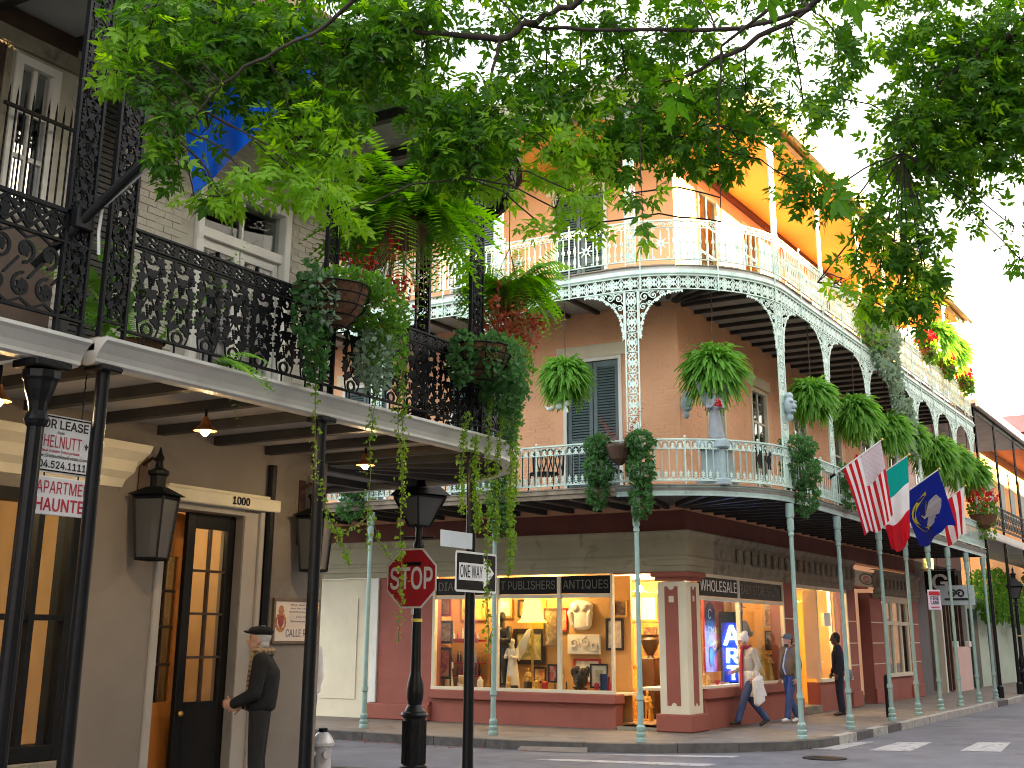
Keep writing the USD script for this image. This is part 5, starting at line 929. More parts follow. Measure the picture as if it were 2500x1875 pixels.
# ---------------------------------------------------------------- shop goods
def canvas(name, c1, c2, c3, sc=4.0):
    if name in MATS: return MATS[name]
    MATS[name] = usdkit.material(stage, '/World/Looks/'+name, {'g': ('geometry', {}), 'n': ('noise_texture', {'scale': sc, 'detail': 4.0, 'distortion': 1.2}), 'r': ('rgb_ramp', {'ramp': [(.3, c1), (.5, c2), (.68, c3)]}), 'p': ('principled_bsdf', {'roughness': .5})}, [('g.position', 'n.vector'), ('n.fac', 'r.fac'), ('r.color', 'p.base_color')], surface='p.BSDF'); return MATS[name]
C_RED = canvas('red_painting', (.5, .04, .02), (.6, .3, .12), (.7, .55, .3), 6); C_GRN = canvas('green_painting', (.08, .2, .06), (.5, .25, .1), (.6, .5, .25), 7); C_PUR = canvas('purple_painting', (.14, .05, .12), (.5, .08, .05), (.5, .35, .15), 5)
C_LAND = canvas('landscape_painting', (.12, .14, .06), (.45, .38, .18), (.62, .56, .38), 4); C_GOLD = canvas('gold_landscape', (.3, .22, .05), (.6, .42, .08), (.8, .65, .25), 5); C_DARK = canvas('dark_painting', (.02, .015, .015), (.10, .05, .03), (.3, .18, .08), 6); C_PALE = canvas('pale_print', (.35, .3, .25), (.6, .5, .38), (.75, .68, .55), 6); C_BW = canvas('grey_photograph', (.02, .02, .02), (.08, .08, .09), (.5, .5, .5), 5); C_POST = canvas('red_poster', (.5, .01, .01), (.62, .03, .015), (.7, .16, .03), 3); C_SCROLL = canvas('brown_scroll', (.08, .05, .025), (.2, .13, .06), (.4, .3, .18), 7)
def picture(label, plane, pos, u0, u1, z0, z1, frm, can, fw=.05, mount=None, group=None):
    c = (pos, (u0+u1)/2, z0) if plane == 'x' else ((u0+u1)/2, pos, z0); t = thing('framed_picture', label, 'picture', c, group)
    put(t, 'frame', join(fbox(plane, pos, u0, u0+fw, z0, z1, 0, .04, .008), fbox(plane, pos, u1-fw, u1, z0, z1, 0, .04, .008), fbox(plane, pos, u0+fw, u1-fw, z0, z0+fw, 0, .039), fbox(plane, pos, u0+fw, u1-fw, z1-fw, z1, 0, .039)), frm)
    if mount is not None:
        m_ = .3*(u1-u0); put(t, 'mount', fbox(plane, pos, u0+fw, u1-fw, z0+fw, z1-fw, .004, .012), mount); put(t, 'canvas', fbox(plane, pos, u0+m_, u1-m_, z0+m_, z1-m_, .013, .018), can)
    else: put(t, 'canvas', fbox(plane, pos, u0+fw, u1-fw, z0+fw, z1-fw, .004, .015), can)
    return t
redf = mat('red_lacquer_frame', (.35, .02, .015), .35); darkf = mat('dark_frame', (.03, .02, .02), .35, .2); greenf = mat('green_frame', (.06, .2, .06), .4)
picture('red framed picture, top of the three at the left end of the window', 'x', 22.0, 14.4, 14.76, 2.13, 2.5, redf, C_RED); picture('green topped picture, middle of the three at the left end of the window', 'x', 22.0, 14.36, 14.76, 1.6, 2.05, darkf, C_GRN); picture('purple picture, lowest of the three at the left end of the window', 'x', 22.0, 14.38, 14.74, .92, 1.53, darkf, C_PUR)
picture('bright yellow panel picture high behind the black post', 'x', 22.74, 14.02, 14.62, 2.06, 2.6, gold, C_GOLD, .03); picture('landscape painting in a dark frame behind the angel', 'x', 22.72, 12.62, 13.36, 1.21, 1.9, darkf, C_LAND, .09); picture('tall brown hanging scroll picture right of the yellow lampshade', 'x', 22.62, 12.28, 12.6, 1.56, 2.3, mat('scroll_wood', (.14, .08, .04), .5), C_SCROLL, .03)
picture('small red and black picture low by the window mullion', 'x', 22.1, 12.0, 12.22, .9, 1.24, darkf, C_PUR, .03); picture('small landscape print in a pale mount low at the window end', 'x', 22.15, 10.95, 11.33, .82, 1.26, darkf, C_LAND, .03, cream_lt); picture('orange picture behind the marble torso', 'x', 22.74, 12.12, 12.3, 1.85, 2.3, redf, C_RED, .03)
picture('large gold matted picture seen through the doorway', 'x', 25.19, 11.26, 12.19, 2.06, 2.62, gold, C_DARK, .05, cream_lt); picture('gold landscape in an ornate frame seen through the doorway', 'x', 25.19, 11.85, 12.45, 1.15, 2.0, gold, C_GOLD, .1); picture('brown framed picture by the doorway pillar', 'x', 25.19, 11.2, 11.68, 1.3, 2.02, gold, C_DARK, .07); picture('yellow canvas standing low in the doorway', 'x', 24.0, 11.1, 11.75, .75, 1.2, gold, C_GOLD, .025)
picture('dark blue booklet standing at the window corner', 'x', 22.08, 10.93, 11.08, .76, 1.08, inkblue, mat('blue_cover', (.03, .05, .12), .4), .02)
picture('poster of curling dark shapes high in the wholesale window', 'x', 27.28, 9.40, 9.66, 1.97, 2.46, cream_lt, canvas('curl_print', (.03, .02, .04), (.45, .25, .12), (.6, .4, .3), 9), .03); picture('black and white picture low in the wholesale window', 'x', 27.28, 9.31, 9.66, 1.49, 1.9, darkf, C_BW, .03); picture('dark picture under the black and white one', 'x', 27.28, 9.33, 9.6, 1.0, 1.4, darkf, C_DARK, .03)
t = picture('red music poster with trumpet and yellow letters beside the corner pillar', 'y', 9.72, 23.85, 24.95, 1.1, 2.46, redf, C_POST, .02)
fP = basis((24.1, 9.701, 2.1), (1, 0, 0), (0, 0, 1), (0, -1, 0)); put(t, 'dark_disc', M().ext(affinity.scale(Point(.12, .06).buffer(.28, 8), 1.0, .95), .003, fP), mat('disc_brown', (.05, .02, .015), .5)); put(t, 'curl', M().ext(st(spiral(.1, .08, .12, .05, 40, 320, 14), .012), .005, fP), cream_lt); put(t, 'lettering', text('CHMO', .12, (24.05, 9.698, 1.83), (1, 0, 0), (0, 0, 1), .003, True, .8), mat('yellow_letters', (.7, .42, .03), .5)); put(t, 'trumpet', M().ext(U(st([(.05, -.5), (.55, -.42)], .03), Polygon([(.5, -.42), (.78, -.25), (.78, -.6)]), st(arc(.3, -.5, .08, 0, 360, 12), .02)), .004, fP), mat('trumpet_orange', (.8, .33, .02), .4)); put(t, 'dark_figure', M().ext(U(affinity.scale(Point(.12, -.72).buffer(.15, 6), .8, 1.3), st([(.2, -.7), (.5, -.55)], .03)), .006, fP), black_sign)
# neon board
t = thing('neon_sign', 'tall blue neon sign reading ART on a black board', 'sign', (24.72, 9.46, .85)); ex = np.array([.55, -.835, 0]); ez = np.cross(ex, (0, 0, 1)); o = np.array([24.72, 9.46, 0])
put(t, 'board', M().obox(o+[0, 0, 1.56], ex, -ez, .24, .015, .69, .004), black_sign); neon = glow('blue_neon', (.13, .38, 1.0), 7.0)
put(t, 'blue_field', M().obox(o+ez*.019+[0, 0, 1.47], ex, -ez, .205, .003, .57), mat('blue_board', (.02, .03, .30), .4))
for s, z, h in (('A', 1.62, .36), ('R', 1.27, .27), ('T', .95, .25)): put(t, 'neon_letter', text(s, h, o+ez*.024+[0, 0, z], ex, (0, 0, 1), .02, True, .34 if s == 'A' else .24, True), neon)
# lampshade, statues, busts, urns
t = thing('table_lamp', 'table lamp with glowing yellow shade in the picture window', 'lamp', (22.5, 12.8, .74)); put(t, 'shade', M().lathe([(.15, .0), (.22, -.42), (.30, -.5), (.29, -.5), (.21, -.41), (.14, 0)], (22.5, 12.8, 2.52), 18), shade_m, smooth=30); put(t, 'stand', M().lathe([(.12, 0), (.12, .03), (.03, .06), (.02, 1.3), (.02, 1.45)], (22.5, 12.8, .74), 10), gold)
def sculpture(name, label, cat, loc, h, material, **k):
    t = thing(name, label, cat, loc); statuette(t, 'figure', loc, h, material, **k); return t
marble = mat('ivory_marble', (.66, .60, .50), .5, .08, 6); bronze = mat('dark_bronze', (.035, .026, .02), .4, .3, 9); gilt = mat('gilded_plaster', (.60, .36, .08), .4, .25, 10); greyst = mat('grey_stone', (.20, .225, .25), .75, .15, 7)
sculpture('angel_statue', 'pale winged angel statue standing in the picture window', 'statue', (22.3, 13.14, .74), .98, marble, rz=PI, wings=1.0); sculpture('saint_statue', 'ivory robed figurine at the left of the picture window', 'statue', (22.28, 14.62, .74), .62, marble, rz=PI)
sculpture('bronze_statue', 'tall dark bronze figure by the first mullion of the picture window', 'statue', (22.35, 13.42, .74), 1.5, bronze, rz=PI, robe=False); sculpture('gilt_figure', 'gilded crouching figure group at the angel feet', 'statue', (22.2, 12.72, .74), .42, gilt, rz=PI); sculpture('small_gilt_figure', 'small gilded figure right of the crouching group', 'statue', (22.15, 12.48, .74), .36, gilt, rz=PI, robe=False); sculpture('white_group', 'small white plaster figure low beside the mullion', 'statue', (22.15, 11.98, .74), .4, marble, rz=PI)
t = thing('torso_relief', 'carved ivory torso hanging in the last bay of the picture window', 'sculpture', (22.72, 11.8, 1.86)); put(t, 'torso', fuse([m3.Manifold.batch_hull([ell((22.7, 11.8, 2.35), (.06, .26, .1)), ell((22.7, 11.8, 1.95), (.07, .2, .08))]), ell((22.64, 11.9, 2.3), (.06, .09, .08)), ell((22.64, 11.7, 2.3), (.06, .09, .08)), chain([(22.68, 11.98, 1.98), (22.64, 12.02, 2.2)], [.05, .06]), chain([(22.68, 11.62, 1.98), (22.64, 11.58, 2.2)], [.05, .06])], .04, 2), marble, smooth=50)
t = thing('stone_relief', 'ivory relief panel of scrolling leaves under the torso', 'sculpture', (22.7, 11.75, 1.4)); put(t, 'slab', M().box(22.66, 22.73, 11.38, 12.1, 1.42, 1.79, .01), marble); put(t, 'scrollwork', M().ext(U(*[st(spiral(x, y, .1, .03, a, a+430, 18), .018) for x, y, a in ((-.2, .02, 0), (.05, .05, 90), (.22, -.02, 200))]), .03, basis((22.66, 11.74, 1.6), (0, -1, 0), (0, 0, 1), (-1, 0, 0))), marble)
t = thing('skull_bust', 'dark shaggy mask head low in the last bay of the picture window', 'sculpture', (22.25, 11.6, .74)); put(t, 'head', fuse([ell((22.25, 11.6, .98), (.13, .15, .18)), ell((22.16, 11.6, .92), (.06, .06, .05)), ell((22.2, 11.66, 1.02), (.07, .05, .06)), ell((22.2, 11.54, 1.02), (.07, .05, .06))]+[ell((22.25+.1*math.cos(a), 11.6+.15*math.sin(a), 1.1+.04*math.sin(3*a)), (.05, .05, .08)) for a in np.arange(0, 6.2, .7)], .04, 2), bronze, smooth=50); put(t, 'socle', M().box(22.15, 22.35, 11.5, 11.7, .74, .82, .01), wood_dark)
t = thing('mantel_clock', 'small cream mantel clock at the foot of the black post', 'clock', (22.1, 14.14, .74)); put(t, 'case', M().box(22.04, 22.16, 14.03, 14.26, .74, 1.0, .02), cream_lt); put(t, 'dial', M().tube([(22.04, 14.145, .9), (22.03, 14.145, .9)], .07, 16), gold)
t = thing('trinket_shelf', 'red edged shelves of bottles and candles behind the black post', 'shelf', (22.5, 14.35, .9))
put(t, 'board', join(M().box(22.3, 22.62, 13.95, 14.8, 1.64, 1.68), M().box(22.28, 22.3, 13.95, 14.8, 1.62, 1.70)), redf); put(t, 'board', M().box(22.3, 22.62, 13.95, 14.8, 1.20, 1.23), redf); put(t, 'board', M().box(22.3, 22.62, 13.95, 14.8, .96, .99), redf)
bt = random.Random(3); bm = [mat('glass_amber', (.45, .2, .04), .2, .2, 9), marble, mat('bottle_red', (.4, .03, .03), .3, .1, 5), mat('bottle_dark', (.04, .03, .03), .3, .1, 5)]
for z, n in ((1.23, 9), (.99, 8), (1.68, 8)):
    for k in range(n):
        y = 13.99+k*(.8/n)+bt.uniform(-.015, .015); h = bt.uniform(.12, .24); r = bt.uniform(.018, .032); b = solo('bottle', M().lathe([(r, 0), (r, h*.6), (r*.4, h*.78), (r*.4, h)], (22.42+bt.uniform(-.06, .06), y, z), 8), bm[bt.randrange(4)], 'small bottles and candles on the red edged window shelves', 'bottle', 'small bottles and candles on the red edged window shelves')
t = thing('urn', 'dark bronze urn on a stand seen through the doorway', 'urn', (24.0, 10.92, .2)); put(t, 'urn', M().lathe([(.08, 1.15), (.05, 1.2), (.14, 1.32), (.2, 1.5), (.17, 1.55), (.2, 1.6), (.0, 1.58)], (24, 10.92, .2), 16), bronze, smooth=40); put(t, 'stand', M().box(23.85, 24.15, 10.77, 11.07, .2, 1.35, .02), wood_dark)
for k, (y, h) in enumerate(((11.28, .5), (11.12, .62), (10.95, .45), (10.82, .56), (10.7, .4), (11.4, .38))):
    sculpture('gilt_statuette', ['gilded statuette nearest the left door jamb', 'tallest gilded statuette inside the lit doorway', 'robed gilded statuette in the middle of the doorway floor', 'second tall gilded statuette, before the dark urn', 'small gilded statuette nearest the corner pillar', 'gilded statuette at the far left of the doorway floor'][k], 'statue', (23.2+.12*(k % 2), y-.12, .2), h, gilt, rz=PI+.4*k, robe=k % 2 == 0); cd(stage.GetPrimAtPath('/World/gilt_statuette' + (f'_{k:03d}' if k else '')), group='gilded statuettes on the floor inside the lit doorway')
sculpture('jazz_figure', 'tall grey standing figure in a dark hat behind the wholesale glass', 'statue', (26.0, 9.75, .85), 1.55, greyst, rz=-1.9, robe=False); solo('hat_on_figure', M().lathe([(.14, 0), (.14, .015), (.08, .02), (.07, .1), (0, .11)], (26.0, 9.75, 2.36), 14), black_sign, 'dark hat on the tall grey figure', 'hat')
for k, (x, y, h, l) in enumerate(((26.25, 9.42, .75, 'gilded bust nearest the neon side of the wholesale window'), (26.5, 9.5, .9, 'tall gilded standing figure in the wholesale window'), (26.72, 9.4, .62, 'round headed golden figure at the end of the wholesale window'), (25.4, 9.5, .35, 'small golden figure at the foot of the neon board'), (23.3, 9.5, .3, 'small golden figure at the foot of the red poster'))): sculpture('golden_figure', l, 'statue', (x, y, .85), h, gilt, rz=-1.8, robe=k != 1)
solo('paper_notice', M().box(29.75, 30.25, 9.075, 9.08, 2.02, 2.32), signwhite, 'white paper notice on the orange shop glass', 'notice'); bb_ = '/World/paper_notice'
t = thing('shop_counter', 'brown counter with a lettered front in the orange shop', 'counter', (30.4, 10.6, .2)); put(t, 'counter', M().box(29.6, 31.4, 10.4, 10.9, .2, 1.15, .02), wood_dark); put(t, 'menu_panel', M().box(29.3, 31.2, 11.45, 11.49, 1.5, 2.3, .01), gold); put(t, 'menu_lettering', text('CREOLE', .16, (29.5, 11.44, 1.8), (1, 0, 0), (0, 0, 1), .004, True, 1.4), wood_dark)
t = thing('oval_shop_sign', 'pale board with a red oval emblem over the dark doorway', 'sign', (33.5, 9.05, 3.05)); put(t, 'board', M().box(32.35, 34.7, 9.03, 9.07, 3.04, 3.42, .005), cream_lt); fV = basis((33.5, 9.029, 3.23), (1, 0, 0), (0, 0, 1), (0, -1, 0)); put(t, 'green_oval', M().ext(affinity.scale(Point(0, 0).buffer(.17, 10), 4.2, .9).difference(affinity.scale(Point(0, 0).buffer(.13, 10), 4.4, .85)), .003, fV), mat('oval_green', (.05, .09, .04), .5)); put(t, 'red_centre', M().ext(affinity.scale(Point(0, -.01).buffer(.1, 8), 3.6, .9), .004, fV), signred); put(t, 'lettering', text('LAURA\'S', .1, (33.2, 9.024, 3.18), (1, 0, 0), (0, 0, 1), .003, True, .6), cream_lt)
gk = random.Random(17); GM = [('ivory', marble), ('gilded', gilt), ('dark bronze', bronze), ('grey', greyst), ('amber', bm[0]), ('red', bm[2])]
def curio(loc, k, where):
    x, y, z = loc; cn, m_ = GM[gk.randrange(6)]; kind = ['vase', 'jar', 'candlestick', 'bowl', 'box', 'bust'][gk.randrange(6)]; h = gk.uniform(.14, .3); r = gk.uniform(.04, .07)
    P = dict(vase=[(r*.6, 0), (r, h*.35), (r*.9, h*.55), (r*.35, h*.8), (r*.55, h), (0, h*.98)], jar=[(r*.8, 0), (r, h*.3), (r, h*.6), (r*.5, h*.7), (r*.5, h*.75), (r*.2, h*.85), (0, h*.9)], candlestick=[(r, 0), (r, .02), (r*.2, .05), (r*.25, h*.5), (r*.2, h*.8), (r*.5, h*.85), (.012, h*.86), (.012, h*1.3), (0, h*1.3)], bowl=[(r*.5, 0), (r*.4, .03), (r*1.3, h*.4), (r*1.25, h*.4), (0, h*.2)], box=[(r*1.2, 0), (r*1.2, h*.5), (r*1.3, h*.52), (r*1.3, h*.6), (0, h*.7)], bust=[(r*.8, 0), (r*.8, .03), (r*.3, .06), (r*.9, h*.35), (r*.8, h*.5), (r*.35, h*.58), (r*.6, h*.75), (r*.5, h*.95), (0, h)])[kind]
    solo(kind, M().lathe(P, loc, 4 if kind == 'box' else 12, gk.uniform(0, 1)), m_, f'{cn} {kind} {where}, {["first", "second", "third", "fourth", "fifth", "sixth", "seventh", "eighth", "ninth", "tenth", "eleventh", "twelfth", "thirteenth", "fourteenth", "fifteenth", "sixteenth", "seventeenth", "eighteenth"][k]} from the left', kind, smooth=None if kind == 'box' else 40)
for k in range(17): curio((22.02+gk.uniform(-.04, .12), 14.45-.22*k, .742), k, 'on the picture window deck')
for k in range(12): curio((23.1+.31*k, 9.5+gk.uniform(-.05, .2), .852), k, 'on the wholesale window deck')
for k in range(6): curio((24.6, 11.9-.2*k, .22+.3*(k % 2)), k, 'low inside the doorway')
for l, y0, y1, z0, z1, fm, cm in (('small gold framed print above the bronze figure', 13.4, 13.85, 2.1, 2.5, gold, C_PALE), ('gold framed study right of the bronze figure', 13.42, 13.9, 1.3, 1.85, gold, C_GRN), ('narrow dark picture at the right end of the partition', 10.9, 11.28, 1.5, 2.1, darkf, C_PALE), ('wide pale print between shelf and landscape', 13.42, 13.9, .8, 1.22, darkf, C_LAND), ('red bordered print under the ivory relief', 11.4, 12.0, .86, 1.34, redf, C_PALE)): picture(l, 'x', 22.745, y0, y1, z0, z1, fm, cm, .045)
for l, y0, y1, z0, z1 in (('tall gold framed picture left of the doorway landscape', 12.5, 13.1, 1.2, 2.2), ('small gold framed picture high in the doorway room', 10.7, 11.15, 2.1, 2.6), ('gold framed picture by the doorway pillar edge', 10.6, 11.12, 1.3, 2.0)): picture(l, 'x', 25.19, y0, y1, z0, z1, gold, C_DARK if z0 < 2 else C_GOLD, .07)
for l, x0, x1, z0, z1, cm in (('gold framed picture behind the tall grey figure', 25.3, 26.2, 1.55, 2.3, C_LAND), ('red framed picture behind the small golden figures', 26.25, 26.85, 1.2, 2.2, C_RED)): picture(l, 'y', 10.415, x0, x1, z0, z1, gold, cm, .06)
_taken = [(12.62, 13.36, 1.21, 1.9), (12.28, 12.6, 1.56, 2.3), (11.45, 12.15, 1.36, 2.5), (13.4, 13.9, .8, 2.5), (10.9, 11.4, .8, 2.1), (13.9, 14.85, .9, 2.6), (11.4, 12.0, .8, 1.36), (12.12, 12.3, 1.85, 2.3)]
for rn, z in (('top', 2.12), ('second', 1.7), ('third', 1.28), ('lowest', .86)):
    for k, y in enumerate(np.arange(14.2, 10.8, -.36)):
        a, b, c_, d_ = y-.15, y+.15, z, z+gk.uniform(.28, .37)
        if any(a < q[1] and b > q[0] and c_ < q[3] and d_ > q[2] for q in _taken): continue
        fm, fn_ = ((gold, 'gold'), (darkf, 'dark'), (redf, 'red'))[gk.randrange(3)]
        picture(f'{fn_} framed little study in the {rn} row of the partition, {["first", "second", "third", "fourth", "fifth", "sixth", "seventh", "eighth", "ninth", "tenth"][k]} column from the left', 'x', 22.744, a, b, c_, d_, fm, (C_RED, C_GRN, C_LAND, C_DARK, C_PALE, C_GOLD)[gk.randrange(6)], .035)
# left shop: a few things behind the glass
t = thing('dress_form', 'cream dress form with gold ring behind the left shop glass', 'mannequin', (5.9, 9.75, .18)); put(t, 'torso', M().lathe([(.03, 1.0), (.17, 1.05), (.19, 1.2), (.13, 1.42), (.18, 1.62), (.16, 1.75), (.06, 1.8), (.05, 1.9), (.0, 1.92)], (5.9, 9.75, .0), 16), marble, smooth=40); put(t, 'stand', M().lathe([(.2, .18), (.2, .2), (.02, .23), (.02, 1.02)], (5.9, 9.75, 0), 12), gold)
picture('gold framed picture at the far left in the shop window', 'y', 11.59, 5.6, 6.4, 1.3, 2.2, gold, C_GOLD, .07); picture('small gold framed picture beside the shop window post', 'y', 11.59, 7.0, 7.6, 1.5, 2.3, gold, C_LAND, .06)
# ---------------------------------------------------------------- plants
def rots(n, r, tilt=1.0, spin=True):
    """n random frames; tilt 0 keeps the leaf face up"""
    a = r.uniform(0, 2*PI, n); b = r.normal(0, .9*tilt, n); c = r.normal(0, .9*tilt, n)
    ca, sa, cb, sb, cc, sc = np.cos(a), np.sin(a), np.cos(b), np.sin(b), np.cos(c), np.sin(c); z = np.zeros(n); o = np.ones(n)
    A = np.stack([np.stack([ca, -sa, z], 1), np.stack([sa, ca, z], 1), np.stack([z, z, o], 1)], 1); Bm = np.stack([np.stack([cb, z, sb], 1), np.stack([z, o, z], 1), np.stack([-sb, z, cb], 1)], 1); Cm = np.stack([np.stack([o, z, z], 1), np.stack([z, cc, -sc], 1), np.stack([z, sc, cc], 1)], 1)
    return A@Bm@Cm
def scatter(tv, tf, pos, R, s):
    pos = np.asarray(pos); n = len(pos); s = np.broadcast_to(np.asarray(s, float), (n,))
    V = np.einsum('nij,vj->nvi', R, tv)*s[:, None, None]+pos[:, None, :]; F = tf[None]+(np.arange(n)*len(tv))[:, None, None]
    return M().add(V.reshape(-1, 3), F.reshape(-1, tf.shape[1]))
OV = (np.array([[0, 0, 0], [.35, .32, .06], [.35, 0, -.04], [.35, -.32, .06], [.8, .22, .03], [.8, 0, -.05], [.8, -.22, .03], [1.05, 0, -.1]]), np.array([[0, 2, 1], [0, 3, 2], [1, 2, 5], [1, 5, 4], [2, 3, 6], [2, 6, 5], [4, 5, 7], [5, 6, 7]]))
IVY = (np.array([[0, 0, 0], [.25, .5, .05], [.55, .28, .04], [1, 0, -.08], [.55, -.28, .04], [.25, -.5, .05], [.4, 0, -.05]]), np.array([[0, 6, 1], [1, 6, 2], [2, 6, 3], [3, 6, 4], [4, 6, 5], [5, 6, 0]]))
L_IVY = leaf('ivy_leaf', (.055, .15, .045), (.18, .36, .10)); L_VINE = leaf('vine_leaf', (.14, .26, .03), (.42, .50, .12), .5); L_LUSH = leaf('lush_leaf', (.09, .22, .03), (.28, .44, .08), .5); L_FERN = leaf('fern_frond', (.10, .26, .02), (.32, .50, .06), .55); L_FERND = leaf('hanging_fern', (.13, .31, .05), (.40, .60, .13), .5); L_YEL = leaf('yellow_fern', (.3, .36, .03), (.55, .55, .08), .5); L_RED = leaf('red_flower', (.42, .03, .015), (.65, .10, .05), .4); L_RUST = leaf('rust_leaf', (.28, .08, .04), (.48, .25, .15), .4); L_SILV = leaf('silvery_leaf', (.18, .26, .18), (.36, .42, .30), .4); L_WHITE = leaf('white_flower', (.6, .58, .55), (.75, .74, .72), .3); L_DRY = leaf('dry_moss', (.25, .22, .10), (.4, .36, .2), .4)
stem_m = mat('green_stem', (.12, .14, .05), .7); twig_m = mat('brown_twig', (.06, .035, .022), .8)
def frond(L, n, droop, rise, w, rnd, pin=.5):
    """one fern frond along +x from the origin: a bent midrib with paired leaflets"""
    t = np.linspace(0, 1, n); x = L*(t-.25*droop*t**2.2*.6); z = L*(rise*t-droop*t**2); V, F = [], []
    for i in range(1, n):
        ww = w*math.sin(PI*min(1, .12+t[i]*.86))**.7; dl = L/n*pin*1.05
        for sgn in (1, -1):
            k = len(V); V += [[x[i]-dl*.5, 0, z[i]], [x[i]+dl*.5, 0, z[i]-.002], [x[i]+dl*.9+ww*.25, sgn*ww, z[i]-ww*.3], [x[i]+ww*.2, sgn*ww*.8, z[i]-ww*.16]]; F.append([k, k+1, k+2, k+3] if sgn > 0 else [k+3, k+2, k+1, k])
    return np.array(V), np.array(F)
def fern(n, L, seed, droop=(.6, 1.2), rise=(.1, 1.5), w=.07, pairs=22):
    r = np.random.default_rng(seed); m = M()
    for i in range(n):
        v, f = frond(L*r.uniform(.65, 1.1), pairs, r.uniform(*droop), r.uniform(*rise), w*r.uniform(.8, 1.15), r, .7); a = r.uniform(0, 2*PI); c, s = math.cos(a), math.sin(a); tw = r.normal(0, .3)
        v = np.c_[v[:, 0], v[:, 1]*math.cos(tw)-v[:, 2]*0, v[:, 2]+v[:, 1]*math.sin(tw)]; m.add(np.c_[v[:, 0]*c-v[:, 1]*s, v[:, 0]*s+v[:, 1]*c, v[:, 2]]+[.05*c, .05*s, 0], f)
    return m
def ballfern(n, R, seed, w=.036):
    """a hanging ball of short arching fronds pointing every way"""
    r = np.random.default_rng(seed); m = M()
    for i in range(n):
        a = r.uniform(0, 2*PI); e = math.asin(r.uniform(-.96, 1)); L = R*r.uniform(.55, 1.1); c, s = math.cos(a), math.sin(a); t = np.linspace(0, 1, 8); b0 = .25
        h = L*math.cos(e)*(b0+(1-b0)*t)+.06*t; z = L*math.sin(e)*(b0+(1-b0)*t)-R*.17*t**2.2*r.uniform(.4, 1.6)+.10*np.sin(PI*t); tw = r.normal(0, .6)
        ww = w*np.sin(PI*np.clip(.12+.84*t, 0, 1))**.6*r.uniform(.8, 1.3); V = []
        for k in range(8):
            j = ww[k]*(1 if k % 2 else .55); V += [[h[k]*c-s*j*math.cos(tw), h[k]*s+c*j*math.cos(tw), z[k]+j*math.sin(tw)], [h[k]*c, h[k]*s, z[k]+.008], [h[k]*c+s*j*math.cos(tw), h[k]*s-c*j*math.cos(tw), z[k]-j*math.sin(tw)]]
        F = []
        for k in range(7): F += [[3*k, 3*k+1, 3*k+4, 3*k+3], [3*k+1, 3*k+2, 3*k+5, 3*k+4]]
        m.add(np.array(V), F)
    return m
def vine(parent, pts, n, leafm, size, seed, spread=.03, name='vine'):
    r = np.random.default_rng(seed); p = np.asarray(pts, float); q = np.linspace(0, 1, 16); l = np.linspace(0, 1, len(p)); c = np.stack([np.interp(q, l, p[:, k]) for k in range(3)], 1); c[1:, :2] += np.cumsum(r.normal(0, .012, (15, 2)), 0)*.6
    s = put(parent, name, M().tube(c, .0045, 4), stem_m); t = r.uniform(0, 1, n); pos = np.stack([np.interp(t, q, c[:, k]) for k in range(3)], 1)+r.normal(0, spread, (n, 3))*[1, 1, .5]
    put(s, 'leaves', scatter(*IVY, pos, rots(n, r), r.uniform(.6, 1.25, n)*size), leafm, kind='stuff')
def blob(r, n, c, rad, shell=.55):
    d = r.normal(0, 1, (n, 3)); d /= np.linalg.norm(d, axis=1, keepdims=True); return np.array(c)+d*np.array(rad)*(r.uniform(shell, 1, n)**.6)[:, None]
def bush(parent, name, blobs, leafm, size, seed, shape=OV, tilt=1.0):
    r = np.random.default_rng(seed); P = np.vstack([blob(r, n, c, rad) for n, c, rad in blobs]); return put(parent, name, scatter(*shape, P, rots(len(P), r, tilt), r.uniform(.6, 1.3, len(P))*size), leafm, kind='stuff')
# big ferns hanging from the black gallery
def hanging_fern(label, loc, n, L, seed, top, leafm=None):
    t = thing('hanging_fern', label, 'fern', loc, 'hanging baskets of ferns'); x, y, z = loc
    put(t, 'basket', M().lathe([(.05, -.26), (.16, -.2), (.23, -.05), (.25, .02), (.22, .03)], loc, 16), pot_m, smooth=40)
    m = M(); 
    for k in range(3): a = k*2.1; m.tube([(x+.23*math.cos(a), y+.23*math.sin(a), z), (x, y, z+.55)], .005, 4)
    m.tube([(x, y, z+.55), (x, y, top)], .006, 4); put(t, 'chain', m, iron)
    put(t, 'fronds', fern(n, L, seed, w=.095, pairs=20).moved(loc), leafm or L_FERN, kind='stuff')
    r = np.random.default_rng(seed); put(t, 'trailing_moss', M().add(*join(*[M().tube([(x+.2*math.cos(a), y+.2*math.sin(a), z-.1), (x+.24*math.cos(a)+r.normal(0, .03), y+.24*math.sin(a), z-.3-r.uniform(.1, .5))], .004, 3) for a in r.uniform(0, 6.3, 40)]).get()), L_DRY, kind='stuff')
hanging_fern('big bright Boston fern in a coco basket hanging from the black gallery roof', (9.5, 6.85, 5.64), 230, 1.0, 21, 7.0); hanging_fern('smaller bright fern in a coco basket at the curve of the black gallery', (11.85, 7.05, 5.52), 170, .72, 22, 7.0)
hanging_fern('shadowed fern hanging near the brick wall behind the big bright fern', (10.6, 8.1, 5.9), 50, .6, 23, 7.1)
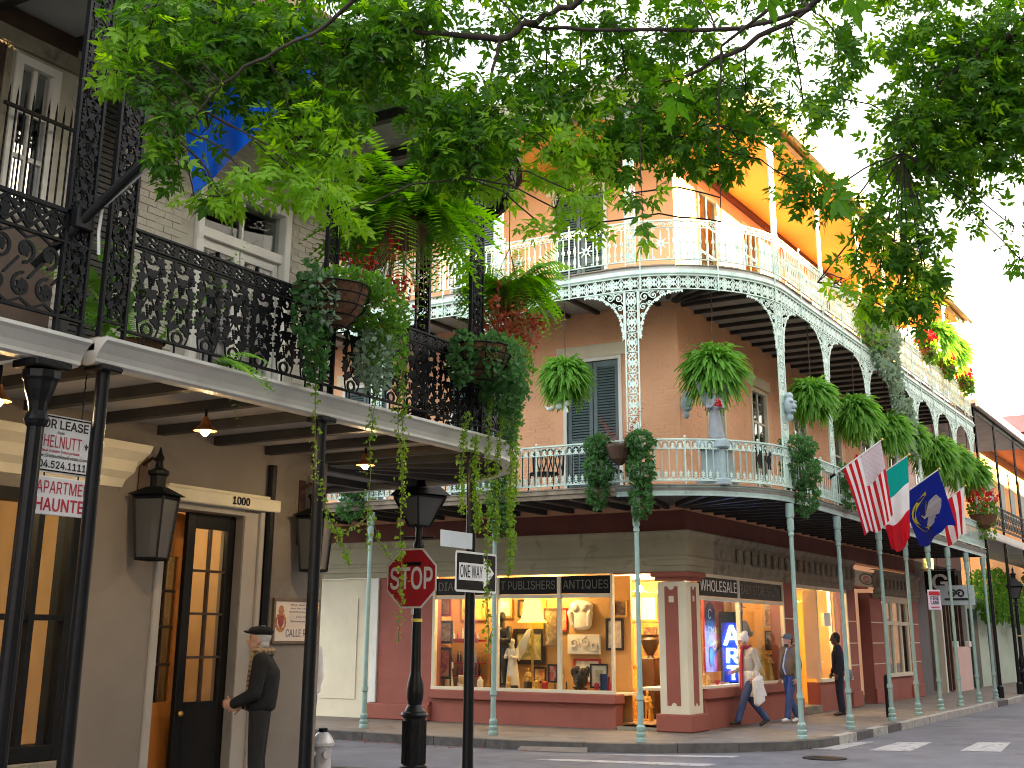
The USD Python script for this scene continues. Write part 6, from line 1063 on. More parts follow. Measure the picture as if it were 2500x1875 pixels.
def rail_basket(label, loc, seed, s=1.0):
    t = thing('rail_planter', label, 'planter', loc); x, y, z = loc
    put(t, 'coco_liner', M().lathe([(.03, -.36), (.14, -.33), (.26, -.2), (.33, .0), (.30, .0), (.22, -.16)], loc, 20), pot_m, smooth=40)
    wi = M()
    for k in range(5): rr = [.34, .335, .30, .24, .16][k]; wi.tube([(x+rr*math.cos(a), y+rr*math.sin(a), z-.09*k+.005) for a in np.linspace(0, 2*PI, 20)], .008, 4)
    for k in range(8): a = k*PI/4; wi.tube([(x+.345*math.cos(a), y+.345*math.sin(a), z), (x+.28*math.cos(a), y+.28*math.sin(a), z-.2), (x+.05*math.cos(a), y+.05*math.sin(a), z-.37)], .006, 4)
    put(t, 'wire_frame', wi, iron); return t
t = rail_basket('large coco lined rail basket overflowing with green plants at the middle of the black railing', (8.25, 6.72, 4.66), 31); x = 8.25
bush(t, 'green_leaves', [(900, (8.45, 6.65, 4.74), (.42, .34, .13)), (800, (8.85, 6.66, 4.58), (.36, .28, .26)), (500, (8.95, 6.62, 4.3), (.26, .22, .3))], L_LUSH, .052, 32); bush(t, 'silver_leaves', [(420, (8.75, 6.6, 4.12), (.22, .16, .3)), (260, (8.0, 6.62, 4.5), (.16, .14, .28))], L_SILV, .06, 33); bush(t, 'ivy_leaves', [(260, (7.92, 6.7, 4.45), (.14, .14, .42)), (260, (8.1, 6.72, 4.1), (.12, .1, .35))], L_IVY, .062, 34, IVY)
t = thing('red_flowering_plant', 'plant with thin stems and dark red flowers above the large rail basket', 'flowers', (9.0, 6.95, 4.66)); r = np.random.default_rng(35); m = M(); tips = []
for k in range(34):
    e = np.array([9.15, 6.95, 4.98])+r.normal(0, 1, 3)*[.24, .14, .16]; m.tube([(8.85, 6.9, 4.6), (8.95+r.normal(0, .05), 6.92, 4.78), e], .005, 4); tips.append(e)
put(t, 'stems', m, twig_m); P = np.vstack([e+r.normal(0, .035, (9, 3)) for e in tips]); put(t, 'flowers', scatter(*OV, P, rots(len(P), r), r.uniform(.03, .06, len(P))), L_RED, kind='stuff'); P = np.vstack([e+r.normal(0, .07, (5, 3))-[0, 0, .06] for e in tips]); put(t, 'rusty_leaves', scatter(*OV, P, rots(len(P), r), r.uniform(.03, .06, len(P))), L_RUST, kind='stuff')
t = thing('terracotta_pot', 'small terracotta pot among the rail basket leaves', 'pot', (9.2, 6.85, 4.3)); put(t, 'pot', M().lathe([(.08, 0), (.12, .2), (.13, .2), (.13, .25), (.11, .25)], (9.2, 6.85, 4.3), 14), mat('terracotta', (.4, .16, .07), .8, .1, 6))
t = rail_basket('coco lined rail basket with dark ivy near the curve of the black railing', (10.72, 6.74, 4.62), 41)
bush(t, 'ivy_leaves', [(900, (10.85, 6.62, 4.5), (.46, .3, .3)), (700, (11.15, 6.7, 4.3), (.34, .26, .36)), (300, (10.35, 6.72, 4.45), (.16, .14, .3)), (150, (11.25, 6.66, 4.0), (.12, .1, .35))], L_IVY, .062, 42, IVY); bush(t, 'green_leaves', [(500, (11.45, 6.8, 4.6), (.34, .26, .3)), (200, (11.5, 6.8, 4.2), (.14, .14, .4))], L_LUSH, .055, 43)
t = thing('rust_flowering_plant', 'bushy plant of faded orange blooms above the ivy basket', 'flowers', (11.6, 7.0, 4.66)); r = np.random.default_rng(44); m = M(); tips = []
for k in range(60):
    e = np.array([11.66, 6.95, 5.04])+r.normal(0, 1, 3)*[.22, .14, .14]; m.tube([(11.55, 7.0, 4.6), (11.6+r.normal(0, .06), 7.0, 4.82), e], .005, 4); tips.append(e)
put(t, 'stems', m, mat('tan_stem', (.35, .2, .1), .8)); P = np.vstack([e+r.normal(0, .04, (17, 3)) for e in tips]); put(t, 'blooms', scatter(*OV, P, rots(len(P), r), r.uniform(.04, .07, len(P))), L_RUST, kind='stuff'); P = np.vstack([e+r.normal(0, .05, (3, 3)) for e in tips[:18]]); put(t, 'red_blooms', scatter(*OV, P, rots(len(P), r), r.uniform(.03, .05, len(P))), L_RED, kind='stuff')
t = thing('trailing_vines', 'light green trailing vines hanging from the black gallery rail baskets', 'vines', (9.5, 6.75, 4.6))
for i, (pts, n) in enumerate([([(8.08, 6.72, 4.2), (8.1, 6.75, 3.7), (8.15, 6.75, 3.1), (8.4, 6.76, 2.7), (8.62, 6.78, 2.5), (8.72, 6.78, 2.32)], 130), ([(8.98, 6.72, 4.0), (8.96, 6.76, 3.4), (9.0, 6.76, 2.5)], 120), ([(8.4, 6.78, 2.68), (8.65, 6.78, 2.58), (8.98, 6.78, 2.78)], 28), ([(9.0, 6.78, 2.8), (9.15, 6.78, 2.55), (9.3, 6.78, 2.4)], 26), ([(9.34, 6.7, 4.4), (9.37, 6.75, 3.6), (9.46, 6.76, 2.6), (9.5, 6.76, 2.0)], 170), ([(9.3, 6.7, 4.2), (9.42, 6.75, 3.5), (9.46, 6.76, 2.9)], 130), ([(9.5, 6.76, 2.1), (9.52, 6.77, 1.9), (9.54, 6.77, 1.7)], 14),
                              ([(10.45, 6.7, 3.9), (10.46, 6.75, 3.4), (10.5, 6.76, 2.9)], 190), ([(10.62, 6.7, 3.7), (10.7, 6.75, 3.2), (10.78, 6.76, 2.75)], 260), ([(10.9, 6.7, 4.1), (10.93, 6.75, 3.2), (10.95, 6.76, 2.4), (10.98, 6.76, 1.6)], 240), ([(11.1, 6.68, 4.1), (11.12, 6.75, 3.3), (11.14, 6.76, 2.7)], 220), ([(11.42, 6.7, 4.2), (11.42, 6.75, 3.4), (11.42, 6.76, 2.6)], 280), ([(11.32, 6.7, 4.0), (11.33, 6.75, 3.0), (11.36, 6.76, 2.35)], 200), ([(11.55, 6.75, 4.3), (11.56, 6.76, 3.6), (11.54, 6.76, 3.1)], 220)]): vine(t, pts, int(n*1.5), L_VINE, .036, 50+i, .022)
t = thing('potted_palm', 'dark green cycad leaves standing behind the black railing', 'plant', (7.2, 7.9, 3.8)); put(t, 'fronds', fern(16, .95, 71, (.2, .5), (.8, 1.5), .1, 26).moved((7.2, 7.9, 4.0)), L_FERND, kind='stuff'); put(t, 'fronds', fern(8, .6, 72, (.5, .9), (.1, .5), .08, 16).moved((7.25, 7.15, 3.85)), L_FERND, kind='stuff'); put(t, 'pot', M().lathe([(.14, 0), (.2, .3), (.22, .3)], (7.2, 7.9, 3.8), 14), pot_m); bush(t, 'leaves', [(60, (6.55, 7.5, 4.4), (.2, .15, .4))], L_LUSH, .14, 73)
# ball ferns and ivy on the green gallery
def ball_fern(label, loc, R, top, seed, src=None, sc=1.0, rz=0.0):
    if src: return dup(src, loc, rz, label, sc)
    t = thing('ball_fern', label, 'fern', loc, 'round ferns hanging along the green gallery'); put(t, 'fronds', ballfern(900, R*1.08, seed), L_FERND, kind='stuff', local=True); put(t, 'core', M().ball((0, 0, -.05), (.2, .2, .2), 1), pot_m, local=True)
    m = M(); m.tube([(0, 0, .1), (0.01, 0, .5), (0, 0, .9)], .008, 4).tube([(0, 0, .9), (.005, .0, 1.62)], .012, 4); put(t, 'chain', m, twig_m, local=True); return t
bf = ball_fern('round hanging fern with a white cherub below it, left of the lace column', (19.5, 10.42, 6.2), .47, 7.8, 81)
ball_fern('largest round hanging fern, above the angel statue', (20.55, 7.98, 6.28), .5, 7.8, 0, bf, 1.22, 1.0)
for i, (x, z, s, l) in enumerate(((23.5, 6.2, 1.0, 'first round fern right of the corner column'), (26.6, 6.33, 1.13, 'round fern hanging above the striped flag pole'), (29.3, 6.36, 1.15, 'round fern hanging above the green white and red flag'), (31.4, 6.48, 1.0, 'round fern crowded behind the fern over the tricolour flag'), (34.0, 6.4, 1.25, 'round fern hanging above the blue flag'), (36.2, 6.44, 1.2, 'round fern hanging above the hidden small flag'), (38.6, 6.35, 1.3, 'last round fern at the far end of the green gallery'))): ball_fern(l, (x, 7.15, z), .47, 7.8, 0, bf, s, 1.3*i)
ball_fern('dark round fern high on the upper gallery, nearer of two', (34.6, 6.95, 9.65), 0, 0, 0, bf, 1.2, .5); ball_fern('dark round fern high on the upper gallery, farther of two', (36.5, 6.95, 9.6), 0, 0, 0, bf, 1.2, 2.5)
def ivy_curtain(label, pts, seed, w=.24, leafm=None):
    t = thing('ivy_curtain', label, 'ivy', (*pts[0][:2], pts[-1][2])); bush(t, 'leaves', [(n, (x, y, z), (w*k, w*k, h)) for x, y, z, k, h, n in pts], leafm or L_IVY, .085, seed, IVY); put(t, 'stems', join(*[M().tube([(x+.05*math.sin(5*i), y, pts[0][2]), (x, y, (pts[0][2]+pts[-1][2])/2), (x+.03*i-.05, y, pts[-1][2]-.1)], .008, 4) for i, (x, y) in enumerate([p[:2] for p in pts])]), twig_m); return t
ivy_curtain('ivy curtain hanging over the pale green rail, left of the dark pot', [(19.22, 9.62, 4.9, 1.0, .22, 330), (19.2, 9.62, 4.5, 1.05, .3, 420), (19.2, 9.64, 4.1, .8, .3, 260)], 91); ivy_curtain('ivy curtain hanging over the pale green rail, right of the dark pot', [(19.22, 8.84, 4.92, 1.0, .22, 330), (19.22, 8.84, 4.5, 1.05, .3, 420), (19.24, 8.86, 3.98, .85, .36, 320)], 92)
ivy_curtain('ivy curtain over the rail at the rounded corner right of the statue', [(21.75, 6.95, 5.02, 1.5, .24, 420), (21.8, 6.92, 4.6, 1.6, .34, 560), (21.9, 6.9, 4.15, 1.2, .34, 420)], 93); ivy_curtain('ivy hanging under the first flag pole', [(24.7, 6.95, 4.85, 1.2, .22, 260), (24.75, 6.92, 4.45, 1.1, .3, 260)], 94)
ivy_curtain('dark ivy behind the trailing vines on the far rail', [(19.2, 11.6, 4.6, 1.1, .26, 320), (19.2, 11.6, 4.1, 1.0, .36, 360), (19.2, 11.62, 3.7, .7, .26, 180)], 95); ivy_curtain('dark ivy seen beneath the black gallery at the left', [(19.2, 14.85, 4.5, 1.3, .26, 300), (19.2, 14.9, 4.1, 1.2, .26, 260), (19.2, 16.2, 4.4, 1.3, .3, 260)], 96)
t = thing('rail_pot', 'dark rail pot with dry orange plant between two ivy curtains', 'planter', (19.2, 9.22, 4.6)); put(t, 'pot', M().lathe([(.05, .0), (.16, .1), (.23, .3), (.23, .34), (.19, .34)], (19.2, 9.22, 4.55), 16), wood_dark); put(t, 'dry_leaves', fern(26, .42, 97, (.1, .5), (1.0, 2.2), .03, 12).moved((19.2, 9.22, 4.86)), L_RUST, kind='stuff')
t = thing('gallery_creeper', 'loose silvery creeper over the upper railing at the right', 'creeper', (28.2, 6.9, 7.4)); bush(t, 'leaves', [(900, (28.2, 6.9, 8.5), (1.6, .3, .5)), (500, (28.6, 6.88, 7.9), (1.2, .16, .5)), (300, (29.4, 6.88, 7.3), (.5, .12, .7)), (160, (30.6, 6.9, 6.6), (.3, .1, .8))], L_SILV, .12, 101, IVY); bush(t, 'green_leaves', [(500, (27.6, 6.9, 8.4), (1.2, .25, .5))], L_LUSH, .11, 102)
t = thing('sunlit_fern', 'yellow green fern catching the sun on the upper gallery', 'fern', (30.5, 6.8, 9.55)); put(t, 'fronds', fern(60, 1.0, 103, (.3, .8), (.4, 1.4), .1, 16).moved((30.5, 6.8, 9.6)), L_YEL, kind='stuff'); put(t, 'basket', M().lathe([(.05, -.3), (.2, -.2), (.26, 0)], (30.5, 6.8, 9.62), 14), pot_m); put(t, 'chain', M().tube([(30.5, 6.8, 9.6), (30.5, 6.8, 11.0)], .01, 4), iron)
for i, (x, z, s, l) in enumerate(((33.0, 9.05, .62, 'nearest basket of red flowers on the upper railing'), (35.2, 8.98, .6, 'middle basket of red and white flowers on the upper railing'), (37.6, 8.95, .58, 'farthest basket of red flowers on the upper railing'), (38.4, 5.2, 1.1, 'basket of red flowers low at the end of the green gallery'), (25.9, 4.98, .5, 'small red flowers between the striped flag and the corner ivy'))):
    t = thing('flower_basket', l, 'flowers', (x, 6.85, z)); put(t, 'basket', M().lathe([(.06*s, -.4*s), (.25*s, -.28*s), (.36*s, 0), (.33*s, 0)], (x, 6.85, z), 14), pot_m); bush(t, 'leaves', [(260, (x, 6.85, z+.12*s), (.5*s, .4*s, .24*s)), (160, (x, 6.8, z-.25*s), (.4*s, .3*s, .4*s))], L_LUSH, .11, 110+i); bush(t, 'red_flowers', [(230, (x, 6.85, z+.42*s), (.6*s, .4*s, .3*s))], L_RED, .11, 120+i); bush(t, 'white_flowers', [(70, (x+.2, 6.8, z+.1*s), (.5*s, .35*s, .3*s))], L_WHITE, .1, 130+i)
# ---------------------------------------------------------------- statue, cherubs, chairs, cats on the green gallery
t = thing('angel_on_pedestal', 'grey winged angel holding a red rose on a pale blue pedestal behind the rail', 'statue', (20.2, 7.86, 4.2)); bluest = mat('pale_blue_stone', (.27, .35, .385), .7, .15, 6); statuette(t, 'angel', (20.2, 7.86, 4.98), .95, greyst, rz=-2.55, wings=.85)
put(t, 'pedestal', join(M().box(19.92, 20.48, 7.58, 8.14, 4.21, 4.33, .02), M().box(19.99, 20.41, 7.65, 8.07, 4.33, 4.84, .01), M().box(19.92, 20.48, 7.58, 8.14, 4.84, 4.99, .02)), bluest); bush(t, 'rose', [(40, (20.0, 7.72, 5.6), (.06, .06, .06))], L_RED, .06, 141)
t = thing('cherub', 'small white flying cherub hanging under the left round fern', 'ornament', (19.4, 10.47, 5.6)); put(t, 'body', fuse([ell((19.4, 10.47, 5.70), (.06, .13, .06)), ell((19.38, 10.33, 5.74), (.05, .05, .055)), chain([(19.4, 10.56, 5.7), (19.38, 10.7, 5.66), (19.38, 10.76, 5.72)], [.04, .03, .02]), chain([(19.38, 10.36, 5.68), (19.36, 10.3, 5.58)], [.03, .02]), m3.Manifold.batch_hull([_sph((19.42, 10.46, 5.74), .02), _sph((19.48, 10.62, 5.9), .015), _sph((19.46, 10.5, 5.9), .015)])], .03, 2), signwhite, smooth=50); put(t, 'thread', M().tube([(19.4, 10.47, 5.74), (19.48, 10.44, 6.1)], .003, 3), iron)
for x, y, z, l, rz in ((21.44, 6.93, 5.72, 'pale blue grotesque mask on the corner gallery column', 0), (21.55, 8.95, 5.95, 'pale blue cherub head on the salmon corner wall', 1)):
    t = thing('mask', l, 'ornament', (x, y, z)); put(t, 'face', fuse([ell((x, y, z), (.12, .1, .17)), ell((x-.05, y-.1, z-.02), (.04, .05, .05)), ell((x-.07, y-.06, z+.07), (.05, .04, .03)), ell((x+.05, y-.08, z+.07), (.05, .04, .03)), ell((x-.02, y-.07, z-.1), (.07, .05, .035)), ell((x+.02, y, z+.18), (.09, .07, .07)), ell((x, y, z-.2), (.06, .06, .08))], .03, 2), bluest, smooth=50)
def iron_chair(label, loc, rz, src=None):
    if src: return dup(src, loc, rz, label)
    t = thing('iron_chair', label, 'chair', loc, 'dark iron chairs behind the pale green rail', rz); put(t, 'back', M().ext(U(st([(-.28, .45), (-.30, .82)], .018), st([(.28, .45), (.30, .82)], .018), st([(-.3, .82)]+[(.3*math.sin(a), .82+.1*math.cos(a)) for a in np.linspace(-1.4, 1.4, 9)]+[(.3, .82)], .02), *[st([(-.28+.09*k, .5), (-.19+.09*k, .84)], .009) for k in range(6)], *[st([(.28-.09*k, .5), (.19-.09*k, .84)], .009) for k in range(6)]), .02, lambda v: np.c_[v[:, 2]+.25, v[:, 0], v[:, 1]]), iron, local=True); put(t, 'seat', M().lathe([(0, .42), (.27, .42), (.28, .44), (.27, .46), (0, .46)], (0, 0, 0), 16), iron, local=True)
    for sx in (-1, 1):
        for sy in (-1, 1): put(t, 'leg', M().tube([(sx*.2, sy*.2, .43), (sx*.22, sy*.22, .2), (sx*.25, sy*.26, 0)], .014, 6), iron, local=True)
    return t
ic = iron_chair('iron chair with arched lattice back, left of the shuttered door', (20.3, 11.3, 4.2), 0.2); iron_chair('iron chair in front of the shuttered door, partly behind ivy', (20.5, 10.1, 4.2), 2.6, ic)
t = thing('cat_ornaments', 'pair of black iron cat silhouettes on the rail right of the pedestal', 'ornament', (20.55, 7.15, 4.4)); cat = U(affinity.scale(Point(0, .05).buffer(.055, 5), 1, 1.5), Point(.03, .15).buffer(.035, 5), petal(.045, .15, .07, .21, .012), petal(.02, .16, .015, .215, .012), st([(-.03, .0), (-.09, .06), (-.06, .16), (-.09, .22)], .012), st([(.02, .0), (.03, -.1)], .014), st([(-.02, 0), (-.02, -.1)], .014))
for dx in (0, .24): put(t, 'cat', M().ext(cat, .01, basis((20.42+dx, 7.18-dx*.35, 4.62), (.93, -.36, 0), (0, 0, 1), (-.36, -.93, 0))), iron)
# ---------------------------------------------------------------- flags
flag_red = mat('flag_red', (.50, .02, .03), .8, .05, 4, transl=.25); flag_white = mat('flag_white', (.72, .70, .72), .8, .05, 4, transl=.25); flag_teal = mat('flag_teal', (.0, .30, .27), .8, .05, 4, transl=.25); flag_blue = mat('flag_blue', (.012, .022, .24), .8, .05, 4, transl=.2); flag_pale = mat('faded_canton', (.56, .50, .56), .8, .05, 4, transl=.25); flag_yellow = mat('flag_yellow', (.70, .58, .03), .8); flag_pink = mat('faded_star', (.62, .30, .32), .8)
def flag(label, base, tip, fly, h0, h1, L, build, ph=0.0, gather=.25):
    t = thing('flag', label, 'flag', base, 'flags flying from the green gallery'); base, tip, fly = map(lambda q: np.array(q, float), (base, tip, fly)); fly /= np.linalg.norm(fly); ax = tip-base; nrm = np.cross(ax/np.linalg.norm(ax), fly); nrm /= np.linalg.norm(nrm)
    put(t, 'pole', M().tube([base, tip], .014, 8), signwhite); put(t, 'finial', M().ball(tip, .028, 1), gold); put(t, 'socket', M().tube([base-ax*.03, base+ax*.1], .028, 8), iron)
    def P(u, v, o=0.0):
        u, v = np.asarray(u, float), np.asarray(v, float); uu = h0+(h1-h0)*(.5+(u-.5)*(1-gather*v)); w = .075*np.sin(u*7+v*2.2+ph)*np.minimum(1, v*2.2)+.04*np.sin(u*15+v*4+ph*2)*v
        return base+ax*uu[..., None]+fly*(v*L*(1-.05*np.sin(u*7+ph)))[..., None]+nrm*(w+o)[..., None]+np.array([0, 0, -.10])*(v**2)[..., None]
    def patch(name, u0, u1, v0, v1, m, o=0.0, n=8, k=26):
        u, v = np.meshgrid(np.linspace(u0, u1, n), np.linspace(v0, v1, max(3, int(k*(v1-v0)))), indexing='ij'); put(t, name, M().grid(P(u, v, o)), m, smooth=True)
    def shape(name, s, m, o): 
        e = trimesh.creation.triangulate_polygon(s, engine='earcut') if s.geom_type == 'Polygon' else None
        for side in (1, -1): put(t, name, M().add(P(e[0][:, 1], e[0][:, 0], o*side), e[1]), m)
    build(t, patch, shape); return t
def us(t, patch, shape):
    for k in range(13):
        m = flag_red if k % 2 == 0 else flag_white; u0, u1 = k/13, (k+1)/13
        if k >= 6: patch('stripe', u0, u1, .4, 1, m, n=3)
        else: patch('stripe', u0, u1, 0, 1, m, n=3)
    patch('canton', 6/13, 1, 0, .4, flag_pale, n=9)
    s5 = lambda x, y, r: Polygon([(x+r*(1 if k % 2 == 0 else .4)*math.cos(k*PI/5), y+1.5*r*(1 if k % 2 == 0 else .4)*math.sin(k*PI/5)) for k in range(10)])
    for i in range(9):
        for j in range(6 if i % 2 == 0 else 5): shape('star', s5(.022+.0445*i, .462+.033+(.092 if i % 2 == 0 else .092)*j+(0 if i % 2 == 0 else .046), .013), flag_pink, .003)
def tri(t, patch, shape):
    patch('teal_band', 0, 1, 0, .34, flag_teal, n=20); patch('white_band', 0, 1, .34, .67, flag_white, n=20); patch('red_band', 0, 1, .67, 1, flag_red, n=20)
def bluef(t, patch, shape):
    patch('field', 0, 1, 0, 1, flag_blue, n=24)
    big = affinity.scale
    ring = [(.50+.30*math.cos(a), .52+.44*math.sin(a)) for a in np.linspace(3.0, 5.9, 18)]+[(.50+.24*math.cos(a), .52+.35*math.sin(a)) for a in np.linspace(5.9, 3.0, 18)]
    shape('yellow_arc', Polygon(ring), flag_yellow, .004); shape('green_wedge', Polygon([(.30, .42), (.36, .52), (.46, .46), (.56, .36), (.56, .24), (.40, .28)]), mat('olive_patch', (.2, .22, .1), .8), .004)
    head = Polygon([(.40, .78), (.52, .86), (.64, .80), (.72, .70), (.70, .60), (.80, .52), (.78, .40), (.68, .34), (.60, .44), (.55, .34), (.46, .30), (.48, .46), (.42, .56)]); shape('white_bird', head, flag_white, .006)
    shape('beak', Polygon([(.64, .62), (.76, .60), (.70, .54), (.62, .55)]), flag_yellow, .008); shape('dark_eye', Polygon([(.52, .70), (.60, .73), (.62, .68), (.54, .66)]), flag_blue, .008); shape('feather_line', Polygon([(.5, .5), (.62, .5), (.62, .48), (.5, .47)]), greyst, .008)
def small(t, patch, shape):
    for k in range(6): patch('stripe', k/6, (k+1)/6, 0, 1, flag_red if k % 2 == 0 else flag_white, n=3)
flag('red and white striped flag with faded star canton, nearest of the row', (23.9, 7.0, 4.72), (23.6, 5.88, 5.33), (.85, .0, -1.12), .24, .97, 1.5, us, .4); flag('teal white and red banded flag hanging second in the row', (26.1, 7.0, 4.74), (25.65, 5.88, 5.3), (.72, .05, -1.35), .2, .97, 1.6, tri, 1.2, .5); flag('dark blue flag with white bird and yellow arc', (28.75, 7.0, 4.72), (28.35, 5.88, 5.32), (1.45, -.0, -.9), .12, .97, 1.75, bluef, 2.0, .05); flag('small striped flag mostly hidden behind the blue flag', (32.2, 7.0, 4.75), (31.7, 6.0, 5.3), (.6, .05, -1.2), .3, .97, 1.0, small, 3.0)
# furled blue flag on the black gallery
t = thing('furled_flag', 'black pole with a furled bright blue flag fixed to the black gallery column', 'flag', (5.75, 6.9, 4.62)); b, e = np.array([5.72, 6.92, 4.62]), np.array([6.62, 5.75, 6.4]); ax = e-b
put(t, 'pole', M().tube([b-ax*.22, b, e], .035, 10), iron); put(t, 'bracket', M().obox(b-[0, -.05, .02], (1, 0, 0), (0, 1, 0), .08, .05, .08, .01), iron_post); put(t, 'cord', M().tube([b+ax*.05+[.05, 0, .0], b+ax*.3+[.06, 0, -.03], b+ax*.6+[.06, 0, -.03], b+ax*.85+[.02, 0, 0]], .008, 5).tube([b+ax*.04+[.05, 0, 0], b+[.1, -.02, -.1], b+[.12, -.02, -.26]], .012, 5), signwhite)
bl = mat('bright_blue_nylon', (.004, .10, .62), .5, .08, 3, transl=.35); u, v = np.meshgrid(np.linspace(0, 1, 22), np.linspace(0, 1, 26), indexing='ij')
Pf = b+ax*(.42+.56*u)[..., None]+np.array([.45, .12, -.95])*(v*.5)[..., None]+np.array([.5, .8, .3])*(.05*np.sin(u*14+v*3)*v)[..., None]; put(t, 'cloth', M().grid(Pf), bl, smooth=True)
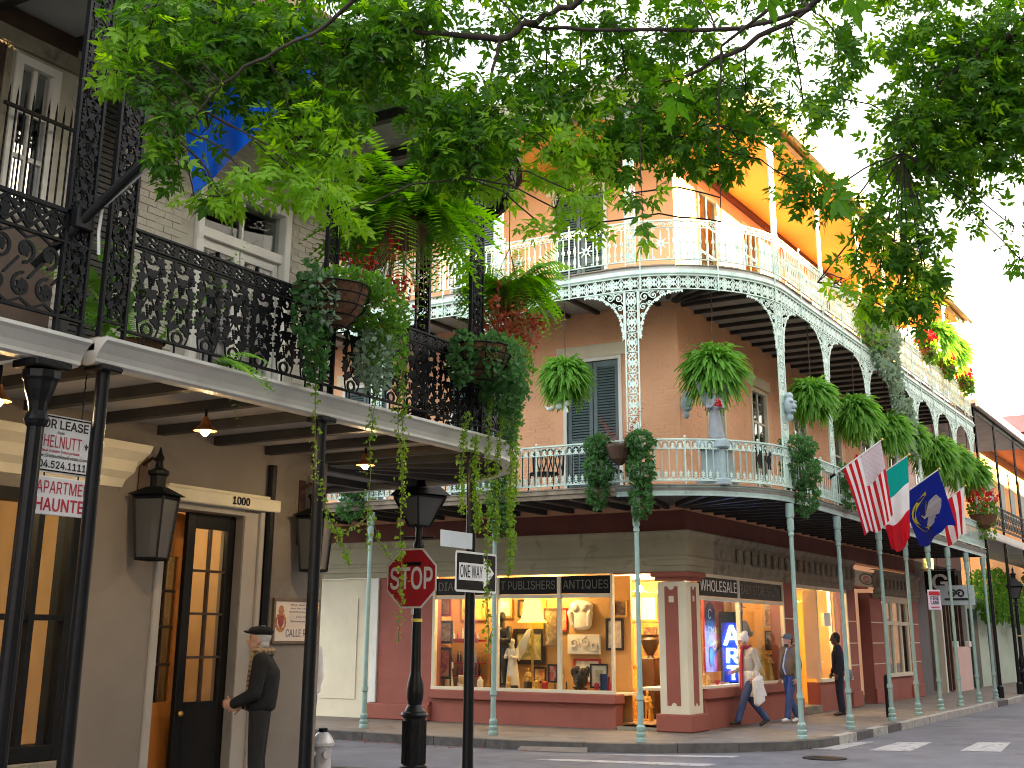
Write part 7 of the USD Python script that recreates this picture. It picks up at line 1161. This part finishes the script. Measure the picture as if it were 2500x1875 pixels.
# ---------------------------------------------------------------- the street tree: limbs reach over the road from the near pavement
# leafy sprays of the crown: x, y, z, half width, half height, density, young leaves
CAN = [[4.78,5.66,5.22,0.16,0.16,0.9,1],
[5.02,5.65,5.47,0.32,0.21,1.2,0],
[4.85,5.54,5.08,0.16,0.16,0.9,0],
[4.71,5.58,5.03,0.11,0.1,0.6,1],
[5.54,5.56,5.71,0.53,0.25,1.4,0],
[5.33,5.52,5.27,0.33,0.24,1.0,0],
[5.1,5.53,4.85,0.13,0.23,0.9,0],
[5.12,5.48,4.57,0.14,0.14,0.9,0],
[5.01,5.47,4.63,0.1,0.17,0.7,0],
[5.38,5.45,4.87,0.09,0.18,0.6,0],
[5.29,5.2,4.33,0.16,0.1,0.8,1],
[5.32,5.34,4.44,0.1,0.14,0.6,0],
[5.46,5.1,4.45,0.17,0.12,0.9,1],
[5.28,5.42,4.35,0.1,0.07,0.4,1],
[5.89,5.36,5.4,0.35,0.38,1.3,0],
[5.67,5.34,5.54,0.28,0.25,1.0,0],
[5.82,5.09,4.91,0.24,0.27,1.2,1],
[5.72,5.07,4.61,0.18,0.18,0.9,1],
[5.94,4.88,4.78,0.2,0.21,1.1,1],
[5.76,4.79,4.42,0.22,0.13,0.9,1],
[5.85,4.65,4.31,0.12,0.13,0.7,1],
[6.27,5.11,5.67,0.46,0.39,1.4,0],
[5.98,5.01,5.12,0.19,0.19,1.2,0],
[6.14,4.94,5.13,0.13,0.19,0.9,0],
[6.47,4.78,5.78,0.36,0.31,1.3,0],
[6.53,4.67,5.96,0.46,0.16,1.4,0],
[6.63,4.51,5.22,0.27,0.27,1.3,0],
[6.59,4.57,5.46,0.19,0.15,0.9,0],
[6.71,4.37,4.93,0.32,0.24,1.3,0],
[6.79,4.24,5.22,0.32,0.37,1.3,0],
[6.86,4.12,4.77,0.17,0.14,0.8,1],
[6.53,4.48,4.9,0.19,0.19,0.9,0],
[7.08,4.15,6.04,0.3,0.17,1,0],
[7.15,4.22,5.68,0.17,0.2,0.6,0],
[7.27,4.02,5.61,0.27,0.37,1.2,0],
[7.24,3.86,5.03,0.33,0.24,1.2,1],
[7.13,3.66,4.63,0.2,0.16,0.75,1],
[6.98,3.92,4.44,0.13,0.09,0.35,1],
[7.03,3.82,4.54,0.11,0.16,0.4,1],
[7.17,3.59,4.44,0.14,0.07,0.7,1],
[7.52,3.59,5.18,0.25,0.33,1.2,0],
[7.31,3.36,4.66,0.17,0.09,0.7,0],
[7.71,3.46,5.44,0.25,0.32,1.2,0],
[7.94,3.27,5.26,0.29,0.25,1.2,0],
[8.0,3.17,5.56,0.33,0.26,1.1,0],
[8.06,3.07,5.08,0.24,0.13,1.1,0],
[8.16,2.91,5.26,0.19,0.19,0.9,0],
[7.92,3.31,6.1,0.35,0.23,1.1,0],
[7.56,3.71,6.14,0.26,0.21,1.0,0],
[7.74,3.61,5.82,0.26,0.22,1.0,0],
[7.47,3.86,5.62,0.2,0.27,0.8,0],
[8.29,2.88,5.72,0.26,0.24,0.9,0],
[8.35,2.77,5.47,0.19,0.17,0.8,0],
[8.44,2.62,6.06,0.16,0.23,0.6,0],
[8.21,3.02,5.94,0.21,0.18,0.6,0],
[8.01,3.15,6.28,0.14,0.11,0.7,0],
[8.21,2.82,6.3,0.11,0.09,0.6,0],
[8.61,2.53,5.59,0.18,0.21,0.7,0],
[8.88,2.28,6.17,0.23,0.32,0.9,0],
[8.82,2.37,5.74,0.16,0.21,0.6,0],
[8.48,2.56,4.94,0.2,0.15,1.0,0],
[8.56,2.42,4.83,0.17,0.12,0.9,0],
[8.43,2.64,5.12,0.15,0.14,0.6,0],
[8.88,2.27,4.91,0.17,0.14,0.6,0],
[8.94,2.17,4.73,0.16,0.17,0.8,0],
[9.12,2.07,4.61,0.19,0.19,0.9,0],
[9.31,1.94,5.52,0.32,0.34,1.3,0],
[9.49,1.63,5.91,0.44,0.51,1.6,0],
[9.69,1.29,6.23,0.4,0.44,1.6,0],
[9.38,1.82,6.39,0.33,0.26,1.2,0],
[9.62,1.42,5.52,0.32,0.29,1.5,0],
[9.44,1.71,5.29,0.29,0.21,1.4,0],
[9.31,1.95,5.02,0.23,0.21,1.1,0],
[9.35,1.88,4.72,0.19,0.16,0.9,0],
[9.75,1.2,5.83,0.22,0.4,1.5,0],
[9.73,1.23,5.37,0.14,0.18,0.8,0],
[9.58,1.49,5.02,0.21,0.12,0.45,0],
[9.69,1.3,4.76,0.12,0.19,0.35,0],
[9.52,1.58,4.89,0.12,0.14,0.4,0],
[9.7,1.28,4.5,0.09,0.14,0.25,0],
[9.32,1.92,4.39,0.17,0.17,1.2,0],
[9.22,2.08,4.17,0.24,0.15,1.2,0],
[9.34,1.89,4.21,0.12,0.14,0.8,0],
[9.27,2.01,4.0,0.12,0.09,0.5,0],
[9.07,2.34,4.17,0.17,0.12,0.6,1],
[9.15,2.2,4.41,0.19,0.12,0.9,0],
[9.27,2.01,4.52,0.14,0.14,0.9,0],
[9.07,2.34,4.55,0.14,0.12,0.6,0],
[9.01,2.45,4.35,0.1,0.09,0.4,1],
[5.18,6.19,6.13,0.29,0.22,1.0,0],
[5.44,5.94,6.19,0.29,0.22,1.0,0],
[5.71,5.68,6.25,0.29,0.23,1.0,0],
[5.98,5.41,6.31,0.3,0.23,1.0,0],
[6.26,5.14,6.37,0.3,0.23,1.0,0],
[6.54,4.85,6.43,0.3,0.24,1.0,0],
[6.83,4.56,6.49,0.31,0.24,1.0,0],
[7.12,4.25,6.54,0.31,0.24,1.0,0],
[7.42,3.94,6.6,0.31,0.24,1.0,0],
[7.72,3.62,6.66,0.32,0.25,1.0,0],
[8.03,3.3,6.72,0.32,0.25,1.0,0],
[8.34,2.96,6.78,0.33,0.25,1.0,0],
[8.66,2.61,6.84,0.33,0.26,1.0,0],
[8.98,2.26,6.9,0.33,0.26,1.0,0],
[9.31,1.9,6.96,0.34,0.26,1.0,0],
[9.64,1.53,7.02,0.34,0.26,1.0,0],
[9.98,1.15,7.08,0.34,0.27,1.0,0]]
tree = thing('street_tree', 'leafy street tree spreading its green branches across the top of the view', 'tree', (4.6, -3.4, .14))
bark = mat('tree_bark', (.030, .022, .018), .9, .35, 9, .8, 30); L_T1 = leaf('tree_leaf', (.05, .15, .014), (.19, .37, .04), .55); L_T2 = leaf('young_tree_leaf', (.18, .36, .03), (.44, .60, .09), .58)
LIMBS = [([(4.6, -3.4, .14), (4.64, -3.35, 1.2), (4.7, -3.3, 2.5), (4.9, -3.0, 4.2)], (.26, .2, .19, .16)), ([(4.9, -3, 4.2), (6.2, -1.2, 5.9), (7.6, 1.0, 6.75), (8.26, 2.34, 6.22), (8.06, 2.67, 5.97), (7.78, 3.15, 5.67), (7.5, 3.43, 5.51)], (.13, .09, .045, .022, .019, .013, .006)),
         ([(6.2, -1.2, 5.9), (6.8, 1.5, 6.9), (7.09, 3.73, 6.08), (6.94, 3.99, 5.92), (6.84, 4.16, 5.8), (6.32, 4.64, 5.77), (5.9, 5.2, 5.6)], (.08, .05, .024, .023, .026, .015, .006)), ([(4.9, -3, 4.2), (5.0, -.5, 6.4), (5.6, 3.0, 6.5), (5.74, 4.84, 5.58), (5.35, 5.1, 5.23), (5.25, 5.27, 5.04), (5.13, 5.47, 4.71)], (.11, .07, .035, .013, .011, .009, .004)),
         ([(6.2, -1.2, 5.9), (8.5, .2, 6.8), (9.58, 1.09, 6.33), (9.19, 1.75, 5.78), (9.08, 1.94, 5.28)], (.08, .05, .024, .015, .006)), ([(5.0, -.5, 6.4), (4.2, .6, 6.6), (3.5, 1.1, 5.6), (3.3, 1.0, 4.4)], (.05, .03, .014, .005)), ([(7.6, 1.0, 6.75), (7.9, 2.9, 5.9), (7.81, 2.91, 5.42), (7.79, 2.93, 4.52)], (.03, .010, .006, .003)), ([(8.26, 2.34, 6.22), (7.9, 2.75, 6.0), (7.4, 3.5, 5.95), (6.94, 3.99, 5.92)], (.02, .017, .014, .013)), ([(6.84, 4.16, 5.8), (6.7, 4.2, 5.2), (6.6, 4.25, 4.7)], (.014, .008, .004)), ([(9.58, 1.09, 6.33), (10.0, 2.2, 5.4), (9.9, 2.9, 4.6)], (.03, .012, .005))]
rt = np.random.default_rng(77)
def wob(p, r, n=5):
    p = np.array(p, float); l = np.arange(len(p)); q = np.linspace(0, len(p)-1, (len(p)-1)*n+1); o = np.stack([np.interp(q, l, p[:, k]) for k in range(3)], 1); rr = np.interp(q, l, r); o[1:-1] += rt.normal(0, 1, (len(q)-2, 3))*np.minimum(.03, rr[1:-1, None]*.5); return o, rr
LP = []
for i, (p, r) in enumerate(LIMBS):
    o, rr = wob(p, r); LP.append(o); put(tree, 'trunk' if i == 0 else 'limb', M().tube(o, rr, 10 if i < 2 else 7), bark, smooth=60)
LPT = np.vstack(LP[1:])
LF = np.array([[0, 0, 0], [.18, .13, .02], [.34, .25, .03], [.40, .17, .025], [.60, .20, .0], [.66, .12, .0], [1.05, 0, -.06], [.66, -.12, 0], [.60, -.20, 0], [.40, -.17, .025], [.34, -.25, .03], [.18, -.13, .02], [.45, 0, -.03]]); LFF = np.array([[12, k, k+1] for k in range(11)]+[[12, 11, 0]])
def compound():
    V, F = [], []
    for x, a, s in ((.62, 0, .62), (.58, .95, .5), (.58, -.95, .5), (.28, 1.1, .46), (.28, -1.1, .46)):
        c, q = math.cos(a), math.sin(a); v = LF*s; v = np.c_[v[:, 0]*c-v[:, 1]*q+x, v[:, 0]*q+v[:, 1]*c, v[:, 2]-.05*abs(a)-.04*x]; F.append(LFF+len(V)*13); V.append(v)
    V = np.vstack(V); k = len(V); V = np.vstack([V, [[0, .012, 0], [0, -.012, 0], [.64, 0, -.02]]]); F.append(np.array([[k, k+1, k+2]])); return V, np.vstack(F)
CV, CF = compound()
def leaf_frames(d, r):
    d = d/np.linalg.norm(d, axis=1, keepdims=True); u = np.array([0, 0, 1.])+r.normal(0, .65, d.shape); y = np.cross(u, d); y /= np.linalg.norm(y, axis=1, keepdims=True); return np.stack([d, y, np.cross(d, y)], 2)
POS, FR, SZ, BR, tw = [], [], [], [], M()
for x, y, z, rx, rz_, dens, br in CAN:
    c = np.array([x, y, z]); dep = min(.55, .5*(rx+rz_)+.12); n = max(10, int(PI*rx*rz_*dens*650))
    d = rt.normal(0, 1, (n, 3)); d /= np.linalg.norm(d, axis=1, keepdims=True); rad = rt.uniform(0, 1, n)**.42
    ex, ey = np.array([.509, -.861, 0]), np.array([.861, .509, 0]); off = d[:, :1]*rx*ex+d[:, 1:2]*dep*ey+d[:, 2:]*rz_*np.array([0, 0, 1.]); p = c+off*rad[:, None]
    nt = max(3, n//9); k0 = LPT[np.argmin(((LPT-c)**2).sum(1)+.6*np.maximum(0, c[2]-LPT[:, 2])**2)]; tw.tube(wob([k0, (k0+c)/2+[0, 0, .06], c], (.012, .008, .005), 3)[0], .006, 4)
    hubs = c+off[:nt]*.8; lab = np.argmin(((p[:, None]-hubs[None])**2).sum(2), 1); p = p*.72+hubs[lab]*.28
    for h in hubs: tw.tube([c, (c+h)/2+rt.normal(0, .03, 3), h], (.005, .004, .0025), 3)
    POS.append(p); FR.append(leaf_frames((p-hubs[lab])*2.2+(p-c)*.35+np.array([0, 0, -.16])+rt.normal(0, .1, (n, 3)), rt)); SZ.append(rt.uniform(.095, .16, n)); BR.append(np.full(n, br) if rt.random() < 2 else 0)
for p, dd in (((7.25, 3.26, 4.4), (0, 0, -1)), ((7.2, 3.3, 4.5), (.2, -.3, -1)), ((7.24, 3.27, 4.36), (.1, .3, -.8))): POS.append([p]); FR.append(leaf_frames(np.array([dd], float), rt)); SZ.append([.2]); BR.append([0])
tw.tube([(7.3, 3.3, 5.2), (7.24, 3.28, 4.8), (7.24, 3.27, 4.36)], .003, 4)
for k in range(16): POS.append([np.array([3.3, 1.02, 4.2])+rt.normal(0, 1, 3)*[.14, .16, .55]]); FR.append(leaf_frames(np.array([[rt.normal(0, .5), rt.normal(0, .5), -.9]]), rt)); SZ.append([.15]); BR.append([0])
POS, FR, SZ, BR = np.vstack(POS), np.vstack(FR), np.concatenate(SZ), np.concatenate(BR); BR = (BR+(rt.random(len(BR)) < .2)) > 0
put(tree, 'twigs', tw, bark, kind='stuff')
dist = np.linalg.norm(POS-[0, 0, 1.75], axis=1); az = np.degrees(np.arctan2(POS[:, 1], POS[:, 0])); vis = (az > 8.5) & (az < 53) & (POS[:, 2] < 1.75+.56*np.hypot(POS[:, 0], POS[:, 1])); order = np.argsort(np.where(vis, dist/SZ, 1e9)); big = order[:300]; rest = np.setdiff1d(np.arange(len(POS)), big)
for i in big: put(tree, 'leaf', scatter(CV, CF, POS[i:i+1], FR[i:i+1], SZ[i:i+1]), L_T2 if BR[i] else L_T1)
for nm, q, mt_ in (('foliage', rest[~BR[rest]], L_T1), ('young_foliage', rest[BR[rest]], L_T2)): put(tree, nm, scatter(CV, CF, POS[q], FR[q], SZ[q]), mt_, kind='stuff')
# ---------------------------------------------------------------- the street beyond
pinkw = mat('pale_pink_stucco', (.66, .46, .42), .8, .08, 1.2, .2, 60, stain=((.5, .34, .3), 1.1, .6)); mint = mat('pale_mint_stucco', (.42, .50, .42), .8, .1, 1.2, .2, 60, stain=((.28, .32, .26), 1.5, .6)); greypl = mat('grey_plaster', (.13, .13, .135), .8, .15, 2, .3, 60); olive = mat('olive_plaster', (.25, .23, .17), .8, .12, 2, .2, 60); bottle = mat('bottle_green_paint', (.02, .035, .03), .5, .2, 4)
C = thing('pink_building', 'pale pink building with grey ground floor and iron gallery beyond the salmon corner house', 'building', (42.5, 14, 0))
put(C, 'upper_wall', wallm('y', YB, 39.12, 46, 4.0, 8.7, [(40.2, 41.4, 4.9, 7.4), (43.4, 44.6, 4.9, 7.4)]), pinkw); put(C, 'ground_wall', wallm('y', YB+.02, 39.12, 46, .14, 4.0, [(40.5, 41.8, .2, 3.2), (43.0, 45.0, .2, 3.4)]), greypl)
for a in (40.2, 43.4): sash(C, 'y', YB, a, a+1.2, 4.9, 7.4, whitep, 2, 4)
put(C, 'pilaster', fbox('y', YB, 41.0, 41.9, .14, 3.3, -.01, .06), olive); put(C, 'white_jamb', fbox('y', YB, 41.9, 42.05, .14, 3.3, 0, .08), whitep); put(C, 'doorway', fbox('y', YB, 40.5, 41.0, .2, 3.2, -.3, -.25), beam_dk); put(C, 'dark_front', fbox('y', YB, 43.0, 45.0, .2, 3.4, -.3, -.25), wood_dark)
for x in (42.3, 42.75, 43.5, 44.1, 44.7): put(C, 'iron_grille', fbox('y', YB, x, x+.12, .2, 3.8, -.05, .12), wood_dark)
put(C, 'pink_dado', fbox('y', YB, 43.2, 45.2, .14, 1.5, 0, .2), pinkw); put(C, 'dado_cap', fbox('y', YB, 42.9, 43.3, 1.5, 1.68, 0, .24), whitep); put(C, 'dado_cap', fbox('y', YB, 44.9, 45.3, 1.5, 1.68, 0, .24), whitep)
fan = M().ext(Polygon([(-.45, 0), (.45, 0)]+[(.45*math.cos(a), .45*math.sin(a)+.35) for a in np.linspace(0, PI, 12)]), .03, basis((40.95, 9.05, 3.85), (1, 0, 0), (0, 0, 1), (0, -1, 0))); put(C, 'lit_fanlight', fan, glow('yellow_fanlight', (1, .72, .16), .30)); put(C, 'fanlight_bar', M().tube([(40.95, 9.01, 3.85), (40.95, 9.01, 4.6)], .015, 4), wood_dark)
put(C, 'roof', M().box(39.12, 46, YB, 19, 8.7, 8.9), beam_dk)
PC = Path([(39.2, 7.0), (62, 7.0)]); GC = thing('far_gallery', 'black iron gallery with pale fascia on the pink building at the right edge', 'gallery', (50, 7, 0))
dc = put(GC, 'deck', M().box(39.2, 62, 7.0, YB-.01, 4.7, 4.8), soffit); put(GC, 'fascia', PC.prof(0, PC.L, [(-.04, 4.64), (.03, 4.64), (.05, 4.7), (.07, 4.86), (-.04, 4.88)]), fascia_a); put(GC, 'roof', M().box(39.2, 50, 6.9, YB-.01, 8.6, 8.72), soffit); put(GC, 'roof_edge', M().box(39.2, 50, 6.82, 6.9, 8.5, 8.74), whitep)
rc = put(GC, 'railing', join(PC.strip(0, PC.L, -.02, .02, 5.7, 5.73), PC.strip(0, PC.L, -.02, .02, 5.0, 5.02)), iron)
q = .1
while q < 12: put(rc, 'scroll_panel', bend(PC, 'sc', q, 5.02, -.008, sx=1.5, sz=1.36), iron); q += .3
for s in (.05, 3.2, 6.8, 10.5, 15, 20):
    put(GC, 'post', M().lathe([(.09, 0), (.09, .3), (.055, .35), (.05, 4.5)], (39.2+s, 7.0, .14), 10), iron_post)
    if s < 11: lace_col(GC, PC, s+.02, .2, 4.9, 8.5, iron)
    put(GC, 'lace_bracket', bend(PC, 'br', s+.1, 3.9, -.007, sx=.8, sz=.85), iron); put(GC, 'lace_bracket', bend(PC, 'br', s+.1, 7.75, -.007, sx=.8, sz=.85), iron)
q = .2
while q < 11: put(rc, 'lace_valance', bend(PC, 'fr', q, 8.3, -.007), iron); q += .34
MW = thing('mint_wall', 'pale mint garden wall with dark green doors at the far end of the pavement', 'wall', (54, 9.1, 0)); put(MW, 'wall', wallm('y', YB, 46.02, 75, .14, 3.0), mint)
for x in (46.3, 49.6): put(MW, 'green_door', fbox('y', YB, x, x+1.3, .16, 2.75, 0, .06), bottle)
put(MW, 'coping', fbox('y', YB, 46.02, 75, 3.0, 3.12, -.35, .06), mint)
DB = thing('orange_house', 'far house with dark red roof and sunlit orange wall at the right edge', 'house', (62, 12, 0)); put(DB, 'wall', M().box(55, 70, YB+.6, 18, .14, 9.6), mat('orange_stucco', (.66, .30, .10), .8, .1, 1)); put(DB, 'roof', M().box(54.4, 70.5, 7.2, 18.5, 9.9, 10.6), mat('rose_roof', (.42, .24, .24), .8, .15, 2)); put(DB, 'eave', M().box(54.5, 70, 7.4, YB+.6, 9.6, 9.9), darkred)
for x in (56, 58.6, 61.2, 64): put(DB, 'window', fbox('y', YB+.6, x, x+1.1, 6.6, 9.0, 0, .05), shutter_m)
def garden_tree(label, loc, blobs, lm, seed, size=.16):
    t = thing('garden_tree', label, 'tree', loc); put(t, 'trunk', M().tube([loc, (loc[0]+.1, loc[1], loc[2]+1.5), (blobs[0][1])], (.12, .09, .05), 7), bark); bush(t, 'crown', blobs, lm, size, seed); return t
garden_tree('bright green garden tree leaning over the mint wall behind the iron posts', (50.5, 9.8, .14), [(1100, (50.3, 8.9, 3.5), (2.2, .9, .8)), (700, (48.8, 8.7, 2.9), (1.4, .6, .6)), (700, (53.0, 8.7, 3.1), (1.8, .7, .9))], L_LUSH, 201); garden_tree('dark green garden tree at the far right edge', (60, 8.2, .14), [(1400, (60, 8.0, 4.2), (3, 1.2, 1.8)), (700, (57, 8.2, 3.0), (2, .8, 1.2))], L_IVY, 202, .2)
far = thing('distant_houses', 'distant houses closing off the street', 'house', (110, 10, 0)); put(far, 'facade', M().box(90, 130, 7.6, 18, 0, 9), pinkw); put(far, 'roof', M().box(89.5, 130.5, 7.2, 18.4, 9, 9.5), darkred)
for x in range(91, 128, 4): put(far, 'window', M().box(x, x+1.4, 7.55, 7.6, 5, 7.4), shutter_m)
dup('/World/street_lamp', (43.0, 6.95, .14), .4, 'distant black street lamp beside the far gallery posts', .95)
t = thing('initial_sign', 'black hanging square sign with a large silver letter G', 'sign', (39.9, 8.55, 3.05)); put(t, 'board', M().box(39.9, 39.94, 8.1, 9.0, 3.06, 3.72, .006), black_sign); put(t, 'lettering', text('G', .44, (39.895, 8.55, 3.17), (0, -1, 0), (0, 0, 1), .006, True, .46, True), silver); put(t, 'arm', M().tube([(39.92, 9.1, 3.76), (39.92, 8.05, 3.76)], .015, 6), iron)
t = thing('fire_lane_sign', 'small lilac white fire lane sign fixed to a gallery post', 'sign', (31.57, 6.9, 2.4)); put(t, 'plate', M().obox((31.56, 6.93, 2.64), (.5, -.86, 0), (.86, .5, 0), .15, .006, .23, .004), mat('lilac_sign', (.60, .52, .66), .5, .06, 4)); o = np.array([31.553, 6.917, 2.64]); ex = np.array([.5, -.86, 0])
put(t, 'red_header', M().obox(o+[-.001, -.001, .15], (.5, -.86, 0), (.86, .5, 0), .13, .004, .045), signred); put(t, 'lettering', text('FIRE', .075, o+[0, 0, .0]-ex*.1, ex, (0, 0, 1), .004, True, .2), inkb); put(t, 'lettering', text('LANE', .075, o+[0, 0, -.1]-ex*.1, ex, (0, 0, 1), .004, True, .2), inkb); put(t, 'arrows', M().obox(o+[0, 0, -.17], (.5, -.86, 0), (.86, .5, 0), .1, .004, .012), inkr)
t = thing('hanging_board', 'pale blue hanging board with a dark curly emblem at the end of the green gallery', 'sign', (37.6, 7.6, 2.7)); put(t, 'board', M().box(37.6, 37.63, 7.15, 8.15, 2.66, 3.2, .005), mat('sky_blue_board', (.42, .50, .54), .5, .06, 4)); put(t, 'emblem', M().ext(U(st(spiral(-.1, .05, .12, .04, 0, 420, 16), .025), st(spiral(.12, .05, .12, .04, 180, -240, 16), .025), st([(-.3, -.1), (.3, -.1)], .03)), .006, basis((37.596, 7.65, 2.92), (0, -1, 0), (0, 0, 1), (-1, 0, 0))), inkb); put(t, 'hanger', M().tube([(37.61, 7.2, 3.2), (37.61, 7.2, 4.0)], .008, 4).tube([(37.61, 8.1, 3.2), (37.61, 8.1, 4.0)], .008, 4), iron)
# small litter on the roadside
rl_ = np.random.default_rng(9); P = np.c_[rl_.uniform(17.4, 18.35, 60), rl_.uniform(10.5, 14.5, 60), np.full(60, .012)]; P[:, 0] = 18.36-np.abs(rl_.normal(0, .12, 60)); struct('fallen_leaves', scatter(*OV, P, rots(60, rl_, .25), rl_.uniform(.04, .08, 60)), L_RUST, kind='stuff')
